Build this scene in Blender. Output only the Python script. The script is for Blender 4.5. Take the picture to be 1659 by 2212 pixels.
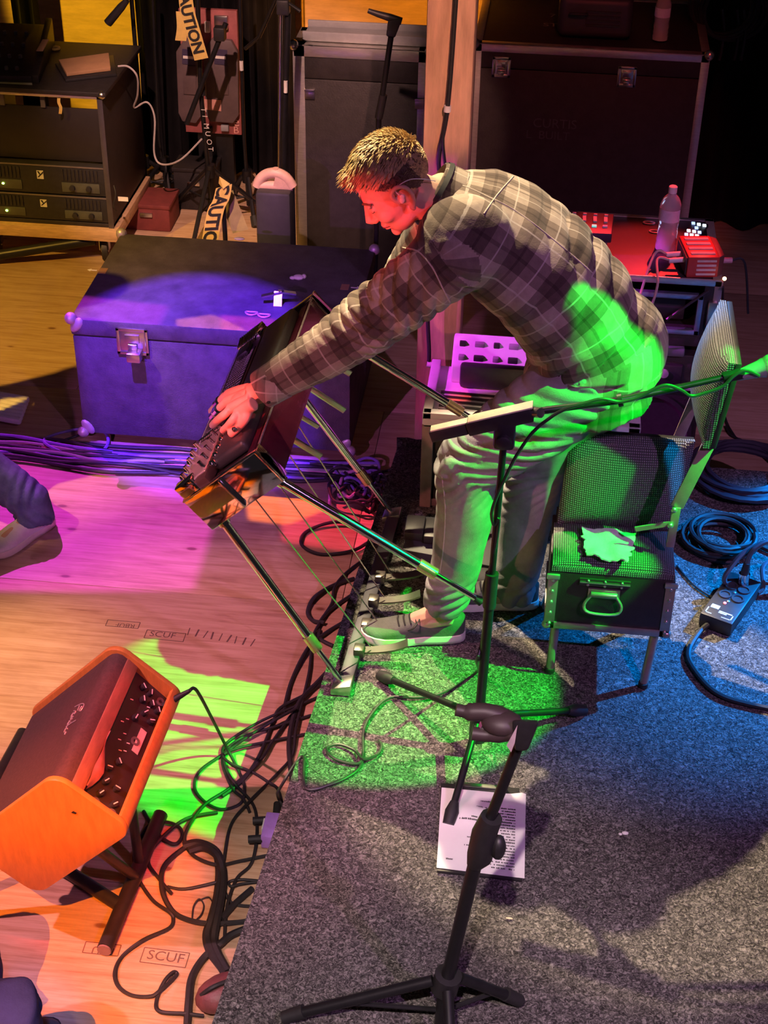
import bpy, bmesh, math, random
import numpy as np
from mathutils import Vector, Matrix, noise
random.seed(7); np.random.seed(7)
for _o in list(bpy.data.objects): bpy.data.objects.remove(_o)
scene = bpy.context.scene; COL = scene.collection
# ------------------------------------------------------------------ camera
IW, IH, FPX = 1659, 2212, 3324.0
PIT, ROL, YAW = math.radians(35), math.radians(1.0), math.radians(-6)
CAM = np.array([0, 0, 3.1])
FW = np.array([math.sin(YAW)*math.cos(PIT), math.cos(YAW)*math.cos(PIT), -math.sin(PIT)])
RT = np.array([math.cos(YAW), -math.sin(YAW), 0.0]); UP = np.cross(RT, FW)
RT, UP = math.cos(ROL)*RT+math.sin(ROL)*UP, -math.sin(ROL)*RT+math.cos(ROL)*UP
cd = bpy.data.cameras.new('camera'); cam = bpy.data.objects.new('camera', cd); COL.objects.link(cam)
cam.matrix_world = Matrix([[RT[i], UP[i], -FW[i], CAM[i]] for i in range(3)]+[[0, 0, 0, 1]])
cd.sensor_fit = 'VERTICAL'; cd.sensor_height = 36.0; cd.lens = 36.0*FPX/IH
cd.clip_start = 0.05; cd.clip_end = 100
scene.camera = cam
# ------------------------------------------------------------------ light
vs = scene.view_settings; vs.view_transform = 'Standard'; vs.look = 'None'; vs.gamma = 1.0; vs.use_curve_mapping = False
vs.exposure = 0.0
world = bpy.data.worlds.new('world'); scene.world = world; world.use_nodes = True
world.node_tree.nodes['Background'].inputs[0].default_value = (0.55, 0.42, 0.5, 1)
world.node_tree.nodes['Background'].inputs[1].default_value = 0.02
def spot(name, loc, aim, col, power, deg, blend=.15, rad=.04, shut=None, soft=.01):
    """theatre spot; shut = corners (world) of the area its framing shutters let through"""
    l = bpy.data.lights.new(name, 'SPOT'); l.energy = power; l.color = col; l.spot_size = math.radians(deg)
    l.spot_blend = blend; l.shadow_soft_size = rad
    o = bpy.data.objects.new(name, l); COL.objects.link(o); o.location = loc
    q = (Vector(aim)-Vector(loc)).to_track_quat('-Z', 'Y'); o.rotation_mode = 'QUATERNION'; o.rotation_quaternion = q
    if shut:
        l.shadow_soft_size = .006; l.use_nodes = True; nt = l.node_tree; em = nt.nodes['Emission']; L = nt.links; iq = q.inverted()
        uv = []
        for p in shut: d = iq @ (Vector(p)-Vector(loc)); uv.append((d.x/-d.z, d.y/-d.z))
        cx = sum(u for u, v in uv)/len(uv); cy = sum(v for u, v in uv)/len(uv)
        tc = nt.nodes.new('ShaderNodeTexCoord'); sp = nt.nodes.new('ShaderNodeSeparateXYZ'); L.new(tc.outputs['Normal'], sp.inputs[0])
        def mth(op, a, b=None, c=None):
            n = nt.nodes.new('ShaderNodeMath'); n.operation = op
            for i, x in enumerate((a, b, c)):
                if x is None: continue
                if isinstance(x, (int, float)): n.inputs[i].default_value = x
                else: L.new(x, n.inputs[i])
            return n.outputs[0]
        az = mth('ABSOLUTE', sp.outputs[2]); U = mth('DIVIDE', sp.outputs[0], az); V = mth('DIVIDE', sp.outputs[1], az); acc = None
        for i in range(len(uv)):
            (x0, y0), (x1, y1) = uv[i], uv[(i+1) % len(uv)]; nx, ny = -(y1-y0), x1-x0; k = math.hypot(nx, ny); nx /= k; ny /= k; c = -(nx*x0+ny*y0)
            if nx*cx+ny*cy+c < 0: nx, ny, c = -nx, -ny, -c
            e = mth('MULTIPLY_ADD', U, nx, mth('MULTIPLY_ADD', V, ny, c)); m = mth('DIVIDE', e, soft); n = nt.nodes.new('ShaderNodeClamp'); L.new(m, n.inputs[0]); m = n.outputs[0]
            acc = m if acc is None else mth('MULTIPLY', acc, m)
        L.new(acc, em.inputs['Strength'])
    return o
spot('warm_back_spot', (-1.5, 5.9, 5.3), (.05, 3.5, .8), (1, .78, .46), 3200, 16, .3)
spot('green_spot', (2.5, 2.9, 3.78), (-.38, 3.26, .25), (.0, 1, .03), 4000, 11.3, .08, .02)
spot('added_green_back_spot', (2.3, 2.4, 3.7), (.15, 3.42, 1.27), (.0, 1, .03), 2600, 10, .1, .02, [(-.02, 3.42, 1.3), (.09, 3.42, 1.42), (.24, 3.44, 1.42), (.42, 3.46, 1.27), (.36, 3.44, 1.14), (.0, 3.42, 1.17)], .006)  # second green lamp added to reach the shirt back
spot('blue_spot', (3.0, 5.3, 2.8), (.95, 3.75, .25), (.0, .27, 1), 4200, 23, .9)
spot('magenta_spot', (-3.3, 6.7, 4.6), (-1.6, 4.2, 0), (.82, .05, 1), 1700, 24, .1, .03, [(-2.6, 4.75, 0), (-1.03, 4.62, 0), (-1.01, 3.86, 0), (-1.66, 3.76, 0), (-2.6, 3.72, 0)], .006)
spot('violet_trunk_spot', (-1.5, 2.4, 5.2), (-1.2, 4.62, .55), (.16, .03, 1), 6500, 9.2, .08)
spot('trunk_front_spot', (-2.2, -.5, 2.6), (-1.1, 4.7, .3), (.75, .2, 1), 560, 16, .6)
spot('magenta_post_spot', (-4.0, 3.3, 3.3), (-.2, 4.55, .75), (.9, .06, .95), 1700, 18, .1, .02, [(-.47, 4.72, .2), (.1, 4.3, .2), (.12, 4.35, .74), (-.2, 4.72, 1.24), (-.47, 4.72, 1.24)], .008)
spot('amber_spot', (-3.6, 2.6, 4.4), (-2.2, 5.2, 0), (1, .52, .06), 1100, 30, .6)
spot('yellow_floor_spot', (-4.2, 2.2, 3.6), (-1.62, 3.35, 0), (1, .64, .12), 1000, 12, .9)
spot('orange_spot', (-.75, -.7, 4.9), (-1.15, 2.3, .1), (1, .2, .0), 3000, 26, .5, .03, [(-2.4, 1.4, 0), (-.66, 1.4, 0), (-.62, 2.75, 0), (-.85, 3.05, 0), (-2.4, 3.1, 0)], .03)
spot('pink_wash_spot', (-2.8, 1.4, 4.6), (-1.0, 3.05, 0), (1, .34, .48), 1250, 25, .7)
spot('face_spot', (-2.6, -.4, 2.6), (-.4, 3.46, 1.52), (1, .07, .08), 2100, 3.0, .5)
spot('hand_spot', (-2.6, .4, 2.9), (-.745, 3.38, 1.02), (1, .07, .07), 2900, 3.2, .6)
spot('red_front_spot', (-2.2, -.6, 3.2), (-.4, 3.5, .95), (1, .3, .25), 360, 13, .5)
spot('front_wash_spot', (-.3, -1.0, 5.5), (-.12, 2.15, .2), (1, .74, .74), 1350, 17, .8)
spot('violet_wash_spot', (2.6, -.5, 5.0), (.9, 3.2, .2), (.85, .36, 1), 520, 42, .7)
spot('orange_wall_spot', (-1.0, 3.4, 4.6), (-.85, 7.6, .75), (1, .36, .02), 1800, 14, .2)
spot('yellow_wall_spot', (-2.8, 4.0, 3.6), (-2.3, 7.6, .75), (1, .58, .02), 1300, 12, .2)
spot('back_glow_spot', (-1.2, 2.6, 4.4), (-1.35, 6.5, .6), (1, .52, .42), 1300, 20, .6)
spot('post_spot', (.6, .5, 4.4), (-.32, 4.75, 1.6), (1, .42, .32), 1000, 8, .3)
spot('red_rack_spot', (.9, 7.0, 3.6), (.36, 4.85, .8), (1, .03, .03), 1800, 9, .2)
spot('orange_patch_spot', (-3.0, 6.4, 4.0), (-.8, 4.4, 0), (1, .26, .01), 2400, 8, .1, .03, [(-1.0, 4.5, 0), (-.85, 4.57, 0), (-.68, 4.45, 0), (-.66, 4.38, 0), (-.78, 4.27, 0), (-.93, 4.28, 0)], .004)
spot('red_amp_spot', (.2, 1.6, 4.6), (-.86, 2.52, .62), (1, .05, .02), 1000, 7, .5)

spot('warm_carpet_spot', (-1.85, 6.25, 3.75), (.12, 3.31, .25), (1, .78, .5), 1900, 6.4, .2)
spot('red_cable_spot', (-2.6, 6.4, 3.8), (-.52, 4.4, .05), (1, .06, .16), 1500, 14, .2, .03, [(-.82, 4.2, .05), (-.5, 4.16, .05), (-.24, 4.45, .05), (-.24, 4.57, .05), (-.9, 4.58, .05)], .005)
spot('blue_rest_spot', (-.9, 6.6, 3.4), (.55, 3.55, .98), (.0, .3, 1), 2600, 5, .4)
spot('added_green_seat_spot', (1.9, .4, 3.4), (.2, 3.56, .76), (.0, 1, .05), 1500, 8, .1, .02, [(.1, 3.56, .87), (.2, 3.56, .9), (.31, 3.56, .81), (.24, 3.56, .62), (.1, 3.56, .6)], .003)  # extra green lamp added, masked to the raised pad
spot('added_cyan_seat_spot', (2.3, .8, 3.2), (.41, 3.56, .8), (.0, .42, 1), 1500, 8, .1, .02, [(.375, 3.56, .91), (.45, 3.56, .9), (.45, 3.56, .7), (.39, 3.56, .67)], .004)  # cyan lamp added for the right end of the raised pad
spot('red_case_spot', (.5, 1.5, 4.6), (.2, 6.2, .75), (1, .1, .1), 220, 14, .5)
spot('blue_knee_spot', (-.2, .2, 3.6), (-.93, 1.86, .55), (.2, .3, 1), 520, 5, .5)

# ------------------------------------------------------------------ pixel helpers (photo frame 1659 x 2212)
RH = 0.25                     # height of the carpeted riser
def _ray(px, py):
    d = FW*FPX+RT*(px-IW/2)-UP*(py-IH/2); return d/np.linalg.norm(d)
def Zp(px, py, z=0.0): d = _ray(px, py); return CAM+d*((z-CAM[2])/d[2])
def Yp(px, py, y): d = _ray(px, py); return CAM+d*((y-CAM[1])/d[1])
def Np(px, py, o, n): d = _ray(px, py); return CAM+d*(float(np.dot(o-CAM, n))/float(np.dot(d, n)))
def A(*a): return np.array(a, float)
def nrm(v): v = np.asarray(v, float); return v/(np.linalg.norm(v)+1e-12)
# ------------------------------------------------------------------ mesh helpers
ORG = {}
def frame(t, s):
    t = nrm(t); s = np.asarray(s, float); s = s-np.dot(s, t)*t
    if np.linalg.norm(s) < 1e-6: s = np.cross(t, [0.3, 0.5, 0.8])
    s = nrm(s); return t, s, np.cross(t, s)
def cr(pts, k=6, closed=False):
    pts = [np.asarray(p, float) for p in pts]; n = len(pts); out = []
    if n < 3: return pts
    rng = range(n) if closed else range(n-1)
    for i in rng:
        if closed: p0, p1, p2, p3 = pts[i-1], pts[i], pts[(i+1) % n], pts[(i+2) % n]
        else: p0, p1, p2, p3 = pts[max(i-1, 0)], pts[i], pts[i+1], pts[min(i+2, n-1)]
        for j in range(k):
            t = j/k
            out.append(.5*((2*p1)+(-p0+p2)*t+(2*p0-5*p1+4*p2-p3)*t*t+(-p0+3*p1-3*p2+p3)*t**3))
    if not closed: out.append(pts[-1])
    return out
class MB:
    def __init__(s): s.v = []; s.f = []; s.mi = []; s.cur = 0
    def add(s, vs_, fs):
        b = len(s.v); s.v += [tuple(map(float, p)) for p in vs_]
        for f in fs: s.f.append([b+i for i in f]); s.mi.append(s.cur)
        return s
    def box(s, c, size, R=None):
        c = np.asarray(c, float); h = np.asarray(size, float)/2
        R = np.eye(3) if R is None else np.asarray(R)
        vv = [c+R@(h*A(x, y, z)) for x in (-1, 1) for y in (-1, 1) for z in (-1, 1)]
        return s.add(vv, [(0, 1, 3, 2), (4, 6, 7, 5), (0, 4, 5, 1), (2, 3, 7, 6), (0, 2, 6, 4), (1, 5, 7, 3)])
    def hexa(s, p):      # 8 points: bottom ring 0-3, top ring 4-7
        return s.add(p, [(3, 2, 1, 0), (4, 5, 6, 7), (0, 1, 5, 4), (1, 2, 6, 5), (2, 3, 7, 6), (3, 0, 4, 7)])
    def bar(s, a, b, w, t, up=(0, 0, 1)):
        a = np.asarray(a, float); b = np.asarray(b, float); T, S, N = frame(b-a, np.cross(b-a, up))
        pts = [p+S*w/2*x+N*t/2*y for p in (a, b) for x, y in ((-1, -1), (1, -1), (1, 1), (-1, 1))]
        return s.hexa(pts)
    def rings(s, rs, closed=False, caps=True):
        n = len(rs[0]); vv = [p for r in rs for p in r]; fs = []; m = len(rs)
        for i in range(m if closed else m-1):
            j = (i+1) % m
            for k in range(n):
                l = (k+1) % n; fs.append((i*n+k, i*n+l, j*n+l, j*n+k))
        if caps and not closed:
            fs.append(tuple(range(n))[::-1]); fs.append(tuple((m-1)*n+k for k in range(n)))
        return s.add(vv, fs)
    def tube(s, pts, r, n=8, closed=False):
        pts = [np.asarray(p, float) for p in pts]; m = len(pts)
        rr = r if hasattr(r, '__len__') else [r]*m
        S = None; R_ = []
        for i in range(m):
            if closed: T = pts[(i+1) % m]-pts[i-1]
            else: T = pts[min(i+1, m-1)]-pts[max(i-1, 0)]
            if S is None: S = np.cross(T, [0.13, 0.27, 1.0]); S = S if np.linalg.norm(S) > 1e-6 else A(1, 0, 0)
            T, S, N = frame(T, S)
            R_.append([pts[i]+rr[i]*(math.cos(a)*S+math.sin(a)*N) for a in (2*math.pi*k/n for k in range(n))])
        return s.rings(R_, closed)
    def cyl(s, a, b, r, n=12, r2=None): return s.tube([a, b], [r, r if r2 is None else r2], n)
    def lathe(s, prof, o, ax=(0, 0, 1), n=16):
        T, S, N = frame(ax, np.cross(ax, [0.31, 0.87, 0.11])); o = np.asarray(o, float)
        return s.rings([[o+T*z+max(r, 1e-4)*(math.cos(a)*S+math.sin(a)*N) for a in (2*math.pi*k/n for k in range(n))] for r, z in prof])
    def prism(s, poly, vec):
        poly = [np.asarray(p, float) for p in poly]; vec = np.asarray(vec, float); n = len(poly)
        return s.add(poly+[p+vec for p in poly], [tuple(range(n))[::-1], tuple(range(n, 2*n))]+[(i, (i+1) % n, n+(i+1) % n, n+i) for i in range(n)])
    def ell(s, c, r, R=None, nu=16, nv=10):
        c = np.asarray(c, float); R = np.eye(3) if R is None else np.asarray(R); r = np.asarray(r, float)
        vv = [c+R@(r*A(0, 0, 1))]
        for i in range(1, nv):
            t = math.pi*i/nv
            for k in range(nu):
                p = 2*math.pi*k/nu; vv.append(c+R@(r*A(math.sin(t)*math.cos(p), math.sin(t)*math.sin(p), math.cos(t))))
        vv.append(c-R@(r*A(0, 0, 1))); L = len(vv)-1; fs = []
        for k in range(nu):
            l = (k+1) % nu; fs.append((0, 1+k, 1+l)); fs.append((L, L-nu+l, L-nu+k))
            for i in range(nv-2): fs.append((1+i*nu+k, 1+(i+1)*nu+k, 1+(i+1)*nu+l, 1+i*nu+l))
        return s.add(vv, fs)
    def loft(s, secs, side=(0, 1, 0), n=24, e=2.0):   # secs: (centre, radius in plane, radius along side)
        R_ = []; m = len(secs); cs = [np.asarray(q[0], float) for q in secs]
        for i, q in enumerate(secs):
            T, S, N = frame(cs[min(i+1, m-1)]-cs[max(i-1, 0)], side)
            ring = []
            for k in range(n):
                a = 2*math.pi*k/n; ca, sa = math.cos(a), math.sin(a)
                ring.append(cs[i]+N*q[1]*math.copysign(abs(ca)**(2/e), ca)+S*q[2]*math.copysign(abs(sa)**(2/e), sa))
            R_.append(ring)
        return s.rings(R_)
    def build(s, name, mat, parent=None, org=None, bev=0.0, smooth=True, ang=38, seg=2):
        o0 = ORG[parent.name] if parent is not None else (np.zeros(3) if org is None else np.asarray(org, float))
        me = bpy.data.meshes.new(name)
        me.from_pydata([tuple(np.asarray(p)-o0) for p in s.v], [], s.f)
        mats = mat if isinstance(mat, (list, tuple)) else [mat]
        for m_ in mats: me.materials.append(m_)
        if len(mats) > 1: me.polygons.foreach_set('material_index', s.mi)
        bm = bmesh.new(); bm.from_mesh(me)
        bmesh.ops.recalc_face_normals(bm, faces=bm.faces)
        if bev > 0:
            ed = [e for e in bm.edges if len(e.link_faces) == 2 and e.calc_face_angle(0) > .5]
            bmesh.ops.bevel(bm, geom=ed, offset=bev, segments=seg, profile=.5, affect='EDGES', clamp_overlap=True)
        bm.to_mesh(me); bm.free()
        return finish(name, me, parent, o0, smooth, ang)
def finish(name, me, parent, o0, smooth=True, ang=38):
    if smooth:
        me.polygons.foreach_set('use_smooth', [True]*len(me.polygons)); me.set_sharp_from_angle(angle=math.radians(ang))
    o = bpy.data.objects.new(name, me); COL.objects.link(o); ORG[o.name] = o0
    if parent is not None: o.parent = parent
    else: o.location = o0
    return o
def tag(o, label, cat, group=None):
    o['label'] = label; o['category'] = cat
    if group: o['group'] = group
    return o
def struct(o): o['kind'] = 'structure'; return o
def thing(name, label, cat, loc, group=None):
    o = bpy.data.objects.new(name, None); COL.objects.link(o); o.location = loc; o.empty_display_size = .05
    ORG[o.name] = np.asarray(loc, float); return tag(o, label, cat, group)
def text_geo(s, size=1.0, ext=0.0, bold=0.0):
    cu = bpy.data.curves.new('t', 'FONT'); cu.body = s; cu.size = size; cu.extrude = ext; cu.resolution_u = 3; cu.offset = bold
    ob = bpy.data.objects.new('t', cu); COL.objects.link(ob)
    dg = bpy.context.evaluated_depsgraph_get(); me = bpy.data.meshes.new_from_object(ob.evaluated_get(dg))
    vv = [tuple(v.co) for v in me.vertices]; ff = [tuple(p.vertices) for p in me.polygons]
    bpy.data.objects.remove(ob); bpy.data.curves.remove(cu); bpy.data.meshes.remove(me); return vv, ff
def put_text(mb, s, o, xa, ya, size, centre=False):
    vv, ff = text_geo(s); xs = [v[0] for v in vv]; w = max(xs)-min(xs) if centre else 0
    xa = nrm(xa); ya = nrm(ya); o = np.asarray(o, float)
    return mb.add([o+xa*size*(v[0]-w/2)+ya*size*v[1] for v in vv], ff)
def remesh(mb, voxel, smooth=0):
    me = bpy.data.meshes.new('rm'); me.from_pydata(mb.v, [], mb.f)
    bm = bmesh.new(); bm.from_mesh(me); bmesh.ops.recalc_face_normals(bm, faces=bm.faces); bm.to_mesh(me); bm.free()
    ob = bpy.data.objects.new('rm', me); COL.objects.link(ob)
    md = ob.modifiers.new('r', 'REMESH'); md.mode = 'VOXEL'; md.voxel_size = voxel
    if smooth: sm = ob.modifiers.new('s', 'SMOOTH'); sm.factor = .5; sm.iterations = smooth
    dg = bpy.context.evaluated_depsgraph_get(); out = bpy.data.meshes.new_from_object(ob.evaluated_get(dg))
    bpy.data.objects.remove(ob); bpy.data.meshes.remove(me); return out
def mesh_obj(name, me, mat, parent=None, org=None):
    o0 = ORG[parent.name] if parent is not None else np.asarray(org, float)
    co = np.empty(len(me.vertices)*3, np.float32); me.vertices.foreach_get('co', co)
    co = co.reshape(-1, 3)-o0.astype(np.float32); me.vertices.foreach_set('co', co.ravel()); me.update()
    me.materials.clear()
    for m_ in (mat if isinstance(mat, (list, tuple)) else [mat]): me.materials.append(m_)
    me.name = name; return finish(name, me, parent, o0, True, 180)
def getco(me):
    co = np.empty(len(me.vertices)*3, np.float32); me.vertices.foreach_get('co', co)
    no = np.empty(len(me.vertices)*3, np.float32); me.vertices.foreach_get('normal', no)
    return co.reshape(-1, 3).astype(float), no.reshape(-1, 3).astype(float)
def setco(me, co): me.vertices.foreach_set('co', np.asarray(co, np.float32).ravel()); me.update()
# ------------------------------------------------------------------ materials
MATS = {}
def nodes(name):
    m = bpy.data.materials.new(name); m.use_nodes = True; nt = m.node_tree
    b = nt.nodes['Principled BSDF']; MATS[name] = m; return m, nt, b
def nd(nt, typ, **k):
    n = nt.nodes.new(typ)
    for a, v in k.items(): setattr(n, a, v)
    return n
def ramp(nt, fac, stops):
    r = nd(nt, 'ShaderNodeValToRGB'); e = r.color_ramp.elements
    while len(e) > 1: e.remove(e[-1])
    e[0].position = stops[0][0]; e[0].color = (*stops[0][1], 1)
    for p, c in stops[1:]: q = e.new(p); q.color = (*c, 1)
    nt.links.new(fac, r.inputs[0]); return r.outputs[0]
def noise_n(nt, scale, detail=4, rough=.6, coord='Object', stretch=None, dist=0.0):
    tc = nd(nt, 'ShaderNodeTexCoord'); src = tc.outputs[coord]
    if stretch:
        mp = nd(nt, 'ShaderNodeMapping'); mp.inputs['Scale'].default_value = stretch; nt.links.new(src, mp.inputs[0]); src = mp.outputs[0]
    n = nd(nt, 'ShaderNodeTexNoise'); n.inputs['Scale'].default_value = scale; n.inputs['Detail'].default_value = detail
    n.inputs['Roughness'].default_value = rough; n.inputs['Distortion'].default_value = dist
    nt.links.new(src, n.inputs['Vector']); return n
def bumpn(nt, b, h, strength, dist=.01):
    bp = nd(nt, 'ShaderNodeBump'); bp.inputs['Strength'].default_value = strength; bp.inputs['Distance'].default_value = dist
    nt.links.new(h, bp.inputs['Height']); nt.links.new(bp.outputs[0], b.inputs['Normal']); return bp
def M(name, col, rough=.6, metal=0.0, var=.18, scale=18, bump=0.0, bscale=90, spec=.5, coat=0.0, stretch=None):
    m, nt, b = nodes(name)
    n = noise_n(nt, scale, 5, .65, stretch=stretch)
    c0 = tuple(c*(1-var) for c in col); c1 = tuple(min(1, c*(1+var)) for c in col)
    nt.links.new(ramp(nt, n.outputs[0], [(.3, c0), (.7, c1)]), b.inputs['Base Color'])
    b.inputs['Roughness'].default_value = rough; b.inputs['Metallic'].default_value = metal
    b.inputs['Specular IOR Level'].default_value = spec; b.inputs['Coat Weight'].default_value = coat
    if bump:
        n2 = noise_n(nt, bscale, 3, .6); bumpn(nt, b, n2.outputs[0], bump, .004)
    return m
def EM(name, col, st):
    m, nt, b = nodes(name); b.inputs['Base Color'].default_value = (*col, 1)
    b.inputs['Emission Color'].default_value = (*col, 1); b.inputs['Emission Strength'].default_value = st; return m
black_metal = M('black_metal', (.02, .02, .022), .38, .4, .2, 40)
black_plastic = M('black_plastic', (.022, .021, .023), .45, 0, .2, 60)
black_rubber = M('black_rubber', (.018, .018, .019), .6, 0, .25, 70)
black_case = M('black_case', (.022, .019, .02), .55, 0, .3, 30, .3, 160)
tolex = M('tolex', (.085, .075, .09), .62, 0, .35, 14, .5, 220)
chrome = M('chrome', (.82, .82, .84), .09, 1.0, .03, 8)
steel = M('steel', (.6, .59, .57), .3, 1.0, .12, 20)
alu = M('aluminium', (.62, .6, .57), .38, .85, .12, 30, stretch=(1, 1, 6))
white_plastic = M('white_plastic', (.75, .74, .72), .4, 0, .05, 20)
grey_plastic = M('grey_plastic', (.3, .3, .31), .45, 0, .1, 30)
paper_white = M('paper_white', (.82, .81, .78), .7, 0, .04, 12, .1, 30)
print_black = M('print_black', (.02, .02, .02), .7)
print_white = M('print_white', (.75, .73, .7), .7)
tape_yellow = M('tape_yellow', (.75, .55, .16), .5, 0, .12, 30)
wood_raw = M('wood_raw', (.55, .36, .2), .6, 0, .25, 14, .15, 60, stretch=(1, 1, 8))
wood_amp = M('wood_amp', (.62, .25, .05), .42, 0, .15, 12, 0, 60, coat=.15, stretch=(5, 5, 1))
def mk_floor():
    m, nt, b = nodes('plywood'); L = nt.links
    g = noise_n(nt, 5, 6, .65, stretch=(.55, 7, 1), dist=.8)
    g2 = noise_n(nt, 26, 3, .7, stretch=(.25, 6, 1), dist=.3)
    mx = nd(nt, 'ShaderNodeMix'); mx.data_type = 'FLOAT'; mx.inputs[0].default_value = .4
    L.new(g.outputs[0], mx.inputs[2]); L.new(g2.outputs[0], mx.inputs[3])
    base = ramp(nt, mx.outputs[0], [(.3, (.27, .15, .08)), (.43, (.46, .3, .17)), (.56, (.57, .4, .25)), (.72, (.66, .48, .32))])
    tc = nd(nt, 'ShaderNodeTexCoord'); mp = nd(nt, 'ShaderNodeMapping'); mp.inputs['Scale'].default_value = (2.2, 4.6, 1)
    L.new(tc.outputs['Object'], mp.inputs[0])
    vo = nd(nt, 'ShaderNodeTexVoronoi'); vo.inputs['Scale'].default_value = 1.6; L.new(mp.outputs[0], vo.inputs['Vector'])
    kn = ramp(nt, vo.outputs['Distance'], [(.0, (.25, .12, .07)), (.045, (.32, .17, .09)), (.075, (.9, .85, .8)), (.12, (1, 1, 1))])
    mu = nd(nt, 'ShaderNodeMix'); mu.data_type = 'RGBA'; mu.blend_type = 'MULTIPLY'; mu.inputs[0].default_value = .85
    L.new(base, mu.inputs[6]); L.new(kn, mu.inputs[7])
    st = noise_n(nt, 2.3, 5, .6); sr = ramp(nt, st.outputs[0], [(.3, (.78, .76, .75)), (.55, (1, 1, 1))])
    m2 = nd(nt, 'ShaderNodeMix'); m2.data_type = 'RGBA'; m2.blend_type = 'MULTIPLY'; m2.inputs[0].default_value = 1
    L.new(mu.outputs[2], m2.inputs[6]); L.new(sr, m2.inputs[7]); L.new(m2.outputs[2], b.inputs['Base Color'])
    b.inputs['Roughness'].default_value = .55; bumpn(nt, b, mx.outputs[0], .4, .003); return m
plywood = mk_floor()
def mk_carpet():
    m, nt, b = nodes('carpet'); L = nt.links
    n = noise_n(nt, 95, 3, .7, dist=1.6); n2 = noise_n(nt, 3, 4, .6)
    c = ramp(nt, n.outputs[0], [(.36, (.035, .033, .033)), (.5, (.13, .125, .12)), (.6, (.3, .285, .27)), (.7, (.42, .4, .38))])
    sr = ramp(nt, n2.outputs[0], [(.3, (.7, .69, .68)), (.65, (1, 1, 1))])
    mu = nd(nt, 'ShaderNodeMix'); mu.data_type = 'RGBA'; mu.blend_type = 'MULTIPLY'; mu.inputs[0].default_value = 1
    L.new(c, mu.inputs[6]); L.new(sr, mu.inputs[7]); L.new(mu.outputs[2], b.inputs['Base Color'])
    b.inputs['Roughness'].default_value = .95; b.inputs['Specular IOR Level'].default_value = .15
    bumpn(nt, b, n.outputs[0], .9, .012); return m
carpet = mk_carpet()
def mk_meshfab():
    m, nt, b = nodes('mesh_fabric'); L = nt.links
    tc = nd(nt, 'ShaderNodeTexCoord'); mp = nd(nt, 'ShaderNodeMapping'); mp.inputs['Rotation'].default_value = (0, 0, .78)
    L.new(tc.outputs['UV'], mp.inputs[0]); ck = nd(nt, 'ShaderNodeTexChecker'); ck.inputs['Scale'].default_value = 1
    sep = nd(nt, 'ShaderNodeSeparateXYZ'); L.new(mp.outputs[0], sep.inputs[0]); outs = []
    for i in (0, 1):
        q = nd(nt, 'ShaderNodeMath', operation='MULTIPLY'); q.inputs[1].default_value = 760; L.new(sep.outputs[i], q.inputs[0])
        w = nd(nt, 'ShaderNodeMath', operation='SINE'); L.new(q.outputs[0], w.inputs[0]); outs.append(w.outputs[0])
    ml = nd(nt, 'ShaderNodeMath', operation='MULTIPLY'); L.new(outs[0], ml.inputs[0]); L.new(outs[1], ml.inputs[1])
    L.new(ramp(nt, ml.outputs[0], [(.0, (.05, .05, .055)), (.5, (.17, .17, .18)), (.9, (.3, .3, .31))]), b.inputs['Base Color'])
    b.inputs['Roughness'].default_value = .55; bumpn(nt, b, ml.outputs[0], .6, .003); return m
meshfab = mk_meshfab()
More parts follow.
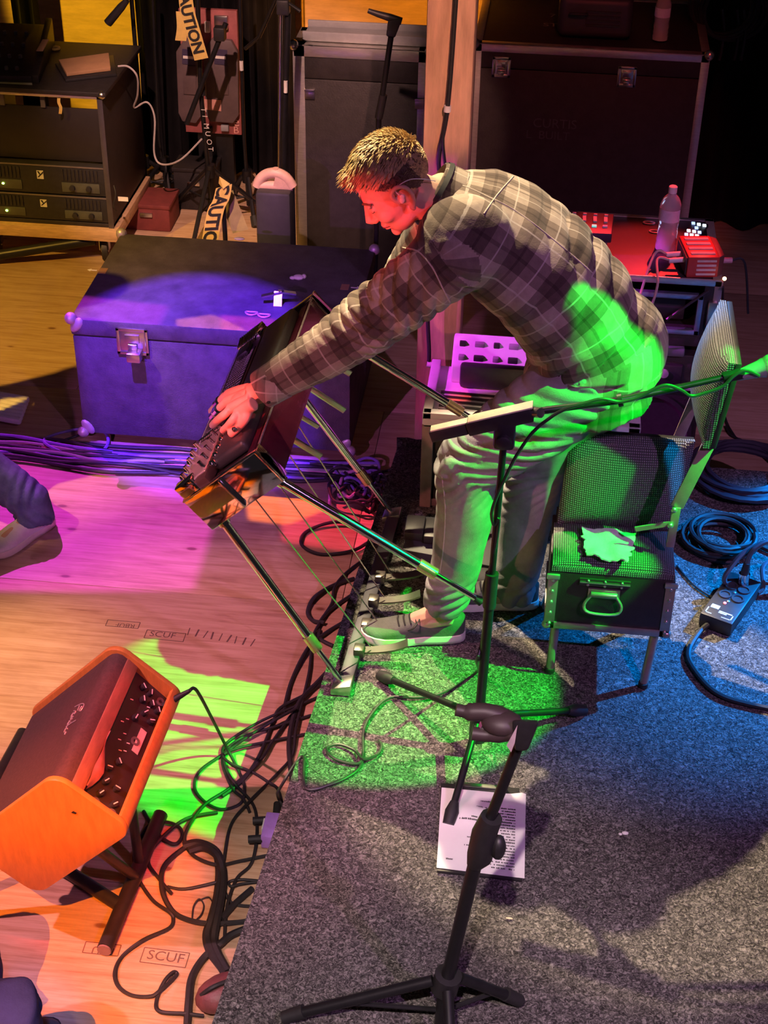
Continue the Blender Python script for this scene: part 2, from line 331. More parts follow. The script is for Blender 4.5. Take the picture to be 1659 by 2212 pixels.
def mk_plaid():
    m, nt, b = nodes('plaid_flannel'); L = nt.links
    tc = nd(nt, 'ShaderNodeTexCoord'); sep = nd(nt, 'ShaderNodeSeparateXYZ'); L.new(tc.outputs['UV'], sep.inputs[0])
    def band(i, per, off, lo, hi):
        q = nd(nt, 'ShaderNodeMath', operation='MULTIPLY_ADD'); q.inputs[1].default_value = 1/per; q.inputs[2].default_value = off
        L.new(sep.outputs[i], q.inputs[0]); f = nd(nt, 'ShaderNodeMath', operation='FRACT'); L.new(q.outputs[0], f.inputs[0])
        r = nd(nt, 'ShaderNodeValToRGB'); r.color_ramp.interpolation = 'CONSTANT'; e = r.color_ramp.elements
        e[0].position = 0; e[0].color = (1, 1, 1, 1); e[1].position = lo; e[1].color = (0, 0, 0, 1); z = e.new(hi); z.color = (1, 1, 1, 1)
        L.new(f.outputs[0], r.inputs[0]); return r.outputs[0]
    P = .112; cur = None
    base = noise_n(nt, 60, 3, .6)
    col = ramp(nt, base.outputs[0], [(.3, (.3, .245, .2)), (.7, (.38, .31, .25))])
    for i in (0, 1):
        for lo, hi, c, fac in ((.0, .46, (.5, .47, .47), 1), (.2, .26, (.6, .58, .58), .8)):
            q = band(i, P, .13*i, lo+.001, hi)
            mu = nd(nt, 'ShaderNodeMix'); mu.data_type = 'RGBA'; mu.blend_type = 'MULTIPLY'
            iv = nd(nt, 'ShaderNodeMath', operation='MULTIPLY_ADD'); iv.inputs[1].default_value = -fac; iv.inputs[2].default_value = fac
            L.new(q, iv.inputs[0]); L.new(iv.outputs[0], mu.inputs[0]); L.new(col, mu.inputs[6]); mu.inputs[7].default_value = (*c, 1); col = mu.outputs[2]
    for i in (0, 1):
        q = band(i, P, .13*i, .7, .735); mu = nd(nt, 'ShaderNodeMix'); mu.data_type = 'RGBA'
        iv = nd(nt, 'ShaderNodeMath', operation='MULTIPLY_ADD'); iv.inputs[1].default_value = -.55; iv.inputs[2].default_value = .55
        L.new(q, iv.inputs[0]); L.new(iv.outputs[0], mu.inputs[0]); L.new(col, mu.inputs[6]); mu.inputs[7].default_value = (.55, .5, .43, 1); col = mu.outputs[2]
    L.new(col, b.inputs['Base Color']); b.inputs['Roughness'].default_value = .9; b.inputs['Specular IOR Level'].default_value = .15
    b.inputs['Sheen Weight'].default_value = .15
    n2 = noise_n(nt, 240, 2, .5); bumpn(nt, b, n2.outputs[0], .25, .002); return m
plaid = mk_plaid()
denim = M('grey_denim', (.22, .225, .24), .85, 0, .3, 9, .3, 300, .15)
blue_denim = M('blue_denim', (.1, .13, .2), .85, 0, .4, 14, .3, 300, .15)
navy_cloth = M('navy_cloth', (.035, .05, .13), .85, 0, .3, 10, .3, 200, .15)
skin = M('skin', (.6, .36, .27), .5, 0, .1, 25, .12, 160, .4)
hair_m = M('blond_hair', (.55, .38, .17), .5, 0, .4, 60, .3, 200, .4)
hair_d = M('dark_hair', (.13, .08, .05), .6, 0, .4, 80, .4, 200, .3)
# ================================================================== setting
def flatbox(name, x0, x1, y0, y1, z0, z1, mat, parent=None, bev=0.0, org=None):
    return MB().box(((x0+x1)/2, (y0+y1)/2, (z0+z1)/2), (x1-x0, y1-y0, z1-z0)).build(name, mat, parent, org, bev)
BX0, BX1, WY = -4.2, 3.6, 7.6
fl = struct(flatbox('floor', BX0, BX1, .6, 8.0, -.12, -.02, M('subfloor', (.12, .08, .05), .8), org=(0, 4, -.1)))
seam = Zp(240, 1268)[1]
sheet_org = A(0, 4, -.1)
rows = [seam+1.22*k for k in range(-3, 5)]
for i, y0 in enumerate(rows):
    y1 = min(y0+1.22, 8.0); y0 = max(y0, .6)
    if y1 <= y0: continue
    xs = BX0-(1.22 if i % 2 else 0.0)
    while xs < BX1:
        a, b_ = max(xs, BX0), min(xs+2.44, BX1)
        if b_-a > .05: flatbox('plywood_sheet', a+.0012, b_-.0012, y0+.0012, y1-.0012, -.02, 0, plywood, fl, .0012)
        xs += 2.44
# lumber stamps printed on the sheets
st = MB(); stamp_m = M('stamp_ink', (.12, .07, .05), .8)
def stamp(px, py, txt, w, tall=.05, mirror=False, rotv=(1, 0, 0)):
    o = Zp(px, py)+A(0, 0, .0006); xa = nrm(rotv); ya = A(-xa[1], xa[0], 0)
    if mirror: xa, ya = -xa, -ya
    put_text(st, txt, o+xa*.012+ya*.012, xa, ya, tall*.9)
    c = [o, o+xa*w, o+xa*w+ya*tall, o+ya*tall]
    for i in range(4): st.bar(c[i], c[(i+1) % 4], .0022, .0006)
stamp(311, 1378, 'SCUF', .125, .04, rotv=(1, -.02, 0)); stamp(302, 2078, 'SCUF', .115, .045, rotv=(1, -.03, 0))
stamp(303, 1345, 'RBUF', .105, .03, True); stamp(262, 2042, 'RBU', .09, .034, True)
for k in range(9):
    q = Zp(405+k*17, 1372+k*3)+A(0, 0, .0006); st.bar(q, q+A(.004*(k % 3), .035, 0), .003+.002*(k % 2), .0006)
st.build('lumber_stamp', stamp_m, fl)
# back wall of plywood panels
wl = struct(flatbox('wall_back', BX0, BX1, WY, WY+.08, 0, 4.2, M('wall_stud', (.2, .14, .09), .8), org=(0, WY, 0)))
wallply = M('wall_plywood', (.62, .42, .24), .6, 0, .2, 6, .1, 40, stretch=(1, 1, 5))
x = BX0
while x < BX1:
    b_ = min(x+.74, BX1); flatbox('panel', x+.003, b_-.003, WY-.014, WY, 0, 4.2, wallply, wl, .002); x += .74
# carpeted riser
RX0, RY0, RY1 = -.625, 1.7, 4.46
def rxe(y): return -.572+(y-2.05)*(.152/2.4)      # left edge of the riser
rm = MB(); rm.hexa([A(rxe(RY0), RY0, 0), A(3.0, RY0, 0), A(3.0, RY1, 0), A(rxe(RY1), RY1, 0),
                    A(rxe(RY0), RY0, RH-.012), A(3.0, RY0, RH-.012), A(3.0, RY1, RH-.012), A(rxe(RY1), RY1, RH-.012)])
riser = rm.build('riser_platform', M('riser_wood', (.06, .05, .045), .7), None, (.5, 3.3, 0)); struct(riser)
cm = MB(); nx, ny = 60, 56; vv = []
for j in range(ny+1):
    y = RY0+(RY1-RY0)*j/ny
    for i in range(nx+1):
        s_ = i/nx; x = rxe(y)-.004+(3.0-rxe(y))*s_
        vv.append((x, y, RH-.001+.0016*noise.noise(Vector((x*5, y*5, 0)))))
cm.add(vv, [(j*(nx+1)+i, j*(nx+1)+i+1, (j+1)*(nx+1)+i+1, (j+1)*(nx+1)+i) for j in range(ny) for i in range(nx)])
nv = len(vv); cm.add([(p[0], p[1], RH-.011) for p in vv], [])
edge = [i for i in range(nx+1)]+[j*(nx+1)+nx for j in range(1, ny+1)]+[ny*(nx+1)+i for i in range(nx-1, -1, -1)]+[j*(nx+1) for j in range(ny-1, 0, -1)]
for a, b_ in zip(edge, edge[1:]+edge[:1]): cm.f.append([a, b_, nv+b_, nv+a]); cm.mi.append(0)
cm.build('carpet', carpet, riser)
# rolled carpet hem at the riser's far corner
cm = MB(); y = RY1+.012
cm.loft([(A(rxe(RY1)-.01+.2*k/6, y+.004*math.sin(k*2), RH-.035+.004*math.sin(k*3)), .05, .035) for k in range(7)], side=(0, 1, 0), n=14)
cm.build('carpet_hem', carpet, riser)
# timber post
post_m = M('post_timber', (.66, .42, .26), .6, 0, .3, 5, .25, 50, stretch=(4, 4, .6))
PO = A(-.318, 4.8, 0)
po = struct(MB().box((PO[0], PO[1]+.02, 2.0), (.15, .15, 4.0)).build('post', post_m, None, PO, .006))
cb = tag(MB().tube(cr([Yp(985, 0, 4.72)+A(.01, 0, .5), Yp(985, 0, 4.72), Yp(967, 233, 4.715), Yp(948, 340, 4.715), Yp(950, 420, 4.715), Yp(925, 640, 4.715), Yp(927, 760, 4.715), Yp(925, 790, 4.71)], 6), .0075, 8).build('power_cable', black_rubber, None, (PO[0], 4.72, 0)),
         'black cable running down the face of the timber post', 'cable')
MB().tube([Yp(967, 228, 4.715), Yp(966, 241, 4.715)], .012, 10).build('cable_tie', white_plastic, cb)
MB().tube([Yp(922, 786, 4.71), Yp(932, 788, 4.71)], .012, 10).build('cable_tie', white_plastic, cb)
c2 = tag(MB().tube(cr([Yp(966, 242, 4.71), Yp(957, 300, 4.705), Yp(962, 360, 4.705), Yp(968, 420, 4.71), Yp(955, 560, 4.715)], 6), .005, 8).build('power_cable', black_rubber, None, (PO[0], 4.71, 0)),
         'thin black cable looping off the cable on the post', 'cable')
# drapes
def drape(name, x0, x1, y, z0, z1, mat, label, folds=9, amp=.05, group=None):
    mb = MB(); n = folds*8; rows_ = 7; vv = []
    for j in range(rows_+1):
        z = z0+(z1-z0)*j/rows_
        for i in range(n+1):
            t = i/n; vv.append((x0+(x1-x0)*t+.01*math.sin(j+i*.4), y+amp*math.sin(t*folds*2*math.pi+.3*math.sin(j*1.3))*(1-.25*j/rows_)+.02*noise.noise(Vector((t*9, j*.5, 3))), z))
    mb.add(vv, [(j*(n+1)+i, j*(n+1)+i+1, (j+1)*(n+1)+i+1, (j+1)*(n+1)+i) for j in range(rows_) for i in range(n)])
    m = len(vv); mb.add([(p[0], p[1]+.006, p[2]) for p in vv], [(j*(n+1)+i, (j+1)*(n+1)+i, (j+1)*(n+1)+i+1, j*(n+1)+i+1) for j in range(rows_) for i in range(n)])
    return tag(mb.build(name, mat, None, ((x0+x1)/2, y, z0)), label, 'curtain', group)
drape_m = M('black_drape', (.012, .011, .013), .9, 0, .3, 8, .2, 80, .1)
drape('stage_drape', Yp(285, 0, 7.25)[0], Yp(632, 0, 7.25)[0], 7.25, .01, 4.0, drape_m, 'black stage drape behind the case with yellow caution tape', 10)
drape('stage_drape', Yp(20, 0, 7.3)[0], Yp(82, 60, 7.3)[0], 7.3, .01, 4.0, drape_m, 'narrow black drape behind the small mixer on the amplifier rack', 4, .04)
drape('stage_drape', Yp(1500, 100, 7.0)[0], 3.4, 7.0, .01, 4.0, drape_m, 'wide black drape beyond the large flight case and the rack', 14)
# ================================================================== background equipment
def latch(mb, c, w=.075, h=.085, parent=None):
    """recessed butterfly latch on a face looking towards -y"""
    c = np.asarray(c, float)
    d = MB(); fw_ = .012
    for sx in (-1, 1): d.box(c+A(sx*(w-fw_)/2, 0, 0), (fw_, .006, h)); d.box(c+A(0, 0, sx*(h-fw_)/2), (w, .006, fw_))
    d.box(c+A(0, .002, 0), (w-.01, .003, h-.01))
    o = d.build('latch', steel, parent, None, .002)
    b = MB(); b.box(c+A(0, -.004, .012), (w*.45, .006, h*.3)); b.cyl(c+A(-.016, -.006, -.012), c+A(.016, -.006, -.012), .006, 8); b.box(c+A(0, -.005, -.024), (w*.3, .004, .016))
    b.build('latch_wing', steel, o, None, .001); return o
def corner(mb_parent, p, s=.028):
    return MB().ell(p, (s, s, s), None, 12, 8).build('corner', steel, mb_parent)
def road_case(name, label, x0, x1, y0, y1, z0, z1, rail=.03, latches=(), lidz=None):
    t = thing(name, label, 'case', ((x0+x1)/2, (y0+y1)/2, z0))
    zt = lidz if lidz else z1
    flatbox('body', x0, x1, y0, y1, z0, zt, black_case, t, .004)
    if lidz: flatbox('lid', x0, x1, y0, y1, zt+.003, z1, black_case, t, .004)
    for (xa, xb, za, zb) in ((x0, x1, z1-rail, z1+.004), (x0, x1, z0, z0+rail), (x0-.004, x0+rail, z0, z1), (x1-rail, x1+.004, z0, z1)):
        flatbox('edge_rail', xa, xb, y0-.004, y0, za, zb, alu, t, .001)
    for xa, xb in ((x0-.004, x0+rail), (x1-rail, x1+.004)): flatbox('edge_rail', xa, xb, y0-.004, y1+.004, z1, z1+.004, alu, t, .001)
    flatbox('edge_rail', x0, x1, y0-.004, y0+rail, z1, z1+.004, alu, t, .001)
    flatbox('edge_rail', x0, x1, y1-rail, y1+.004, z1, z1+.004, alu, t, .001)
    for xx in (x0, x1):
        for zz in (z0+.02, z1): corner(t, (xx, y0, zz), .022)
    for (px, py) in latches: latch(None, Yp(px, py, y0-.003), parent=t)
    return t
# tall case in the middle, with a tray on top
CY = 6.2
q0, q1 = Yp(634, 90, CY), Yp(928, 125, CY)
cs = road_case('flight_case', 'tall black flight case with bright rails behind the bending man', q0[0], q1[0], CY, CY+.22, 0, 1.04, .045, (), .9)
for px in (669, 907):
    c = Yp(px, 203 if px < 800 else 224, CY-.004); mb = MB(); mb.box(c, (.042, .006, .045)); mb.box(c+A(0, -.006, .018), (.042, .01, .01)); mb.build('hinge_plate', steel, cs, None, .001)
tr = MB(); tz = 1.046; x0, x1 = q0[0]+.03, q1[0]+.1
tr.box(((x0+x1)/2, CY+.12, tz+.008), (x1-x0, .16, .012))
for yy in (CY+.045, CY+.195): tr.box(((x0+x1)/2, yy, tz+.02), (x1-x0, .015, .04))
tag(tr.build('tray', grey_plastic, None, ((x0+x1)/2, CY+.12, tz), .004), 'shallow grey tray lying on the tall flight case', 'tray')
# big case on the right
q0, q1 = Yp(1026, 82, CY), Yp(1532, 125, CY)
cs = road_case('flight_case', 'large black flight case with two butterfly latches behind the rack', q0[0], q1[0], CY, CY+.7, 0, 1.085, .03, ((1083, 145), (1354, 166)), .985)
tx = MB(); o = Yp(1150, 274, CY-.004); put_text(tx, 'CURTIS', o, (1, 0, 0), (0, 0, 1), .055); o = Yp(1135, 298, CY-.004); put_text(tx, 'L  BUILT', o, (1, 0, 0), (0, 0, 1), .05)
tx.build('stencil', M('worn_white', (.07, .065, .07), .8), cs)
tx = MB(); put_text(tx, '7', Zp(1186, 36, 1.092), (1, 0, 0), (0, 1, 0), .06); put_text(tx, 'ST', Zp(1172, 56, 1.092), (1, 0, 0), (0, 1, 0), .06); tx.build('stencil', M('worn_white2', (.3, .25, .2), .8), cs)
# gear bag and bottle on the big case
bz = 1.091
def bottle(o, label, h=.205, r=.033, col=(.8, .85, .9), grp=None):
    t = thing('water_bottle', label, 'bottle', o, grp); o = np.asarray(o, float); k = h/.205
    m = MATS.get('clear_pet')
    if not m:
        m, nt, b = nodes('clear_pet'); b.inputs['Base Color'].default_value = (.92, .95, .97, 1); b.inputs['Roughness'].default_value = .06
        b.inputs['Transmission Weight'].default_value = .72; b.inputs['IOR'].default_value = 1.3
        n = noise_n(nt, 60, 2); bumpn(nt, b, n.outputs[0], .15, .002)
    pr = [(.02, 0), (r, .004), (r, .018), (r*.93, .026), (r, .034), (r*.93, .046), (r*.99, .056), (r*.9, .075), (r*.97, .09), (r, .1), (r, .14), (r*.98, .15), (r*.75, .168), (r*.42, .18), (.0125, .184), (.0125, .19)]
    MB().lathe([(a*(1 if i else 1), z*k) for i, (a, z) in enumerate(pr)], o, n=20).build('bottle_body', m, t, None, 0, True, 60)
    MB().lathe([(.0145, .186*k), (.0145, .205*k), (.012, .207*k)], o, n=16).build('cap', white_plastic, t)
    mb = MB()
    R_ = [[o+A(r*1.02*math.cos(a), r*1.02*math.sin(a), z*k) for a in np.linspace(math.radians(150), math.radians(330), 14)] for z in (.1, .138)]
    mb.add([p for rr in R_ for p in rr], [(i, i+1, 14+i+1, 14+i) for i in range(13)]); mb.build('label', M('bottle_label', (.62, .6, .72), .5) if 'bottle_label' not in MATS else MATS['bottle_label'], t)
    return t
bottle(Zp(1425, 86, bz), 'empty clear bottle standing on the large flight case', .2, .032)
gb = Zp(1282, 86, bz); t = thing('gear_case', 'rounded dark gear case lying on the large flight case', 'case', gb)
MB().box(gb+A(0, .12, .085), (.3, .24, .165)).build('body', M('dark_grey_shell', (.035, .035, .045), .5), t, None, .03, seg=4)
MB().tube(cr([gb+A(-.1, -.002, .1), gb+A(-.1, -.03, .11), gb+A(-.04, -.03, .11), gb+A(-.04, -.002, .1)], 5), .006, 8).build('handle', black_plastic, t)
for k in range(4): MB().box(gb+A(.03, -.003, .06+.018*k), (.14, .006, .006)).build('rib', black_plastic, t)
# coiled black cable and clamp hanging at the top right
hc = MB()
for k in range(5):
    c = Yp(1560+8*k, -10+4*k, 6.6); hc.tube([c+A(.13*math.cos(a), .015*math.sin(a*2+k), -.04+.12*math.sin(a)) for a in np.linspace(0, 2*math.pi, 28)[:-1]], .009, 6, True)
for x_ in (1560, 1592, 1606): hc.tube(cr([Yp(x_, 20, 6.6), Yp(x_+4, 70, 6.6), Yp(x_-6, 130, 6.6)], 5), .008, 6)
hk = MB().box(Yp(1575, -60, 6.62), (.06, .06, .1)).tube([Yp(1575, -60, 6.62)+A(0, 0, .05), Yp(1575, -60, 6.62)+A(0, 0, 2.6)], .02)
tp = thing('hanging_cable', 'coil of black cable hanging beside the large flight case', 'cable', Yp(1575, 120, 6.62)); hc.build('coil', black_rubber, tp); hk.build('hanger_pole', black_metal, tp)
# ------------------------------------------------------------------ amplifier rack, left
RY = 6.2; rx1 = Yp(232, 340, RY)[0]; rx0 = rx1-.62; rz0, rz1 = .17, .775
t = thing('amplifier_rack', 'black rack case on castors holding two power amplifiers', 'rack', ((rx0+rx1)/2, RY+.3, 0))
for xx in (rx0, rx1-.02): flatbox('side_panel', xx, xx+.02, RY, RY+.6, rz0, rz1, black_case, t, .003)
flatbox('top_panel', rx0-.2, rx1+.02, RY-.01, RY+.62, rz1, rz1+.02, black_case, t, .003)
flatbox('bottom_panel', rx0, rx1, RY, RY+.6, rz0, rz0+.02, black_case, t, .003)
flatbox('blank_panel', rx0+.02, rx1-.02, RY+.03, RY+.04, Yp(230, 362, RY)[2]+.01, rz1-.07, M('dark_panel', (.02, .016, .016), .5), t, .002)
flatbox('edge_rail', rx0, rx1, RY-.006, RY, rz1-.012, rz1+.006, alu, t, .001)
flatbox('edge_rail', rx1-.022, rx1+.002, RY-.006, RY, rz0, rz1, M('dull_rail', (.12, .11, .13), .4, .6), t, .001)
for xx in (rx0+.06, rx0+.16, rx0+.34): flatbox('rack_post', xx, xx+.02, RY+.02, RY+.03, rz1-.07, rz1, M('grey_paint', (.13, .12, .12), .5) if 'grey_paint' not in MATS else MATS['grey_paint'], t)
dolly = flatbox('dolly_board', rx0-.03, rx1+.02, RY-.03, RY+.6, rz0-.055, rz0, wood_raw, t, .003)
for xx, yy in ((rx1-.06, RY+.03), (rx1-.06, RY+.5), (rx0+.06, RY+.03), (rx0+.06, RY+.5)):
    c = MB().lathe([(.02, -.014), (.048, -.012), (.05, 0), (.048, .012), (.02, .014)], (xx, yy, .05), (1, .2, 0), 18).build('castor_wheel', black_rubber, t)
    mb = MB(); mb.lathe([(.012, -.018), (.02, 0), (.012, .018)], (xx, yy, .05), (1, .2, 0), 12); mb.box((xx, yy, .11), (.05, .04, .014)); mb.bar((xx-.02, yy, .05), (xx-.02, yy, .11), .03, .004, (1, 0, 0)); mb.bar((xx+.02, yy, .05), (xx+.02, yy, .11), .03, .004, (1, 0, 0)); mb.build('castor_fork', steel, c)
corner(t, (rx1, RY, rz1+.006), .018)
green_led = EM('green_led', (.55, 1, .12), 9.0)
amp_face = M('amp_face', (.03, .03, .033), .45, .3, .2, 40); amp_inset = M('amp_inset', (.07, .075, .06), .5)
za, zb, zc = Yp(230, 362, RY)[2], Yp(235, 425, RY)[2], rz0+.025
for (z1_, z0_, lab) in ((za, zb, 'upper black power amplifier with lit green lamp in the rack'), (zb-.004, zc, 'lower black power amplifier with lit green lamp in the rack')):
    am = thing('power_amplifier', lab, 'amplifier', ((rx0+rx1)/2, RY, z0_)); w0, w1 = rx0+.022, rx1-.022; hh = z1_-z0_; cx = (w0+w1)/2
    flatbox('face', w0, w1, RY-.004, RY+.4, z0_, z1_-.002, amp_face, am, .003)
    flatbox('trim', w0, w1, RY-.007, RY-.003, z1_-.008, z1_-.002, M('amp_trim', (.2, .18, .2), .4, .5) if 'amp_trim' not in MATS else MATS['amp_trim'], am)
    for sx, w in ((-.6, .17), (.62, .17)):
        c = cx+sx*(w1-cx)
        flatbox('control_strip', c-w/2, c+w/2, RY-.008, RY-.003, z0_+hh*.1, z0_+hh*.42, amp_inset, am, .001)
        for k in range(10):
            xk = c-w/2+w*(k+.5)/10; flatbox('vent_fin', xk-.0035, xk+.0035, RY-.009, RY-.003, z0_+hh*.5, z0_+hh*.88, black_plastic, am)
        if sx < 0:
            MB().ell((c, RY-.011, z0_+hh*.28), (.006, .003, .005)).build('lamp', green_led, am)
            flatbox('switch', c-w*.36, c-w*.24, RY-.013, RY-.007, z0_+hh*.18, z0_+hh*.36, grey_plastic, am, .001)
        else:
            for k in (-.22, .22): MB().lathe([(.013, 0), (.012, .014), (.004, .015)], (c+k*w, RY-.007, z0_+hh*.26), (0, -1, 0), 14).build('knob', black_plastic, am)
    lg = flatbox('badge', cx-.015, cx+.015, RY-.0075, RY-.003, z0_+hh*.5, z0_+hh*.78, print_white, am)
    mb = MB(); zz = z0_+hh*.5; H_ = hh*.28; e = RY-.0085
    mb.add([(cx-.013, e, zz+H_*.95), (cx-.004, e, zz+H_*.95), (cx+.003, e, zz+H_*.55), (cx+.015, e, zz+H_*.95), (cx+.015, e, zz+H_*.75), (cx-.006, e, zz+H_*.2), (cx-.013, e, zz+H_*.2), (cx-.002, e, zz+H_*.5)], [(0, 1, 2, 7), (2, 3, 4, 7), (7, 4, 5, 6)])
    mb.build('badge_mark', print_black, lg)
tg = tag(MB().box(Yp(266, 430, RY-.02), (.045, .002, .02), None).build('cable_tag', print_white, None, Yp(266, 430, RY-.02)), 'small white tag hanging beside the amplifier rack', 'tag')
tag(MB().tube(cr([Yp(246, 400, RY), Yp(250, 420, RY-.02), Yp(245, 445, RY-.02), Yp(252, 455, RY)], 5), .003, 6).build('tag_cord', black_rubber, None, Yp(246, 450, RY)), 'thin dark cord behind the white tag on the rack side', 'cord')
# mixer, folder, box and sheet on the rack
RZ = rz1+.021
c = Zp(45, 140, RZ); t = thing('mixer', 'small dark mixer with many knobs on the amplifier rack', 'mixer', c)
mx_a = [Zp(-90, 175, RZ), Zp(70, 180, RZ), Zp(105, 95, RZ), Zp(-60, 88, RZ)]
hx = [*mx_a, *[p+A(0, 0, .03 if i < 2 else .09) for i, p in enumerate(mx_a)]]
MB().hexa(hx).build('body', black_plastic, t, None, .004)
kn_m = M('knob_grey', (.22, .2, .2), .4)
for i in range(6):
    for j in range(4):
        s_, u_ = (i+.5)/7, (j+.5)/4.5
        p = hx[4]*(1-s_)*(1-u_)+hx[5]*s_*(1-u_)+hx[6]*s_*u_+hx[7]*(1-s_)*u_
        MB().lathe([(.009, 0), (.008, .014), (.003, .016)], p, (0, -.2, 1), 8).build('knob', kn_m, t)
side = MB(); side.hexa([mx_a[1]+A(.0, 0, 0), mx_a[1]+A(.03, 0, 0), mx_a[2]+A(.03, 0, 0), mx_a[2], mx_a[1]+A(0, 0, .035), mx_a[1]+A(.03, 0, .035), mx_a[2]+A(.03, 0, .12), mx_a[2]+A(0, 0, .12)]); side.build('side_cheek', black_plastic, t, None, .003)
def slab(name, pts, th, mat, label, cat, lift=0.0):
    mb = MB(); b0 = [np.asarray(p)+A(0, 0, lift) for p in pts]; mb.hexa([*b0, *[p+A(0, 0, th) for p in b0]])
    return tag(mb.build(name, mat, None, sum(b0)/4, min(.002, th/3)), label, cat)
kraft = M('kraft', (.42, .24, .12), .75, 0, .12, 12)
slab('notebook', [Zp(145, 172, RZ), Zp(240, 160, RZ), Zp(236, 128, RZ), Zp(128, 143, RZ)], .016, kraft, 'brown kraft notebook lying on the amplifier rack', 'notebook', .014)
slab('tablet', [Zp(142, 178, RZ), Zp(252, 165, RZ), Zp(246, 124, RZ), Zp(120, 142, RZ)], .012, black_plastic, 'black tray under the brown notebook on the rack', 'tray')
slab('card', [Zp(78, 111, RZ+.1), Zp(93, 111, RZ+.1), Zp(106, 86, RZ+.13), Zp(92, 86, RZ+.13)], .003, kraft, 'small tan card leaning on the mixer on the rack', 'card')
slab('paper_sheet', [Zp(-10, 180, RZ), Zp(70, 184, RZ), Zp(66, 160, RZ), Zp(14, 160, RZ+.002)], .002, M('blueish_paper', (.3, .32, .33), .7), 'grey paper sheet at the front of the amplifier rack', 'paper')
tp = MB(); w = .014; pts = cr([Yp(127, 212, RY-.012), Yp(127, 222, RY-.014), Yp(131, 232, RY-.016), Yp(130, 246, RY-.012)], 4)
tp.add([p+A(sx*w/2, 0, 0) for p in pts for sx in (-1, 1)], [(2*i, 2*i+1, 2*i+3, 2*i+2) for i in range(len(pts)-1)])
tag(tp.build('tape_strip', tape_yellow, None, Yp(130, 246, RY-.012)), 'short yellow tape strip stuck on the rack front', 'tape')
def ring_obj(px, py, z):
    c = Zp(px, py, z); return MB().tube([c+A(.018*math.cos(a), .018*math.sin(a), .006) for a in np.linspace(0, 2*math.pi, 17)[:-1]], .006, 6, True), c
mb, c = ring_obj(120, 107, RZ); tag(mb.build('tape_roll', tape_yellow, None, c), 'small pale tape ring on the back of the rack', 'tape')
# black tube lying in front of the rack
a, b_ = Zp(-60, 560, .03), Zp(205, 518, .1); tag(MB().tube([a, b_], .024, 12).build('stand_tube', black_metal, None, a), 'black metal tube leaning along the floor before the rack', 'pole')
a = Zp(55, 510, 0); mb = MB(); mb.hexa([a+A(-.07, 0, 0), a+A(.05, 0, 0), a+A(.05, .05, 0), a+A(-.07, .05, 0), a+A(-.1, 0, .1), a+A(.03, 0, .12), a+A(.03, .05, .12), a+A(-.1, .05, .1)]); tag(mb.build('wooden_chock', wood_raw, None, a, .006), 'wooden block on the floor under the rack dolly', 'block')
tag(MB().tube(cr([Yp(255, 143, 6.4), Yp(277, 144, 6.4), Yp(296, 165, 6.4), Yp(297, 205, 6.45), Yp(290, 232, 6.5), Yp(318, 221, 6.5), Yp(334, 255, 6.5), Yp(333, 330, 6.5), Yp(350, 355, 6.5), Yp(390, 345, 6.6), Yp(436, 300, 6.75)], 8), .0045, 6).build('white_cable', M('grey_cable', (.5, .46, .44), .5), None, Yp(255, 143, 6.4)), 'pale thin cable drooping between the rack and the tape stand', 'cable')
# ------------------------------------------------------------------ power distribution panel behind the taped stand
PY = 6.95
t = thing('distribution_panel', 'dull red panel with grey cover plates behind the taped stand', 'panel', Yp(455, 480, PY))
red_p = M('dull_red', (.34, .1, .1), .55, 0, .25, 15); cover_m = M('grey_cover', (.12, .085, .09), .5, 0, .15, 20)
a, b_ = Yp(386, 32, PY), Yp(522, 292, PY)
flatbox('back_board', a[0], b_[0], PY, PY+.03, b_[2], a[2]+.03, red_p, t, .003)
flatbox('board_support', a[0]+.05, b_[0]-.05, PY+.03, PY+.07, 0, b_[2]+.05, black_metal, t)
for x0_, x1_ in ((383, 436), (442, 516)):
    P_ = lambda px, py: Yp(px, py, PY-.003)
    poly = [P_(x0_, 108), P_(x0_+18, 80), P_(x1_-14, 84), P_(x1_, 110), P_(x1_+2, 245), P_(x1_-10, 262), P_(x0_+14, 258), P_(x0_+5, 240)]
    cv = MB().prism(poly, (0, -.03, 0)).build('cover_plate', cover_m, t, None, .005)
    cx = (x0_+x1_)/2; MB().prism([Yp(cx-14, 140, PY-.034), Yp(cx+14, 142, PY-.034), Yp(cx+15, 205, PY-.034), Yp(cx-13, 203, PY-.034)], (0, -.005, 0)).build('inset', cover_m, cv, None, .003)
    lb = MB().prism([Yp(cx-16, 105, PY-.034), Yp(cx+12, 108, PY-.034), Yp(cx+12, 141, PY-.034), Yp(cx-16, 138, PY-.034)], (0, -.002, 0)).build('label_plate', M('label_navy', (.05, .04, .09), .5) if 'label_navy' not in MATS else MATS['label_navy'], cv)
    MB().prism([Yp(cx-14, 120, PY-.037), Yp(cx+9, 122, PY-.037), Yp(cx+9, 128, PY-.037), Yp(cx-14, 126, PY-.037)], (0, -.001, 0)).build('label_stripe', print_white, lb)
MB().prism([Yp(441, 214, PY-.036), Yp(478, 216, PY-.036), Yp(478, 240, PY-.036), Yp(441, 236, PY-.036)], (0, -.003, 0)).build('sticker', M('salmon', (.6, .3, .25), .6), t)
for px, py, w, h_, m_ in ((448, 58, 12, 24, print_white), (478, 48, 30, 30, steel), (470, 95, 12, 10, steel), (486, 276, 18, 14, grey_plastic), (452, 280, 14, 14, black_plastic)):
    MB().box(Yp(px, py, PY-.012), (w/480, .024, h_/480)).build('socket', m_, t, None, .004)
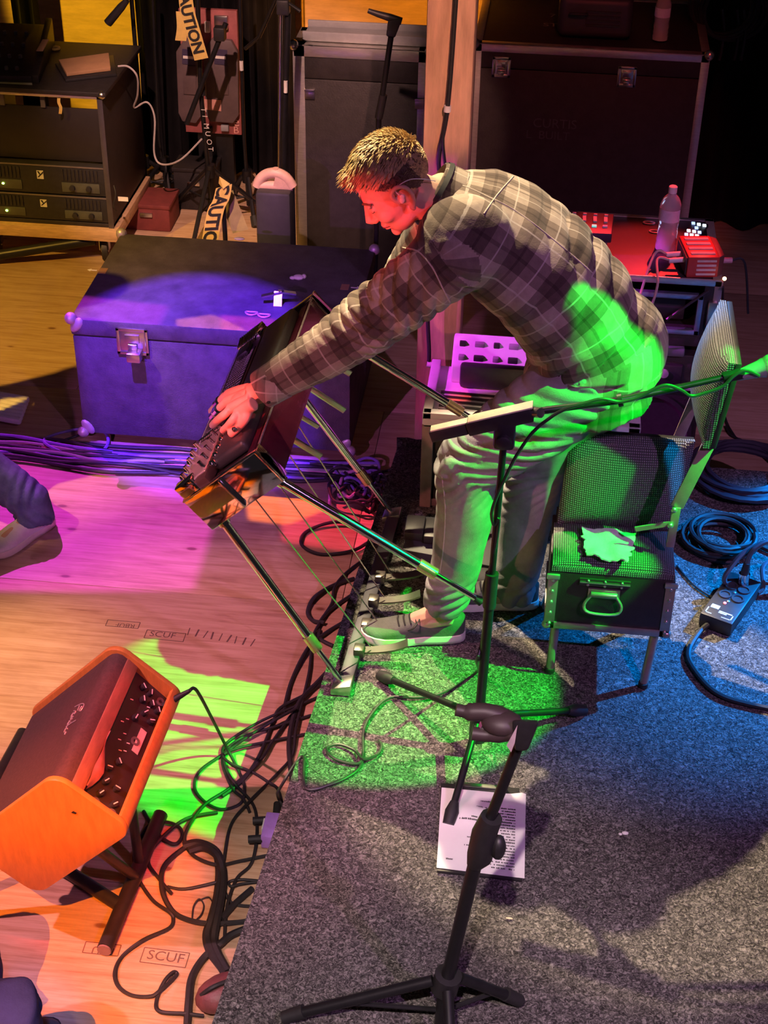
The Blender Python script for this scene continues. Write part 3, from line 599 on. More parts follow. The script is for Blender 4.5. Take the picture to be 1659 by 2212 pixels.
tx = MB(); put_text(tx, 'e', Yp(503, 272, PY-.003), (1, 0, 0), (0, 0, 1), .07); put_text(tx, 'B', Yp(504, 288, PY-.003), (1, 0, 0), (0, 0, 1), .05); put_text(tx, 'F', Yp(420, 264, PY-.003), (1, 0, 0), (0, 0, 1), .03); tx.build('lettering', M('salmon2', (.7, .35, .3), .6), t)
# ------------------------------------------------------------------ stands in the background
def tripod(t, base, r=.3, hub=.28, n=3, rot=.4, rl=.011, mat=black_metal):
    base = np.asarray(base, float)
    for k in range(n):
        a = rot+2*math.pi*k/n; f = base+A(r*math.cos(a), r*math.sin(a), .012)
        l = MB().tube([base+A(.02*math.cos(a), .02*math.sin(a), hub), f], rl, 8).build('leg', mat, t)
        MB().tube([f+nrm(base+A(0, 0, hub)-f)*.05, f], .017, 8).build('foot', black_rubber, l)
        MB().tube([base+A(.015*math.cos(a), .015*math.sin(a), hub*.45), base*.45+f*.55+A(0, 0, hub*.45)], .005, 6).build('brace', mat, t)
    MB().tube([base+A(0, 0, hub*.4), base+A(0, 0, hub*.5)], .018, 10).build('slider', mat, t)
    MB().tube([base+A(0, 0, hub-.03), base+A(0, 0, hub+.03)], .024, 10).build('hub', mat, t)
SY = 6.65
g = Zp(452, 470); g = A(Yp(437, 230, SY)[0]+.02, SY, 0)
t = thing('microphone_stand', 'black microphone stand wrapped with yellow caution tape', 'stand', g)
tripod(t, g)
top = Yp(425, -60, SY); MB().tube([g+A(0, 0, .05), Yp(433, 190, SY), top], .011, 10).build('pole', black_metal, t)
MB().tube([Yp(436, 178, SY), Yp(437, 205, SY)], .018, 10).build('clutch', black_plastic, t)
MB().tube([Yp(403, 268, SY-.05), Yp(478, 75, SY-.01), Yp(488, 50, SY)], .012, 10).build('boom_arm', black_metal, t)
MB().box(Yp(475, 72, SY-.01), (.05, .05, .06)).build('boom_clamp', black_plastic, t, None, .006)
tx = MB()
for k, ch in enumerate('TIMUOT'):
    p = Yp(434+k*3.1, 232+k*17, SY-.013); put_text(tx, ch, p, (0, 0, -1), (1, 0, 0), .035)
tx.build('lettering', print_white, t)
def ribbon(name, pts, w, mat, label, cat, txt=None, wdir=(1, 0, 0), size=None, t0=0.0, parent=None, up=None):
    """thin strip along a path with letters printed along it"""
    P_ = cr(pts, 8); L = [0]
    for i in range(1, len(P_)): L.append(L[-1]+np.linalg.norm(P_[i]-P_[i-1]))
    wd = [nrm(np.asarray(wdir(i/(len(P_)-1)) if callable(wdir) else wdir, float)) for i in range(len(P_))]
    mb = MB(); mb.add([p+wd[i]*s_*w/2 for i, p in enumerate(P_) for s_ in (-1, 1)], [(2*i, 2*i+1, 2*i+3, 2*i+2) for i in range(len(P_)-1)])
    ob = mb.build(name, mat, parent, None if parent is not None else P_[-1]); 
    if parent is None: tag(ob, label, cat)
    if txt:
        vv, ff = text_geo(txt, bold=.035); xs = [v[0] for v in vv]; ys = [v[1] for v in vv]; size = size or w*.78/max(ys)
        out = []
        for v in vv:
            s_ = min(max(t0+v[0]*size, 0), L[-1]-1e-5); i = max(0, np.searchsorted(L, s_)-1); i = min(i, len(P_)-2); f = (s_-L[i])/(L[i+1]-L[i])
            p = P_[i]*(1-f)+P_[i+1]*f; d = wd[i]; T = nrm(P_[i+1]-P_[i]); N = nrm(np.cross(d, T)); N = N if np.dot(N, CAM-p) > 0 else -N
            out.append(p+d*((max(ys)/2-v[1])*-size)+N*.002)
        MB().add(out, ff).build('lettering', print_black, ob)
    return ob
TY = SY-.07
ribbon('caution_tape', [Yp(398, -40, TY), Yp(404, 20, TY), Yp(418, 70, TY), Yp(435, 128, TY)], .064, tape_yellow, 'yellow caution tape hanging from the top of the taped stand', 'tape', 'CAUTION', lambda s_: (1, 0, .25), t0=.004)
ribbon('caution_tape', [Yp(392, 25, TY+.03), Yp(394, 60, TY+.03), Yp(390, 88, TY+.03)], .05, tape_yellow, 'plain end of yellow tape tied behind the taped stand', 'tape')
ty2 = 5.72
k0 = Yp(478, 398, ty2)
ribbon('caution_tape', [Yp(484, 402, ty2), Yp(478, 430, ty2), Yp(466, 455, ty2), Yp(455, 510, ty2), Yp(450, 545, ty2)], .07, tape_yellow, 'yellow caution tape trailing down behind the purple lit trunk', 'tape', 'CAUTION', lambda s_: (.35+.65*min(1, s_*2.2), 0, .12), t0=-.012)
mb = MB(); mb.add([Yp(474, 381, ty2), Yp(497, 397, ty2), Yp(482, 408, ty2-.01), Yp(472, 396, ty2+.01)], [(0, 1, 2), (0, 2, 3)]); tag(mb.build('tape_knot', tape_yellow, None, Yp(482, 408, ty2)), 'folded yellow tape end sticking up behind the trunk', 'tape')
ribbon('caution_tape', [Yp(486, 415, ty2+.05), Yp(500, 450, ty2+.06), Yp(520, 500, ty2+.06)], .07, M('tape_darker', (.42, .36, .14), .6), 'darker yellow tape tail spread behind the trunk', 'tape', None, (.9, 0, .3))  # darker yellow than the other tapes
g = A(k0[0], ty2+.03, 0); t = thing('base_stand', 'short dark stand holding the tape knot behind the trunk', 'stand', g); tripod(t, g, .16, .16); MB().tube([g+A(0, 0, .04), k0+A(0, .02, .01)], .01, 8).build('pole', black_metal, t)
def pole_stand(name, label, base, pts, r=.011, extra=None):
    t = thing(name, label, 'stand', base); tripod(t, base, .16, .2, 3, .9); MB().tube(pts, r, 10).build('pole', black_metal, t); return t
g = A(Yp(612, 300, 5.97)[0], 5.97, 0)
t = pole_stand('microphone_stand', 'tall black stand at the left side of the tall flight case', g, [g+A(0, 0, .05), Yp(613, 300, 6.0), Yp(622, 30, 6.0)], .013)
MB().box(Yp(612, 14, 6.0), (.05, .05, .06)).build('boom_clamp', black_plastic, t, None, .008)
MB().tube([Yp(648, 24, 5.98), Yp(600, -10, 6.0), Yp(560, 80, 6.1), Yp(530, 105, 6.15)], .008, 8).build('boom_arm', black_metal, t)
MB().tube([Yp(617, 175, 5.985), Yp(617, 200, 5.985)], .008, 8).build('lock_collar', print_white, t)
MB().tube([Yp(604, 370, 6.02), Yp(606, 30, 6.02)], .009, 10).build('inner_pole', steel, t)
g = A(Yp(527, 200, 6.8)[0], 6.8, 0)
t = pole_stand('light_pole', 'thin black pole standing before the black drape', g, [g+A(0, 0, .05), Yp(527, 300, 6.8), Yp(517, -40, 6.8)], .008)
MB().tube([Yp(521, 132, 6.79), Yp(522, 152, 6.79)], .009, 8).build('collar', print_white, t)
g = A(Yp(345, 200, 6.9)[0], 6.9, 0)
pole_stand('light_pole', 'thin dark pole standing right of the amplifier rack', g, [g+A(0, 0, .05), Yp(343, 300, 6.9), Yp(328, -40, 6.9)], .007)
# microphone clip stand behind the man
g = A(Yp(818, 300, 5.72)[0]-.01, 5.72, 0)
t = pole_stand('microphone_stand', 'black stand with an empty clip before the tall flight case', g, [g+A(0, 0, .05), Yp(818, 260, 5.72), Yp(846, 70, 5.72)], .011)
MB().tube([Yp(818, 255, 5.72), Yp(828, 205, 5.72)], .016, 10).build('clutch', black_plastic, t)
MB().hexa([Yp(834, 78, 5.70), Yp(853, 82, 5.70), Yp(853, 82, 5.74), Yp(834, 78, 5.74), Yp(838, 45, 5.70), Yp(870, 38, 5.70), Yp(870, 38, 5.74), Yp(838, 45, 5.74)]).build('swivel', black_plastic, t, None, .006)
MB().tube([Yp(868, 46, 5.72), Yp(842, 38, 5.72), Yp(815, 30, 5.72), Yp(795, 23, 5.72)], [.014, .015, .012, .009], 10).build('microphone_clip', black_plastic, t)
a = Yp(233, 48, 6.7)
t = thing('microphone_stand', 'black microphone on a boom before the yellow lit wall', 'stand', A(Yp(300, 200, 6.9)[0], 6.9, 0)); tripod(t, ORG[t.name], .25, .2)
MB().tube([ORG[t.name]+A(0, 0, .05), ORG[t.name]+A(0, 0, 1.12)], .01, 10).build('pole', black_metal, t)
MB().tube([ORG[t.name]+A(0, 0, 1.12), Yp(268, 8, 6.7)], .008, 8).build('boom_arm', black_metal, t)
MB().tube([Yp(275, 0, 6.7), Yp(262, 15, 6.7), Yp(233, 50, 6.7)], [.012, .018, .02], 12).build('microphone', black_plastic, t)
# floor clutter behind the trunk
def jug():
    y = 5.78; c = Yp(596, 420, y); s_ = 1/500
    t = thing('jug', 'plastic jug with orange lit handle top by the tall stand', 'jug', A(c[0], y, 0))
    jm = M('jug_orange_lit', (.85, .55, .4), .45)  # white plastic with the orange light put into its colour
    prof = [(556, 402), (562, 388), (576, 376), (598, 374), (618, 384), (632, 404)]
    top = [Yp(a_, b_, y) for a_, b_ in prof]
    z = top[0][2]
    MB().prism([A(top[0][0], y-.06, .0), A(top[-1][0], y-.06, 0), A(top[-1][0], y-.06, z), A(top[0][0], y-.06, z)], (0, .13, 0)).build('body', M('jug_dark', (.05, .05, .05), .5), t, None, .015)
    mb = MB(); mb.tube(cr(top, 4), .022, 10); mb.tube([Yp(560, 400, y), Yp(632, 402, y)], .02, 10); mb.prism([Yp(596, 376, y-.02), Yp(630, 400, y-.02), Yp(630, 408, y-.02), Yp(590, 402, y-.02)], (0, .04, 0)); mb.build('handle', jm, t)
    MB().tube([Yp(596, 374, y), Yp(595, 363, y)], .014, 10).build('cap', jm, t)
jug()
for px, py, w, d, h_, m_, lab in ((330, 480, .22, .2, .12, M('dull_red2', (.2, .04, .035), .7), 'dull red box on the floor behind the trunk'), (430, 440, .2, .16, .2, black_case, 'small black box behind the trailing caution tape')):
    c = Zp(px, py, 0); t = thing('storage_box', lab, 'box', c); MB().box(c+A(0, 0, h_/2), (w, d, h_)).build('body', m_, t, None, .008); MB().box(c+A(0, 0, h_+.004), (w+.01, d+.01, .02)).build('lid', m_, t, None, .004); MB().box(c+A(0, -d/2-.006, h_*.7), (.06, .012, .02)).build('clasp', steel, t, None, .002)
# ------------------------------------------------------------------ purple lit trunk
ty = 4.70; tx0, tx1 = Zp(184, 955)[0]+.0, Zp(757, 995)[0]; tz0 = .045
tz1 = Yp(162, 688, ty)[2]; tyb = Zp(240, 503, tz1)[1]; seamz = Yp(165, 724, ty)[2]
t = thing('road_trunk', 'large black trunk with rounded corner caps and a big latch', 'trunk', ((tx0+tx1)/2, (ty+tyb)/2, 0))
flatbox('body', tx0, tx1, ty, tyb, tz0, seamz-.002, tolex, t, .006); lid = flatbox('lid', tx0-.004, tx1+.004, ty-.004, tyb+.004, seamz+.002, tz1, tolex, t, .008)
for xx in (tx0, tx1):
    for zz, s_ in ((tz0+.005, -1), (tz1, 1)):
        mb = MB(); mb.ell((xx, ty, zz), (.022, .022, .022), None, 12, 8); sg = 1 if xx == tx0 else -1
        mb.ell((xx+sg*.02, ty-.003, zz-s_*.024), (.019, .007, .034), np.array([[math.cos(.6*sg*s_), 0, math.sin(.6*sg*s_)], [0, 1, 0], [-math.sin(.6*sg*s_), 0, math.cos(.6*sg*s_)]]), 10, 6); mb.build('corner_cap', M('cap_steel', (.62, .56, .58), .45, .5) if 'cap_steel' not in MATS else MATS['cap_steel'], t)
    MB().ell((xx, tyb, tz1), (.022, .022, .022), None, 12, 8).build('corner_cap', MATS['cap_steel'], t)
lc = latch(None, Yp(286, 738, ty-.006), .115, .105, t)
MB().box(Yp(291, 768, ty-.03), (.05, .05, .035)).build('latch_tongue', steel, lc, None, .004)
mb = MB(); c = Zp(602, 656, tz1); mb.bar(c+A(-.06, -.01, .03), c+A(.02, .0, .05), .02, .006); mb.bar(c+A(.0, 0, .05), c+A(.06, .02, .035), .02, .006); mb.bar(c+A(0, -.02, .0), c+A(0, 0, .05), .03, .008); mb.build('latch_wing', steel, t)
for xx in (tx0+.3, tx1-.15, tx0+.1):
    for yy in (ty+.1, tyb-.1):
        w_ = MB().lathe([(.012, -.012), (.024, -.01), (.024, .01), (.012, .012)], (xx, yy, .024), (1, 0, 0), 14).build('castor', black_rubber, t)
st_m = M('sticker_brown', (.3, .17, .1), .6)
for px, py, s_ in ((222, 585, -1), (745, 620, 1)):
    c = Zp(px, py, tz1+.001); sb = MB().box(c, (.03, .045, .001)).build('sticker', st_m, lid)
    mb = MB(); mb.box(c+A(s_*.035, 0, 0), (.025, .006, .001)); mb.add([c+A(s_*.045, .012, .0005), c+A(s_*.045, -.012, .0005), c+A(s_*.06, 0, .0005)], [(0, 1, 2)]); mb.build('arrow_mark', print_white, sb)
for k, (px, py) in enumerate(((543, 676), (570, 681))):
    c = Zp(px, py, tz1+.004); tag(MB().tube([c+A(.022*math.cos(a), .012*math.sin(a)+.004*math.cos(2*a), 0) for a in np.linspace(0, 2*math.pi, 15)[:-1]], .0035, 6, True).build('guitar_pick', M('pick_pink', (.6, .35, .6), .4) if 'pick_pink' not in MATS else MATS['pick_pink'], None, c), 'pale oval outline pick lying on the trunk lid', 'pick', 'picks on the trunk lid')
c = Zp(645, 603, tz1+.001); mb = MB(); mb.ell(c+A(0, 0, .008), (.022, .016, .01), None, 8, 6); mb.ell(c+A(-.022, -.004, .006), (.012, .008, .007), None, 8, 6); mb.ell(c+A(.018, .01, .008), (.01, .012, .009), None, 8, 6); tag(mb.build('crumpled_tissue', print_white, None, c), 'crumpled pale tissue lying on the trunk lid', 'tissue')
c = Zp(517, 518, tz1+.001); tag(MB().ell(c+A(0, 0, .005), (.022, .012, .005), None, 10, 6).build('paper_scrap', print_white, None, c), 'small white scrap at the rear edge of the trunk lid', 'scrap')
# ------------------------------------------------------------------ rack table at the right
ry = 4.75; rzt = Yp(1558, 607, ry)[2]; r0, r1 = -.02, Zp(1560, 607, rzt)[0]; rb = 5.24; rzb = Yp(1540, 752, ry)[2]
t = thing('speaker_cabinet', 'black loudspeaker cabinet standing under the open rack', 'speaker', ((r0+r1)/2, ry+.2, 0))
flatbox('cabinet', r0+.04, r1-.01, ry+.0, rb, 0.0, rzb-.035, black_case, t, .008)
flatbox('top_lip', r0+.03, r1-.09, ry-.02, rb, rzb-.035, rzb-.004, M('blue_grey', (.1, .12, .15), .5), t, .008)
c = A(.43, ry-.004, .2); MB().lathe([(.165, .0), (.165, .012), (.15, .014), (.13, -.004), (.1, -.02), (.05, -.035), (.045, -.02), (.02, -.01), (.001, -.008)], c, (0, -1, 0), 36).build('speaker_cone', black_rubber, t)
hd = MB(); hd.box(Yp(1432, 810, ry-.012), (.13, .02, .09)); hdl = hd.build('handle_plate', black_plastic, t, None, .006); MB().lathe([(.018, 0), (.016, .008), (.004, .01)], Yp(1434, 806, ry-.02), (0, -1, 0), 14).build('connector', grey_plastic, hdl)
for px in (1362, 1492): MB().tube([Yp(px-14, 838, ry-.02), Yp(px+14, 840, ry-.02)], .01, 8).build('handle_bar', grey_plastic, t)
t = thing('equipment_rack', 'open black equipment rack with blue lit inner frame', 'rack', ((r0+r1)/2, ry+.25, rzb))
W_ = .03
flatbox('top_panel', r0, r1, ry, rb, rzt-.02, rzt, M('rack_top', (.03, .026, .026), .45), t, .003)
flatbox('bottom_panel', r0, r1, ry, rb, rzb, rzb+.05, black_case, t, .003)
for xx in (r0, r1-.02): flatbox('side_panel', xx, xx+.02, ry, rb, rzb+.05, rzt-.02, black_case, t, .003)
flatbox('back_panel', r0+.02, r1-.02, rb-.02, rb, rzb+.05, rzt-.02, black_case, t)
flatbox('front_rail', r0, r1, ry-.006, ry, rzt-.02, rzt+.004, alu, t, .001); flatbox('rear_rail', r0, r1, rb-.02, rb, rzt, rzt+.004, alu, t, .001)
flatbox('front_rail', r1-.022, r1+.004, ry-.006, ry, rzb, rzt, M('pink_rail', (.4, .3, .3), .4, .6), t, .001)
flatbox('top_rail', r1-.03, r1, ry, rb, rzt, rzt+.004, M('raw_board', (.3, .26, .2), .7), t)
ift = [Yp(1260, 612, ry-.002), Yp(1520, 642, ry-.002), Yp(1500, 722, ry-.002), Yp(1255, 700, ry-.002)]
ix0, ix1, iz0, iz1 = .1, ift[1][0], ift[2][2], ift[1][2]+.01
blue_lit_al = M('frame_blue_lit', (.35, .42, .55), .35, .8)  # blue light put into the frame's metal colour
for (xa, xb, za_, zb_) in ((ix0, ix1, iz1-.018, iz1), (ix0, ix1, iz0, iz0+.018), (ix0, ix0+.018, iz0, iz1), (ix1-.018, ix1, iz0, iz1)): flatbox('inner_frame', xa, xb, ry-.012, ry+.01, za_, zb_, blue_lit_al, t, .002)
flatbox('face_panel', r0+.02, ix0, ry-.002, ry+.01, rzb+.05, rzt-.02, black_case, t); flatbox('face_panel', ix1, r1-.022, ry-.002, ry+.01, rzb+.05, rzt-.02, black_case, t)
flatbox('inner_gear', ix0+.03, ix1-.05, ry+.06, ry+.3, iz0+.02, iz0+.1, M('gear_dark', (.03, .025, .022), .5), t, .004)
MB().tube([Yp(1440, 690, ry-.02), Yp(1530, 628, ry-.02)], .005, 8).build('lid_stay', M('stay_dark', (.08, .06, .07), .4, .5), t)
MB().box(Yp(1536, 680, ry-.012), (.03, .02, .1)).build('latch', steel, t, None, .004)
MB().ell(Yp(1565, 602, ry-.01), (.007, .007, .007)).build('lamp', EM('warm_led', (1, .55, .3), 4), t)
# things on the rack
TZ = rzt+.001
bottle(Zp(1437, 538, TZ), 'full clear water bottle with violet label on the rack', .23, .036)
t = thing('audio_interface', 'small red lit box with two plugged cables on the rack', 'device', Zp(1500, 590, TZ))
o = Zp(1482, 600, TZ); xa, ya = nrm(Zp(1545, 600, TZ)-o), nrm(Zp(1458, 545, TZ)-o)
red_lit_box = M('red_lit_box', (.5, .05, .04), .4, 0, .1, 20)  # red light falling on the box is put into its colour
def lp(a_, b_, c_): return o+xa*a_+ya*b_+A(0, 0, c_)
L2, W2, H2 = .17, .105, .075
MB().hexa([lp(0, 0, 0), lp(W2, 0, 0), lp(W2, L2, 0), lp(0, L2, 0), lp(0, 0, H2), lp(W2, 0, H2), lp(W2, L2, H2), lp(0, L2, H2)]).build('body', red_lit_box, t, None, .004)
MB().hexa([lp(-.004, .01, .006), lp(0, .01, .006), lp(0, L2-.01, .006), lp(-.004, L2-.01, .006), lp(-.004, .01, H2-.008), lp(0, .01, H2-.008), lp(0, L2-.01, H2-.008), lp(-.004, L2-.01, H2-.008)]).build('socket_panel', black_plastic, t)
vent_m = M('vent_cream', (.75, .6, .5), .5)
for k in range(4): MB().hexa([lp(.012, L2*(.12+.22*k), H2), lp(W2-.012, L2*(.12+.22*k), H2), lp(W2-.012, L2*(.2+.22*k), H2), lp(.012, L2*(.2+.22*k), H2), lp(.012, L2*(.12+.22*k), H2+.004), lp(W2-.012, L2*(.12+.22*k), H2+.004), lp(W2-.012, L2*(.2+.22*k), H2+.004), lp(.012, L2*(.2+.22*k), H2+.004)]).build('vent', vent_m, t)
for k in range(4): MB().hexa([lp(.03, -.003, .01+.016*k), lp(W2-.01, -.003, .01+.016*k), lp(W2-.01, 0, .01+.016*k), lp(.03, 0, .01+.016*k), lp(.03, -.003, .017+.016*k), lp(W2-.01, -.003, .017+.016*k), lp(W2-.01, 0, .017+.016*k), lp(.03, 0, .017+.016*k)]).build('vent', vent_m, t)
MB().hexa([lp(W2-.002, .0, 0), lp(W2+.02, .02, 0), lp(W2+.02, L2-.02, 0), lp(W2-.002, L2, 0), lp(W2-.002, 0, H2), lp(W2+.02, .02, H2), lp(W2+.02, L2-.02, H2), lp(W2-.002, L2, H2)]).build('end_block', M('box_brown', (.16, .06, .05), .5), t, None, .004)
for k, (b_, lab) in enumerate(((.09, 'thin cable with pale plug arching from the interface box'), (.045, 'thin cable with second pale plug dropping into the rack'))):
    p = lp(-.004, b_, .045); d = -xa
    t = thing('audio_cable', lab, 'cable', p); MB().tube([p, p+d*.05+A(0, 0, -.004)], .009, 10).build('plug', white_plastic, t)
    e = (Yp(1382, 640, ry-.05), Yp(1378, 672, ry-.06)) if k == 0 else (Yp(1420, 618, ry-.05), Yp(1398, 690, ry-.05))
    MB().tube(cr([p+d*.05, p+d*.09+A(0, -.0, .0), *e, e[1]+A(-.01, .0, -.1)], 8), .0045, 8).build('lead', M('pale_lead', (.6, .45, .4), .5) if 'pale_lead' not in MATS else MATS['pale_lead'], t)
t = thing('audio_cable', 'pink plug and lead at the outer side of the interface box', 'cable', lp(W2+.02, .05, .04)); p = lp(W2+.02, .05, .04); MB().tube([p, p+xa*.035], .01, 10).build('plug', M('pink_plug', (.6, .3, .35), .5), t); MB().tube(cr([p+xa*.035, p+xa*.08+A(0, 0, -.01), p+xa*.12+A(0, 0, -.2)], 6), .004, 6).build('lead', black_rubber, t)
# remote with lit keys
key_led = EM('key_white', (.75, .85, 1), 2.2); key_blue = EM('key_blue', (.35, .5, 1), 2.0)
pts = [Zp(1468, 527, TZ), Zp(1502, 530, TZ), Zp(1530, 492, TZ), Zp(1494, 484, TZ)]
t = thing('remote_keypad', 'black keypad with glowing keys lying on the rack', 'keypad', sum(pts)/4)
MB().hexa([*pts, *[p+A(0, 0, .014) for p in pts]]).build('body', black_plastic, t, None, .003)
for i in range(3):
    for j in range(5):
        s_, u_ = (i+.5)/3, (j+.5)/5.2; p = pts[0]*(1-s_)*(1-u_)+pts[1]*s_*(1-u_)+pts[2]*s_*u_+pts[3]*(1-s_)*u_
        if j == 3 and i != 1: continue
        MB().box(p+A(0, 0, .0155), (.012, .016, .004)).build('key', key_blue if (i+j) % 3 == 1 else key_led, t)
# fader mixer on a red lit block
pts = [Zp(1150, 497, TZ+.09), Zp(1322, 505, TZ+.09), Zp(1326, 462, TZ+.09), Zp(1160, 450, TZ+.09)]
t = thing('fader_mixer', 'small black fader mixer with lit channels on the rack', 'mixer', sum(pts)/4-A(0, 0, .02))
MB().hexa([*[p-A(0, 0, .035) for p in pts], *pts]).build('body', black_plastic, t, None, .004)
teal = EM('teal_lamp', (.25, .75, .65), .8); ivory = M('ivory', (.45, .48, .45), .5)
for i in range(7):
    s_ = (i+.6)/7.3
    for (u_, dx, dy, m_) in ((.62, .012, .04, ivory), (.3, .016, .01, teal if i % 2 else white_plastic), (.85, .012, .008, ivory)):
        p = pts[0]*(1-s_)*(1-u_)+pts[1]*s_*(1-u_)+pts[2]*s_*u_+pts[3]*(1-s_)*u_
        MB().box(p+A(0, 0, .003), (dx, dy, .006)).build('channel_fader', m_, t)
b0 = [Zp(1170, 560, TZ), Zp(1306, 555, TZ), Zp(1318, 500, TZ), Zp(1190, 490, TZ)]; zt = TZ+.054
t = thing('power_supply', 'red lit block under the fader mixer on the rack', 'device', sum(b0)/4)
MB().hexa([*b0, *[p+A(0, .03, zt-TZ) for p in b0]]).build('body', M('grey_block', (.35, .32, .32), .5), t, None, .005)
MB().box(b0[1]+A(-.03, -.0, .02), (.03, .012, .015)).build('socket', black_plastic, t)
for k, (px, py) in enumerate(((1402, 481), (1415, 500))):
    c = Zp(px, py, TZ+.002); tag(MB().tube([c+A(.02*math.cos(a), .011*math.sin(a), 0) for a in np.linspace(0, 2*math.pi, 15)[:-1]], .003, 6, True).build('guitar_pick', M('pick_grey', (.5, .48, .5), .4) if 'pick_grey' not in MATS else MATS['pick_grey'], None, c), 'grey teardrop pick lying beside the bottle on the rack', 'pick', 'picks on the rack')
# ================================================================== riser: mixing console on its case
mz = .6; mx0, mx1, my0, my1 = -.315, .36, 4.085, 4.43
t = thing('console_case', 'black case with worn edge strip standing on the riser', 'case', ((mx0+mx1)/2, (my0+my1)/2, RH))
flatbox('body', mx0+.03, mx1-.01, my0+.02, my1, RH, mz-.045, black_case, t, .006)
flatbox('edge_strip', mx0+.0, mx0+.036, my0+.0, my0+.03, RH+.005, mz-.03, M('worn_wood', (.3, .22, .2), .7), t, .003)
flatbox('bottom_rail', mx0+.03, mx1, my0+.012, my0+.02, RH+.005, RH+.03, MATS['pink_rail'], t, .001)
for k in range(2): MB().ell((mx0+.07+.4*k, my0+.018, mz-.07), (.006, .004, .006)).build('rivet', steel, t)
MB().tube(cr([A(mx0+.09, my0+.01, mz-.075), A(mx0+.2, my0-.012, mz-.085), A(mx0+.33, my0+.01, mz-.075)], 6), .006, 8).build('handle', black_plastic, t)
t = thing('mixing_console', 'pale mixing console with slotted panel on the black case', 'mixer', ((mx0+mx1)/2, (my0+my1)/2, mz-.045))
pale = M('pale_console', (.62, .6, .63), .45, 0, .06, 20)
flatbox('frame', mx0, mx1, my0, my1, mz-.043, mz-.01, pale, t, .006)
for (a, b_, c_, d_) in ((mx0, mx1, my0, my0+.03), (mx0, mx0+.03, my0, my1), (mx1-.04, mx1, my0, my1)): flatbox('frame_rim', a, b_, c_, d_, mz-.012, mz+.012, pale, t, .004)
for k in range(5):
    y = my0+.05+.028*k; MB().hexa([A(mx0+.045, y, mz-.011), A(mx0+.2+.012*k, y-.008, mz-.011), A(mx0+.2+.012*k, y+.004, mz-.011), A(mx0+.045, y+.012, mz-.011), A(mx0+.045, y, mz-.006), A(mx0+.2+.012*k, y-.008, mz-.006), A(mx0+.2+.012*k, y+.004, mz-.006), A(mx0+.045, y+.012, mz-.006)]).build('slot', black_plastic, t)
flatbox('slot_panel', mx0+.03, mx0+.3, my0+.03, my0+.19, mz-.011, mz-.009, M('lilac_lit_panel', (.75, .7, .78), .5), t)  # white panel, a trace of the purple light in its colour
flatbox('display_housing', mx0+.1, mx1-.2, my0+.2, my0+.235, mz-.01, mz+.075, black_plastic, t, .012)
sc = MB(); sc.hexa([A(mx0+.07, my0+.235, mz-.01), A(mx1-.12, my0+.235, mz-.01), A(mx1-.12, my1-.01, mz-.01), A(mx0+.07, my1-.01, mz-.01), A(mx0+.07, my0+.24, mz+.05), A(mx1-.12, my0+.24, mz+.05), A(mx1-.12, my1-.01, mz+.12), A(mx0+.07, my1-.01, mz+.12)]); hd = sc.build('rear_housing', pale, t, None, .006)
tx = MB(); put_text(tx, '12', A(mx0+.22, my0+.2385, mz+.015), (1, 0, 0), (0, .08, 1), .035); tx.build('number', print_black, hd)
for k in range(6):
    for j in range(2):
        y = my0+.265+.04*j; p = A(mx0+.1+.055*k, y, mz+.05+.07*(y-my0-.24)/.1+.0); MB().box(p, (.02+.012*(k % 2), .018, .02)).build('button', black_plastic if (k+j) % 2 else grey_plastic, t, None, .003)
for k in range(5):
    for j in range(4): MB().lathe([(.009, 0), (.008, .016), (.003, .018)], A(mx1-.2+.035*k, my0+.05+.04*j, mz-.01), (0, 0, 1), 10).build('knob', (white_plastic, black_plastic, grey_plastic)[(k*2+j) % 3], t)
flatbox('knob_panel', mx1-.24, mx1-.035, my0+.03, my0+.2, mz-.011, mz-.009, black_plastic, t)
flatbox('screen', mx1-.23, mx1-.13, my0+.2, my0+.205, mz+.0, mz+.035, EM('yellow_lamp', (.9, .9, .3), .5), t)
# low black pedal board and small bag behind the man's leg
p = [Zp(868, 1215, RH), Zp(1080, 1255, RH), Zp(1075, 1170, RH), Zp(885, 1150, RH)]
t = thing('pedal_board', 'low black pedal board on the riser behind the man', 'board', sum(p)/4); mb = MB(); mb.hexa([*p, *[q+A(0, 0, .05 if i < 2 else .07) for i, q in enumerate(p)]]); mb.build('deck', M('board_blue_black', (.035, .037, .045), .55), t, None, .004)
for k in range(3): MB().box(p[0]*(1-k*.2-.1)+p[1]*(k*.2+.1)+A(0, .09, .075), (.06, .1, .03)).build('pedal', black_plastic, t, None, .006)
c = Zp(1040, 1285, RH); t = thing('soft_bag', 'small black soft bag on the riser behind the trouser leg', 'bag', c); me = MB().ell(c+A(0, .02, .035), (.07, .05, .038), None, 16, 10); me.build('body', M('bag_cloth', (.02, .02, .022), .8, 0, .3, 20, .5, 30), t); MB().tube(cr([c+A(-.05, -.03, .04), c+A(0, -.04, .06), c+A(.05, -.03, .04)], 5), .005, 6).build('strap', black_rubber, t)
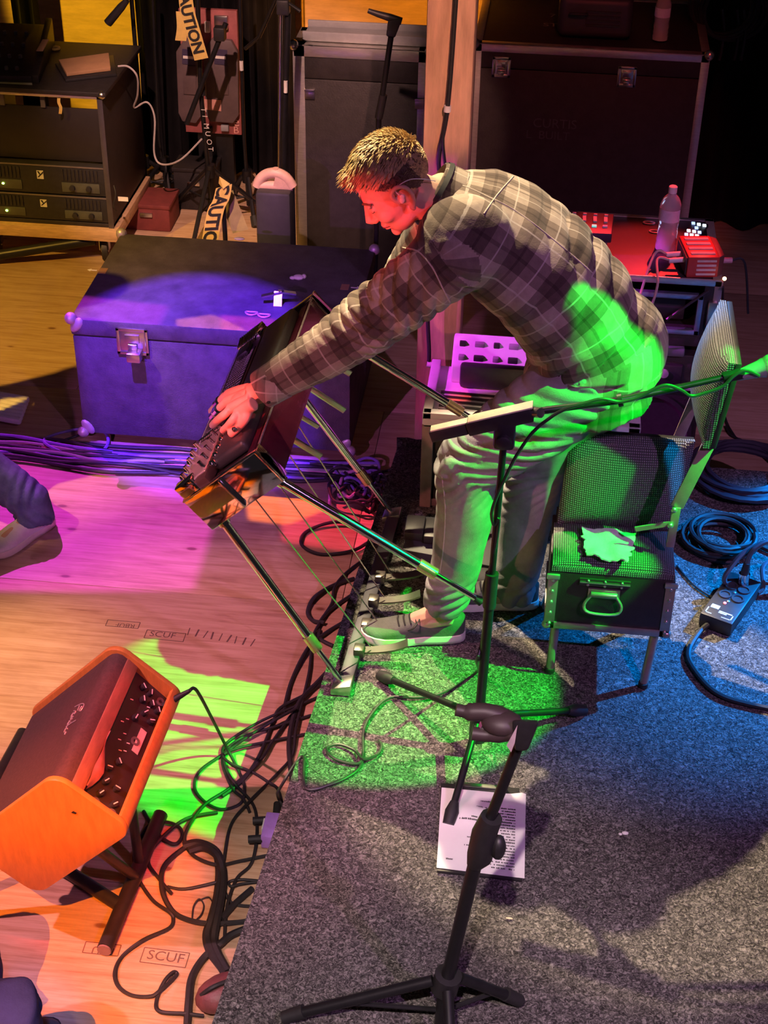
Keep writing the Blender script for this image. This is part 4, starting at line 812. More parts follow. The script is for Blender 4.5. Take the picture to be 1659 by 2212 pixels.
# ================================================================== player's seat
def uvbox(ob, su=1.0):
    me = ob.data; uv = me.uv_layers.new(name='UVMap'); o0 = ORG[ob.name]
    for pl in me.polygons:
        n = pl.normal; ax = max(range(3), key=lambda i: abs(n[i]))
        for li in pl.loop_indices:
            v = me.vertices[me.loops[li].vertex_index].co; q = [(v.y, v.z), (v.x, v.z), (v.x, v.y)][ax]; uv.data[li].uv = (q[0]*su, q[1]*su)
def cushion(name, P00, P10, P11, P01, th, parent, nrmv, n=14, bulge=.02):
    """padded slab spanned by four corners"""
    mb = MB(); N = nrm(nrmv); vt = []; vb = []
    for j in range(n+1):
        for i in range(n+1):
            s_, u_ = i/n, j/n; p = P00*(1-s_)*(1-u_)+P10*s_*(1-u_)+P11*s_*u_+P01*(1-s_)*u_
            e = (1-(2*s_-1)**8)*(1-(2*u_-1)**8); d = (1-(2*s_-1)**2)*(1-(2*u_-1)**2)
            vt.append(p+N*(th*(.55+.45*e)+bulge*d)); vb.append(p-N*(0.0))
    m = (n+1)**2; f = [(j*(n+1)+i, j*(n+1)+i+1, (j+1)*(n+1)+i+1, (j+1)*(n+1)+i) for j in range(n) for i in range(n)]
    mb.add(vt+vb, f+[tuple(m+k for k in q[::-1]) for q in f])
    ed = [i for i in range(n+1)]+[j*(n+1)+n for j in range(1, n+1)]+[n*(n+1)+i for i in range(n-1, -1, -1)]+[j*(n+1) for j in range(n-1, 0, -1)]
    for a, b_ in zip(ed, ed[1:]+ed[:1]): mb.f.append([a, b_, m+b_, m+a]); mb.mi.append(0)
    o = mb.build(name, meshfab, parent, None, 0, True, 60); uvbox(o); return o
yF = 3.325
sz0 = Yp(1180, 1352, yF)[2]; sz1 = Yp(1195, 1235, yF)[2]; sx0, sx1 = Yp(1182, 1300, yF)[0], Yp(1450, 1320, yF)[0]; yB = yF+.27
st = thing('player_seat', 'steel guitar player seat with metal cornered box and mesh cushions', 'seat', ((sx0+sx1)/2, (yF+yB)/2, RH))
bx = flatbox('box', sx0, sx1, yF, yB, sz0, sz1, M('seat_box', (.024, .02, .02), .5, 0, .2, 30, .2, 200), st, .003)
rl = .024; ral = M('seat_rail', (.5, .42, .38), .38, .8, .15, 25)
for (xa, xb, za_, zb_) in ((sx0-.003, sx0+rl, sz0-.003, sz1-.01), (sx1-rl, sx1+.003, sz0-.003, sz1-.01), (sx0, sx1, sz0-.003, sz0+rl*.8)):
    flatbox('edge_rail', xa, xb, yF-.004, yF, za_, zb_, ral, st, .001)
for xx in (sx0-.004, sx1): flatbox('edge_rail', xx, xx+.004, yF, yB, sz0-.003, sz0+rl, ral, st, .001)
hcx0 = (sx0+sx1)/2
for xx in (sx0+.01, sx1-.01):
    for k in range(5): MB().ell((xx, yF-.005, sz0+.015+k*(sz1-sz0-.04)/4), (.0055, .004, .0055), None, 8, 6).build('rivet', alu, st)
    MB().ell((xx+(-.006 if xx < hcx0 else .006), yF+.004, sz0+.004), (.014, .013, .012), None, 10, 8).build('corner_cap', ral, st)
    MB().box((xx, yF-.005, sz1-.012), (.035, .008, .016)).build('top_clip', alu, st, None, .002)
hcx = Yp(1308, 1250, yF)[0]; hz = Yp(1308, 1258, yF)[2]
hg = MB(); hg.box((hcx, yF-.004, hz), (.135, .006, .022)); hg.cyl((hcx-.067, yF-.008, hz), (hcx+.067, yF-.008, hz), .005, 8); hg = hg.build('piano_hinge', M('hinge_dark', (.12, .12, .1), .35, .8), st)
for k in range(3):
    for s_ in (-1, 1): MB().ell((hcx-.045+.045*k, yF-.009, hz+.007*s_), (.004, .003, .004), None, 8, 6).build('hinge_screw', alu, hg)
hp = MB(); hp.box((hcx, yF-.004, hz-.035), (.085, .006, .03)); hp.cyl((hcx-.035, yF-.012, hz-.034), (hcx+.035, yF-.012, hz-.034), .008, 10); hp = hp.build('handle_plate', ral, st, None, .001)
b0 = A(hcx, yF-.014, hz-.035); MB().tube(cr([b0+A(-.032, 0, 0), b0+A(-.05, -.006, -.03), b0+A(-.035, -.012, -.052), b0+A(.035, -.012, -.052), b0+A(.05, -.006, -.03), b0+A(.032, 0, 0)], 4), .0042, 8).build('bail_handle', alu, hp)
# legs, splayed
lm = M('seat_leg', (.45, .36, .3), .4, .7)
for a_, b_ in (((sx0+.03, yF+.03, sz0), Zp(1187, 1456, RH)+A(0, .012, 0)), ((sx1-.03, yF+.03, sz0), Zp(1389, 1489, RH)+A(0, .012, 0)), ((sx0+.03, yB-.03, sz0), A(sx0+.0, yB+.02, RH)), ((sx1-.03, yB-.03, sz0), A(sx1-.01, yB+.02, RH))):
    lg = MB().tube([A(*a_), np.asarray(b_)+A(0, 0, .004)], .0125, 12).build('leg', lm, st); MB().tube([np.asarray(b_)+A(0, 0, .016), np.asarray(b_)+A(0, 0, .0015)], .0145, 12).build('leg_tip', black_rubber, lg)
# seat pad and raised pad
zs = sz1+.002
seatpad = cushion('seat_pad', A(sx0+.004, yF+.0, zs), A(sx1-.004, yF+.0, zs), A(sx1-.004, yF+.2, zs), A(sx0+.004, yF+.2, zs), .035, st, (0, 0, 1), bulge=.008)
yU = yF+.215; u0, u1 = Yp(1203, 1135, yU), Yp(1462, 1150, yU); u2, u3 = Yp(1478, 958, yU+.05), Yp(1218, 942, yU+.05)
flatbox('pad_board', sx0+.01, sx1-.01, yU+.05, yU+.062, zs-.02, zs+.02, black_plastic, st)
up_ = cushion('raised_pad', A(sx0+.012, yU, zs+.01), A(sx1+.0, yU, zs+.01), A(sx1+.03, yU+.075, u2[2]), A(sx0+.03, yU+.075, u3[2]), .035, st, (0, -1, .25), bulge=.03)
MB().hexa([A(sx0+.012, yU+.002, zs+.01), A(sx1, yU+.002, zs+.01), A(sx1, yU+.02, zs+.01), A(sx0+.012, yU+.02, zs+.01), A(sx0+.03, yU+.077, u3[2]), A(sx1+.03, yU+.077, u3[2]), A(sx1+.03, yU+.095, u3[2]), A(sx0+.03, yU+.095, u3[2])]).build('pad_back', black_plastic, st, None, .002)
# back rest on aluminium side bars, chair facing the guitar
bar_m = M('seat_bar', (.5, .37, .33), .42, .6)
y1_ = yF+.06; a0 = Yp(1447, 1180, y1_); a1 = Yp(1462, 1095, y1_); a2 = Yp(1532, 958, y1_+.02)
sb = MB(); sb.bar(a0, a1, .022, .01, (0, 1, 0)); sb.bar(a1, a2, .034, .006, (0, 1, 0)); sb = sb.build('side_bar', bar_m, st, None, .001)
for p in (Yp(1456, 1097, y1_), Yp(1448, 1131, y1_)): MB().ell(p+A(0, -.01, 0), (.0085, .006, .0085), None, 10, 6).build('bar_rivet', alu, sb)
MB().bar(Yp(1448, 1131, y1_-.004), Yp(1372, 1143, y1_-.004), .014, .005, (0, 1, 0)).build('seat_stay', bar_m, st)
dy = .3
fb = MB(); fb.bar(a1+A(0, dy, -.03), a2+A(0, dy, .02), .03, .006, (0, 1, 0)); fb.build('side_bar', bar_m, st, None, .001)
br0 = a2+A(-.0, -.02, -.005); H_ = Yp(1566, 768, y1_)[2]-a2[2]; tilt = .03
rest = cushion('back_rest', br0, br0+A(0, dy+.04, .0), br0+A(tilt, dy+.04, H_*.94), br0+A(tilt, 0, H_*.94), .03, st, (-1, 0, .1), bulge=.035)
MB().hexa([br0+A(.001, 0, 0), br0+A(.016, 0, 0), br0+A(.016, dy+.04, 0), br0+A(.001, dy+.04, 0), br0+A(tilt+.001, 0, H_*.94), br0+A(tilt+.016, 0, H_*.94), br0+A(tilt+.016, dy+.04, H_*.94), br0+A(tilt+.001, dy+.04, H_*.94)]).build('rest_board', black_plastic, st, None, .003)
# cloth lying on the seat
zc_ = zs+.056; cl = MB(); n = 16; pts = [Zp(1256, 1138, zc_+.0), Zp(1376, 1150, zc_+.0), Zp(1356, 1214, zc_), Zp(1266, 1198, zc_)]; vv = []
for j in range(n+1):
    for i in range(n+1):
        s_, u_ = i/n, j/n; p = pts[3]*(1-s_)*(1-u_)+pts[2]*s_*(1-u_)+pts[1]*s_*u_+pts[0]*(1-s_)*u_
        w_ = noise.noise(Vector((s_*4, u_*4, 1.7))); vv.append(p+A(.006*noise.noise(Vector((u_*9, s_*2, 5)))*(1 if 0 < i < n else 2), .006*noise.noise(Vector((s_*9, 2, 7))), .006*w_+.004*math.sin(s_*9+u_*3)))
cl.add(vv, [(j*(n+1)+i, j*(n+1)+i+1, (j+1)*(n+1)+i+1, (j+1)*(n+1)+i) for j in range(n) for i in range(n)]); m = len(vv)
cl.add([p-A(0, 0, .004) for p in vv], [(j*(n+1)+i, (j+1)*(n+1)+i, (j+1)*(n+1)+i+1, j*(n+1)+i+1) for j in range(n) for i in range(n)])
tag(cl.build('cloth', M('white_cloth', (.8, .82, .78), .85, 0, .06, 20, .4, 150), None, sum(pts)/4, 0, True, 80), 'pale folded cloth lying on the seat pad', 'cloth')
# ================================================================== stage box with cables at the right
o = Zp(1507, 1352, RH); xa = nrm(Zp(1577, 1378, RH)-o); ya = nrm(Zp(1570, 1250, RH)-o); ya = nrm(ya-np.dot(ya, xa)*xa); W2, L2, H2 = .1, .24, .05
def lq(a_, b_, c_): return o+xa*a_+ya*b_+A(0, 0, c_)
def lbox(mb, a0_, a1_, b0_, b1_, c0_, c1_): return mb.hexa([lq(a0_, b0_, c0_), lq(a1_, b0_, c0_), lq(a1_, b1_, c0_), lq(a0_, b1_, c0_), lq(a0_, b0_, c1_), lq(a1_, b0_, c1_), lq(a1_, b1_, c1_), lq(a0_, b1_, c1_)])
t = thing('stage_box', 'black stage outlet box with plugged cables on the blue carpet', 'box', lq(W2/2, L2/2, 0))
lbox(MB(), 0, W2, 0, L2, .002, H2).build('body', black_plastic, t, None, .005)
lbl = M('label_cyan', (.55, .65, .7), .5)
fr = MB(); lbox(fr, .01, .03, .012, .015, H2, H2+.001); lbox(fr, .06, W2-.01, .012, .015, H2, H2+.001); lbox(fr, .01, .013, .012, .04, H2, H2+.001); lbox(fr, W2-.013, W2-.01, .012, .035, H2, H2+.001); lbox(fr, .045, .085, .035, .04, H2, H2+.001); lbox(fr, .015, .04, .042, .06, H2, H2+.001); lbox(fr, .045, .07, .028, .033, H2, H2+.001)
fr.build('label_print', lbl, t)
for a_, b_ in ((.03, .12), (.07, .12), (.03, .17), (.07, .17)):
    MB().lathe([(.02, 0), (.019, .004), (.014, .004), (.013, .001)], lq(a_, b_, H2), (0, 0, 1), 16).build('outlet', M('outlet_dark', (.05, .05, .055), .4) if 'outlet_dark' not in MATS else MATS['outlet_dark'], t)
for a_, b_ in ((.05, .145), (.05, .095), (.055, .2)): MB().ell(lq(a_, b_, H2), (.005, .005, .003)).build('screw', alu, t)
MB().ell(lq(.045, .08, H2+.002), (.005, .005, .003)).build('lamp', EM('red_led', (1, .2, .25), 2), t)
cyan_cable = M('teal_cable', (.06, .09, .11), .4)
def cable(name, pts, r, label, mat=black_rubber, group=None, plug=None, k=7):
    P_ = cr(pts, k); lo = min(P_, key=lambda p: p[2]); t_ = tag(MB().tube(P_, r, 7).build(name, mat, None, lo), label, 'cable', group)
    return t_
p = lq(.055, .2, H2)
t = thing('plug_connector', 'silver collared connector plugged upright into the stage box', 'plug', p)
MB().tube([p+A(0, 0, .001), p+A(.0, .005, .035)], .017, 14).build('collar', chrome, t); MB().tube([p+A(0, .005, .035), p+A(.002, .01, .07)], [.014, .01], 12).build('boot', black_rubber, t)
cable('power_cable', [p+A(.002, .01, .068), p+A(.02, .03, .11), p+A(.09, .06, .12), p+A(.25, .1, .02), p+A(.5, .12, .012)], .008, 'upper black cable arching from the silver connector', cyan_cable)
p = lq(.01, .17, H2); cable('power_cable', [p+A(0, 0, .001), p+A(0, .01, .03), p+A(.06, .06, .09), p+A(.16, .09, .1), p+A(.32, .06, .012), p+A(.55, .04, .012)], .008, 'lower black cable bending from the stage box outlet', cyan_cable)
p = lq(.095, .22, .02); cable('power_cable', [p+A(.003, 0, 0), p+A(.02, .02, .01), p+A(.02, .08, .04), p+A(.07, .11, .04), p+A(.25, .1, .012)], .007, 'short black cable curling from the end of the stage box', cyan_cable)
cable('power_cable', [lq(.03, -.002, .02), lq(.02, -.04, .012), Zp(1488, 1405, RH+.009), Zp(1496, 1440, RH+.009), Zp(1545, 1495, RH+.009), Zp(1620, 1522, RH+.009), Zp(1750, 1545, RH+.009)], .008, 'black cable leading from the stage box over the carpet')
def coil(name, px, py, z, rad, label, turns=9, r=.0065, mat=black_rubber, sq=1.0):
    c = Zp(px, py, z); P_ = []
    for k in range(turns*22+1):
        a = 2*math.pi*k/22; q = k/(turns*22); rr = rad*(1+.16*math.sin(1.7*a/6.28*3+2*q*9)*.6-.12*q); P_.append(c+A(rr*math.cos(a)+.02*math.sin(q*21), sq*rr*math.sin(a)+.015*math.cos(q*17), r+.004+.034*q+.004*math.sin(a*1.3)))
    return tag(MB().tube(P_, r, 6).build(name, mat, None, c), label, 'cable')
coil('cable_coil', 1555, 1172, RH, .1, 'coiled black cable lying left of the stage box', 7, .0075)
cable('cable_tail', [Zp(1468, 1165, RH+.009), Zp(1500, 1192, RH+.009), Zp(1550, 1212, RH+.009), Zp(1596, 1214, RH+.009)], .008, 'black cable tail curving in front of the coiled cable')
cable('cable_tail', [Zp(1600, 1150, RH+.012), Zp(1640, 1180, RH+.009), Zp(1720, 1215, RH+.009)], .007, 'black cable running off from the coil past the stage box')
coil('cable_coil', 1610, 1032, RH, .17, 'large loose cable coil near the far edge of the riser', 10, .009, M('coil_dark', (.03, .028, .045), .5))
cable('thin_wire', [Zp(1462, 1222, RH+.004), Zp(1500, 1265, RH+.004), Zp(1553, 1300, RH+.004)], .003, 'thin dark wire on the carpet left of the stage box')
cable('thin_wire', [Zp(1568, 920, .01), Zp(1580, 940, .01), Zp(1620, 960, .01), Zp(1665, 1000, .01)], .004, 'thin dark wire on the bare floor behind the seat')
cable('thin_wire', [Yp(1562, 620, 4.72), Zp(1560, 800, .05), Zp(1566, 900, .01), Zp(1600, 960, .012)], .004, 'thin dark wire dropping from the rack to the floor')
# ================================================================== stands in front
def clamp_knob(c, ax, parent, r=.012): return MB().lathe([(.006, 0), (r, .002), (r, .014), (r*.7, .017)], c, ax, 10).build('knob', black_plastic, parent)
# boom stand
f = [Zp(820, 1466, RH), Zp(1262, 1541, RH), Zp(968, 1788, RH)]
hb = A(*(Zp(1040, 1605, RH)[:2]), RH); hb = A(-.075, 3.02, RH)
hubz = RH+.12; hub = Zp(1035, 1552, hubz); hb = A(hub[0], hub[1], RH)
t = thing('boom_stand', 'black boom microphone stand reaching over the riser', 'stand', hb)
topP = Yp(1090, 935, hb[1]+.04)
for q in f:
    lg = MB().tube([hub+nrm(A(q[0]-hub[0], q[1]-hub[1], 0))*.025, q+A(0, 0, .014)], .0095, 10).build('leg', black_metal, t)
    MB().tube([q+A(0, 0, .014)+nrm(hub-q)*.06, q+A(0, 0, .013)+nrm(hub-q)*.035, q+A(0, 0, .012)], [.011, .018, .015], 10).build('foot', black_rubber, lg)
MB().tube([hub+A(0, 0, -.07), hub+A(0, 0, .035)], .024, 14).build('hub', black_plastic, t)
j = hub*.52+topP*.48
MB().tube([hub+A(0, 0, .02), j], .0125, 12).build('lower_pole', black_metal, t)
MB().tube([j, topP], .0085, 12).build('upper_pole', black_metal, t); MB().tube([j-nrm(topP-j)*.05, j+nrm(topP-j)*.05], .0165, 12).build('clutch', black_plastic, t)
cl0 = topP
swv = MB().box(cl0+A(0, 0, .0), (.05, .035, .08)).build('swivel', black_plastic, t, None, .01); clamp_knob(cl0+A(0, -.018, -.01), (0, -1, 0), swv, .018)
yb = topP[1]; e0, e1 = Yp(930, 940, yb), Yp(1150, 890, yb); e2 = Yp(1640, 800, yb+.12)
MB().bar(e0, Yp(1010, 922, yb), .026, .03).bar(Yp(1010, 922, yb), e1, .034, .036).build('counter_grip', black_plastic, t, None, .004)
MB().bar(e0+A(0, 0, .017), Yp(1010, 922, yb)+A(0, 0, .017), .024, .004).bar(Yp(1010, 922, yb)+A(0, 0, .02), e1+A(0, 0, .02), .032, .004).build('grip_highlight', M('cream_highlight', (.72, .66, .45), .5), t, None, .001)  # thin plate added as a painted highlight along the grip's top
MB().tube([e1, Yp(1330, 866, yb+.04), Yp(1470, 836, yb+.08)], .0085, 12).build('boom_arm', black_metal, t); MB().tube([Yp(1335, 865, yb+.04), Yp(1345, 863, yb+.04)], .016, 12).build('boom_collar', black_plastic, t)
ck = MB().tube([Yp(1150, 890, yb), Yp(1168, 892, yb-.02)], .012, 10).build('boom_screw', steel, t)
MB().bar(Yp(1560, 816, yb+.1), Yp(1608, 806, yb+.11), .02, .02).build('clip_joint', black_plastic, t, None, .003)
MB().tube([Yp(1470, 836, yb+.08), Yp(1560, 816, yb+.1)], .0075, 12).build('boom_tip', black_metal, t)
t = thing('microphone', 'vocal microphone with pale grille clipped on the boom arm', 'microphone', Yp(1640, 798, yb+.12))
MB().tube([Yp(1590, 812, yb+.11), Yp(1640, 797, yb+.12), Yp(1650, 794, yb+.122)], [.012, .02, .024], 14).build('handle', grey_plastic, t); MB().ell(Yp(1668, 788, yb+.125), (.028, .026, .026), None, 16, 10).build('grille', M('mic_grille', (.6, .45, .42), .4, .6, .2, 200, .8, 500), t)
cab_m = M('mic_cable', (.03, .032, .03), .4)
P_ = [(1640, 812), (1610, 800), (1585, 812), (1560, 835), (1520, 850), (1492, 855), (1470, 842), (1440, 832), (1410, 842), (1380, 858), (1340, 868), (1300, 862), (1260, 872), (1220, 884), (1185, 905), (1150, 935), (1115, 985), (1090, 1035), (1072, 1075), (1062, 1110), (1068, 1135), (1078, 1120), (1072, 1170), (1058, 1230), (1045, 1270), (1050, 1320), (1040, 1390), (1030, 1430)]
pp = []
for i, (a, b_) in enumerate(P_):
    y = yb+.12-(i/14)*.12-.02 if i <= 14 else yb-.02+(i-14)*.0; z_ = Yp(a, b_, min(y, yb+.1))
    pp.append(z_)
pp[-4:] = [Yp(a, b_, hb[1]+.02) for a, b_ in P_[-4:]]
pp += [Zp(1030, 1452, RH+.02), Zp(960, 1495, RH+.008), Zp(905, 1507, RH+.008), Zp(842, 1507, RH+.008), Zp(805, 1540, RH+.008), Zp(785, 1580, RH+.008), Zp(784, 1630, RH+.012), Zp(772, 1650, RH+.008), Zp(725, 1640, RH+.008), Zp(706, 1618, RH+.008), Zp(730, 1608, RH+.008), Zp(765, 1620, RH+.012), Zp(785, 1640, RH+.015), Zp(815, 1630, RH+.008), Zp(824, 1612, RH+.008), Zp(818, 1600, RH+.008)]
cable('microphone_cable', pp, .0042, 'dark microphone cable wound along the boom stand and looping on carpet', cab_m, k=5)
cable('microphone_cable', [Zp(786, 1636, RH+.009), Zp(770, 1665, RH+.007), Zp(720, 1692, RH+.007), Zp(660, 1702, RH+.007), rxe(2.9)*A(1, 0, 0)+A(.01, 2.9, RH+.007), Zp(606, 1700, .2), Zp(600, 1720, .06), Zp(612, 1745, .03)], .0042, 'dark cable crossing the riser edge towards the small violet lit box', cab_m)
# straight stand in the foreground with empty clip
sb_ = A(-.16, 2.15, RH); tilt_top = Yp(1128, 1590, 2.12)
base = A(*Yp(965, 2118, 2.13)); 
t = thing('microphone_stand', 'black tripod microphone stand with empty clip in the foreground', 'stand', A(base[0], base[1], RH))
hubp = base; ax = nrm(tilt_top-base); 
ft = [Zp(612, 2206, RH), Zp(1122, 2170, RH), A(base[0]+.05, base[1]-.32, RH)]
for q in ft:
    h0 = hubp+nrm(A(q[0]-hubp[0], q[1]-hubp[1], 0))*.03
    lg = MB().tube([h0, q+A(0, 0, .014)], .0125, 12).build('leg', black_metal, t); MB().tube([q+A(0, 0, .014)+nrm(h0-q)*.05, q+A(0, 0, .012)], [.0165, .0145], 12).build('foot', black_rubber, lg)
    MB().tube([hubp-A(0, 0, .1), h0*.45+q*.55], .0055, 8).build('brace', black_metal, t)
MB().tube([hubp-ax*.03, hubp+ax*.02], .03, 14).build('hub', black_plastic, t)
MB().tube([hubp+A(0, 0, -.03), hubp+A(-.003, -.004, -.17)], .019, 12).build('lower_sleeve', black_metal, t)
q1_, q2_, q3_ = Yp(1040, 1880, 2.125), Yp(1062, 1810, 2.12), Yp(1083, 1760, 2.12)
MB().tube([hubp, Yp(1030, 1850, 2.125)], .0145, 14).build('lower_pole', black_metal, t)
MB().tube([Yp(1024, 1868, 2.125), Yp(1036, 1850, 2.125), Yp(1046, 1800, 2.12), Yp(1062, 1765, 2.12)], [.016, .026, .025, .022], 14).build('clutch', black_plastic, t)
MB().ell(Yp(1076, 1830, 2.12), (.016, .02, .03), None, 10, 8).build('clutch_knob', black_plastic, t)
MB().tube([Yp(1050, 1790, 2.12), tilt_top], .0105, 14).build('upper_pole', black_metal, t)
sw = MB(); sw.hexa([Yp(1112, 1622, 2.09), Yp(1140, 1622, 2.09), Yp(1140, 1622, 2.15), Yp(1112, 1622, 2.15), Yp(1106, 1556, 2.09), Yp(1165, 1560, 2.09), Yp(1165, 1556, 2.15), Yp(1106, 1552, 2.15)]); sw.build('swivel', black_plastic, t, None, .006)
cp = MB(); yy = 2.12
arms = [[(1112, 1566), (1060, 1540), (1012, 1538), (985, 1533)], [(1112, 1580), (1060, 1588), (1020, 1584)]]
cp.tube(cr([Yp(a, b_, yy+.012) for a, b_ in arms[0]], 4), [.02]*4+[.017]*5+[.012]*4, 10); cp.tube(cr([Yp(a, b_, yy-.012) for a, b_ in arms[1]], 4), [.016]*4+[.013]*5, 10); cp.ell(Yp(1085, 1562, yy), (.04, .03, .022), None, 14, 8)
cpo = cp.build('microphone_clip', M('clip_brown_black', (.05, .032, .032), .5), t); MB().tube([Yp(1040, 1562, yy), Yp(1062, 1572, yy)], .012, 10).build('clip_insert', steel, cpo)
tp = MB(); tp.add([Yp(1108, 1585, 2.08), Yp(1118, 1566, 2.08), Yp(1112, 1605, 2.08), Yp(1104, 1625, 2.08), Yp(1094, 1610, 2.08)], [(0, 1, 2, 3, 4)]); tp.build('tape_tag', M('pale_tape', (.6, .45, .48), .6), t)
# song sheet on its folder
pf = [Zp(944, 1885, RH+.002), Zp(1128, 1905, RH+.002), Zp(1122, 1706, RH+.002), Zp(952, 1695, RH+.002)]
t = thing('clip_folder', 'black folder lying under the song sheet on the carpet', 'folder', sum(pf)/4); MB().hexa([*[p+A(0, 0, -.001) for p in pf], *[p+A(0, 0, .007) for p in pf]]).build('board', black_plastic, t, None, .001); MB().box((pf[2]+pf[3])/2+A(.0, -.004, .009), (.12, .014, .004)).build('clip_bar', steel, t, None, .001)
n = 18; pz = RH+.0115; c4 = [Zp(943, 1874, pz), Zp(1133, 1897, pz), Zp(1136, 1718, pz), Zp(954, 1701, pz)]; ps = MB(); vv = []; vz = []
def sheet(s_, u_, lift=0.0):
    p = c4[0]*(1-s_)*(1-u_)+c4[1]*s_*(1-u_)+c4[2]*s_*u_+c4[3]*(1-s_)*u_
    d = math.hypot((s_-.13)*.85, u_-.47); z = .016*math.exp(-((u_-.68)/.13)**2)*math.exp(-((s_-.3)/.25)**2)+.008*math.exp(-((s_-.95)/.08)**2-((u_-1)/.1)**2)
    z *= 1-math.exp(-(d/.12)**2); return p+A(0, 0, z+lift)
for j_ in range(n+1):
    for i in range(n+1): vv.append(sheet(i/n, j_/n))
ps.add(vv, [(j_*(n+1)+i, j_*(n+1)+i+1, (j_+1)*(n+1)+i+1, (j_+1)*(n+1)+i) for j_ in range(n) for i in range(n)]); m = len(vv); ps.add([p-A(0, 0, .0008) for p in vv], [(j_*(n+1)+i, (j_+1)*(n+1)+i, (j_+1)*(n+1)+i+1, j_*(n+1)+i+1) for j_ in range(n) for i in range(n)])
pso = tag(ps.build('song_sheet', paper_white, None, sum(c4)/4, 0, True, 80), 'white printed song sheet under the stand foot', 'paper')
pr = MB(); rnd = random.Random(3)
def mark(s0, s1, u_, h_=.011, words=True):
    s_ = s0
    while s_ < s1:
        w_ = min(rnd.uniform(.006, .016), s1-s_)
        if rnd.random() < .86:
            q = [sheet(s_, u_, .0006), sheet(s_+w_*.75, u_, .0006), sheet(s_+w_*.75, u_+h_*rnd.uniform(.6, 1), .0006), sheet(s_, u_+h_*rnd.uniform(.6, 1), .0006)]; pr.add(q, [(0, 1, 2, 3)])
        s_ += w_
for k in range(22): mark(.72-.012*(k % 4)-(.1 if k < 3 else 0), .885, .07+.0345*k, .019 if k not in (4, 9) else .023)
for s0, s1, u_ in ((.47, .62, .86), (.42, .58, .77), (.37, .44, .62), (.23, .5, .59), (.4, .46, .48), (.33, .45, .4), (.3, .42, .3), (.1, .18, .11)): mark(s0, s1, u_, .019)
pr.build('print', print_black, pso)['kind'] = 'stuff'
c = Zp(1350, 1802, RH+.002); mb = MB(); mb.ell(c+A(0, 0, .004), (.009, .006, .004), None, 8, 5); mb.ell(c+A(-.012, -.004, .003), (.005, .004, .003), None, 8, 5); tag(mb.build('paper_scrap', print_white, None, c), 'tiny white scrap on the dark open carpet', 'scrap')
c = Zp(1100, 1985, RH+.002); tag(MB().ell(c+A(0, 0, .002), (.009, .003, .002), None, 8, 5).build('straw_bit', M('straw', (.6, .5, .35), .7), None, c), 'tiny straw coloured fleck on carpet by the stand', 'scrap')
# ================================================================== pedal steel guitar, tipped on its front feet
GO = Yp(405, 1085, 3.2); P1 = Yp(555, 980, 3.2); GU = nrm(P1-GO); GV = nrm(A(.012, 1, 0)); GN = nrm(np.cross(GU, GV)); GN = GN if GN[2] > 0 else -GN
GW = float(np.linalg.norm(P1-GO)); GL = .86; GH = .095
def G(a, b_, c_): return GO+GU*a+GV*b_+GN*c_
def gbox(mb, a0_, a1_, b0_, b1_, c0_, c1_):
    return mb.hexa([G(a0_, b0_, c0_), G(a1_, b0_, c0_), G(a1_, b1_, c0_), G(a0_, b1_, c0_), G(a0_, b0_, c1_), G(a1_, b0_, c1_), G(a1_, b1_, c1_), G(a0_, b1_, c1_)])
footN, footF = Zp(745, 1490, RH), Zp(852, 1122, RH)
gt = thing('pedal_steel_guitar', 'black pedal steel guitar tipped forward on two chrome legs', 'guitar', (footN+footF)/2)
lac = M('black_lacquer', (.02, .012, .014), .16, 0, .2, 20, coat=.6); wine = M('wine_lacquer', (.06, .008, .02), .2, 0, .15, 15, coat=.5); pad_m = M('black_vinyl', (.035, .032, .034), .42, 0, .2, 30, .15, 150)
gbox(MB(), .004, GW-.012, .006, GL-.006, -GH*.45, -.002).build('body', lac, gt, None, .003)
ap = gbox(MB(), GW-.014, GW, .006, GL-.006, -GH, .002).build('front_apron', wine, gt, None, .002)
gbox(MB(), GW-.0035, GW+.001, .004, GL-.004, .0015, .005).build('binding', M('binding_silver', (.5, .42, .4), .35, .6, .4, 90), gt)
gbox(MB(), 0, .014, .006, GL-.006, -GH, .002).build('rear_apron', lac, gt, None, .002)
gbox(MB(), GW-.04, GW-.014, .02, GL-.02, .0, .0035).build('deck_edge', wine, gt)
mir = M('mirror_plate', (.85, .84, .84), .07, 1.0, .02, 6)
for b0_, b1_ in ((-.004, .004), (GL-.004, GL+.004)):
    ep = gbox(MB(), -.006, GW+.004, b0_, b1_, -GH-.006, .008).build('end_plate', mir, gt, None, .0015)
    gbox(MB(), -.006, GW+.004, b0_-.004, b1_+.004, .006, .011).build('plate_lip', chrome, ep, None, .001)
    gbox(MB(), GW, GW+.006, b0_-.006, b1_+.03, -GH-.004, .008).build('plate_corner', chrome, ep, None, .001)
    gbox(MB(), GW*.47, GW*.5, b0_-.012, b1_, -GH, .004).build('plate_rib', chrome, ep, None, .002)
pd = cushion  # padded arm rest on the deck
pdm = MB(); n = 10; vt = []
A0, A1, B0_, B1_ = .1, GW-.035, .05, GL-.06
gbox(pdm, A0, A1, B0_, B1_, .0, .034); pdm.build('arm_pad', pad_m, gt, None, .012, seg=3)
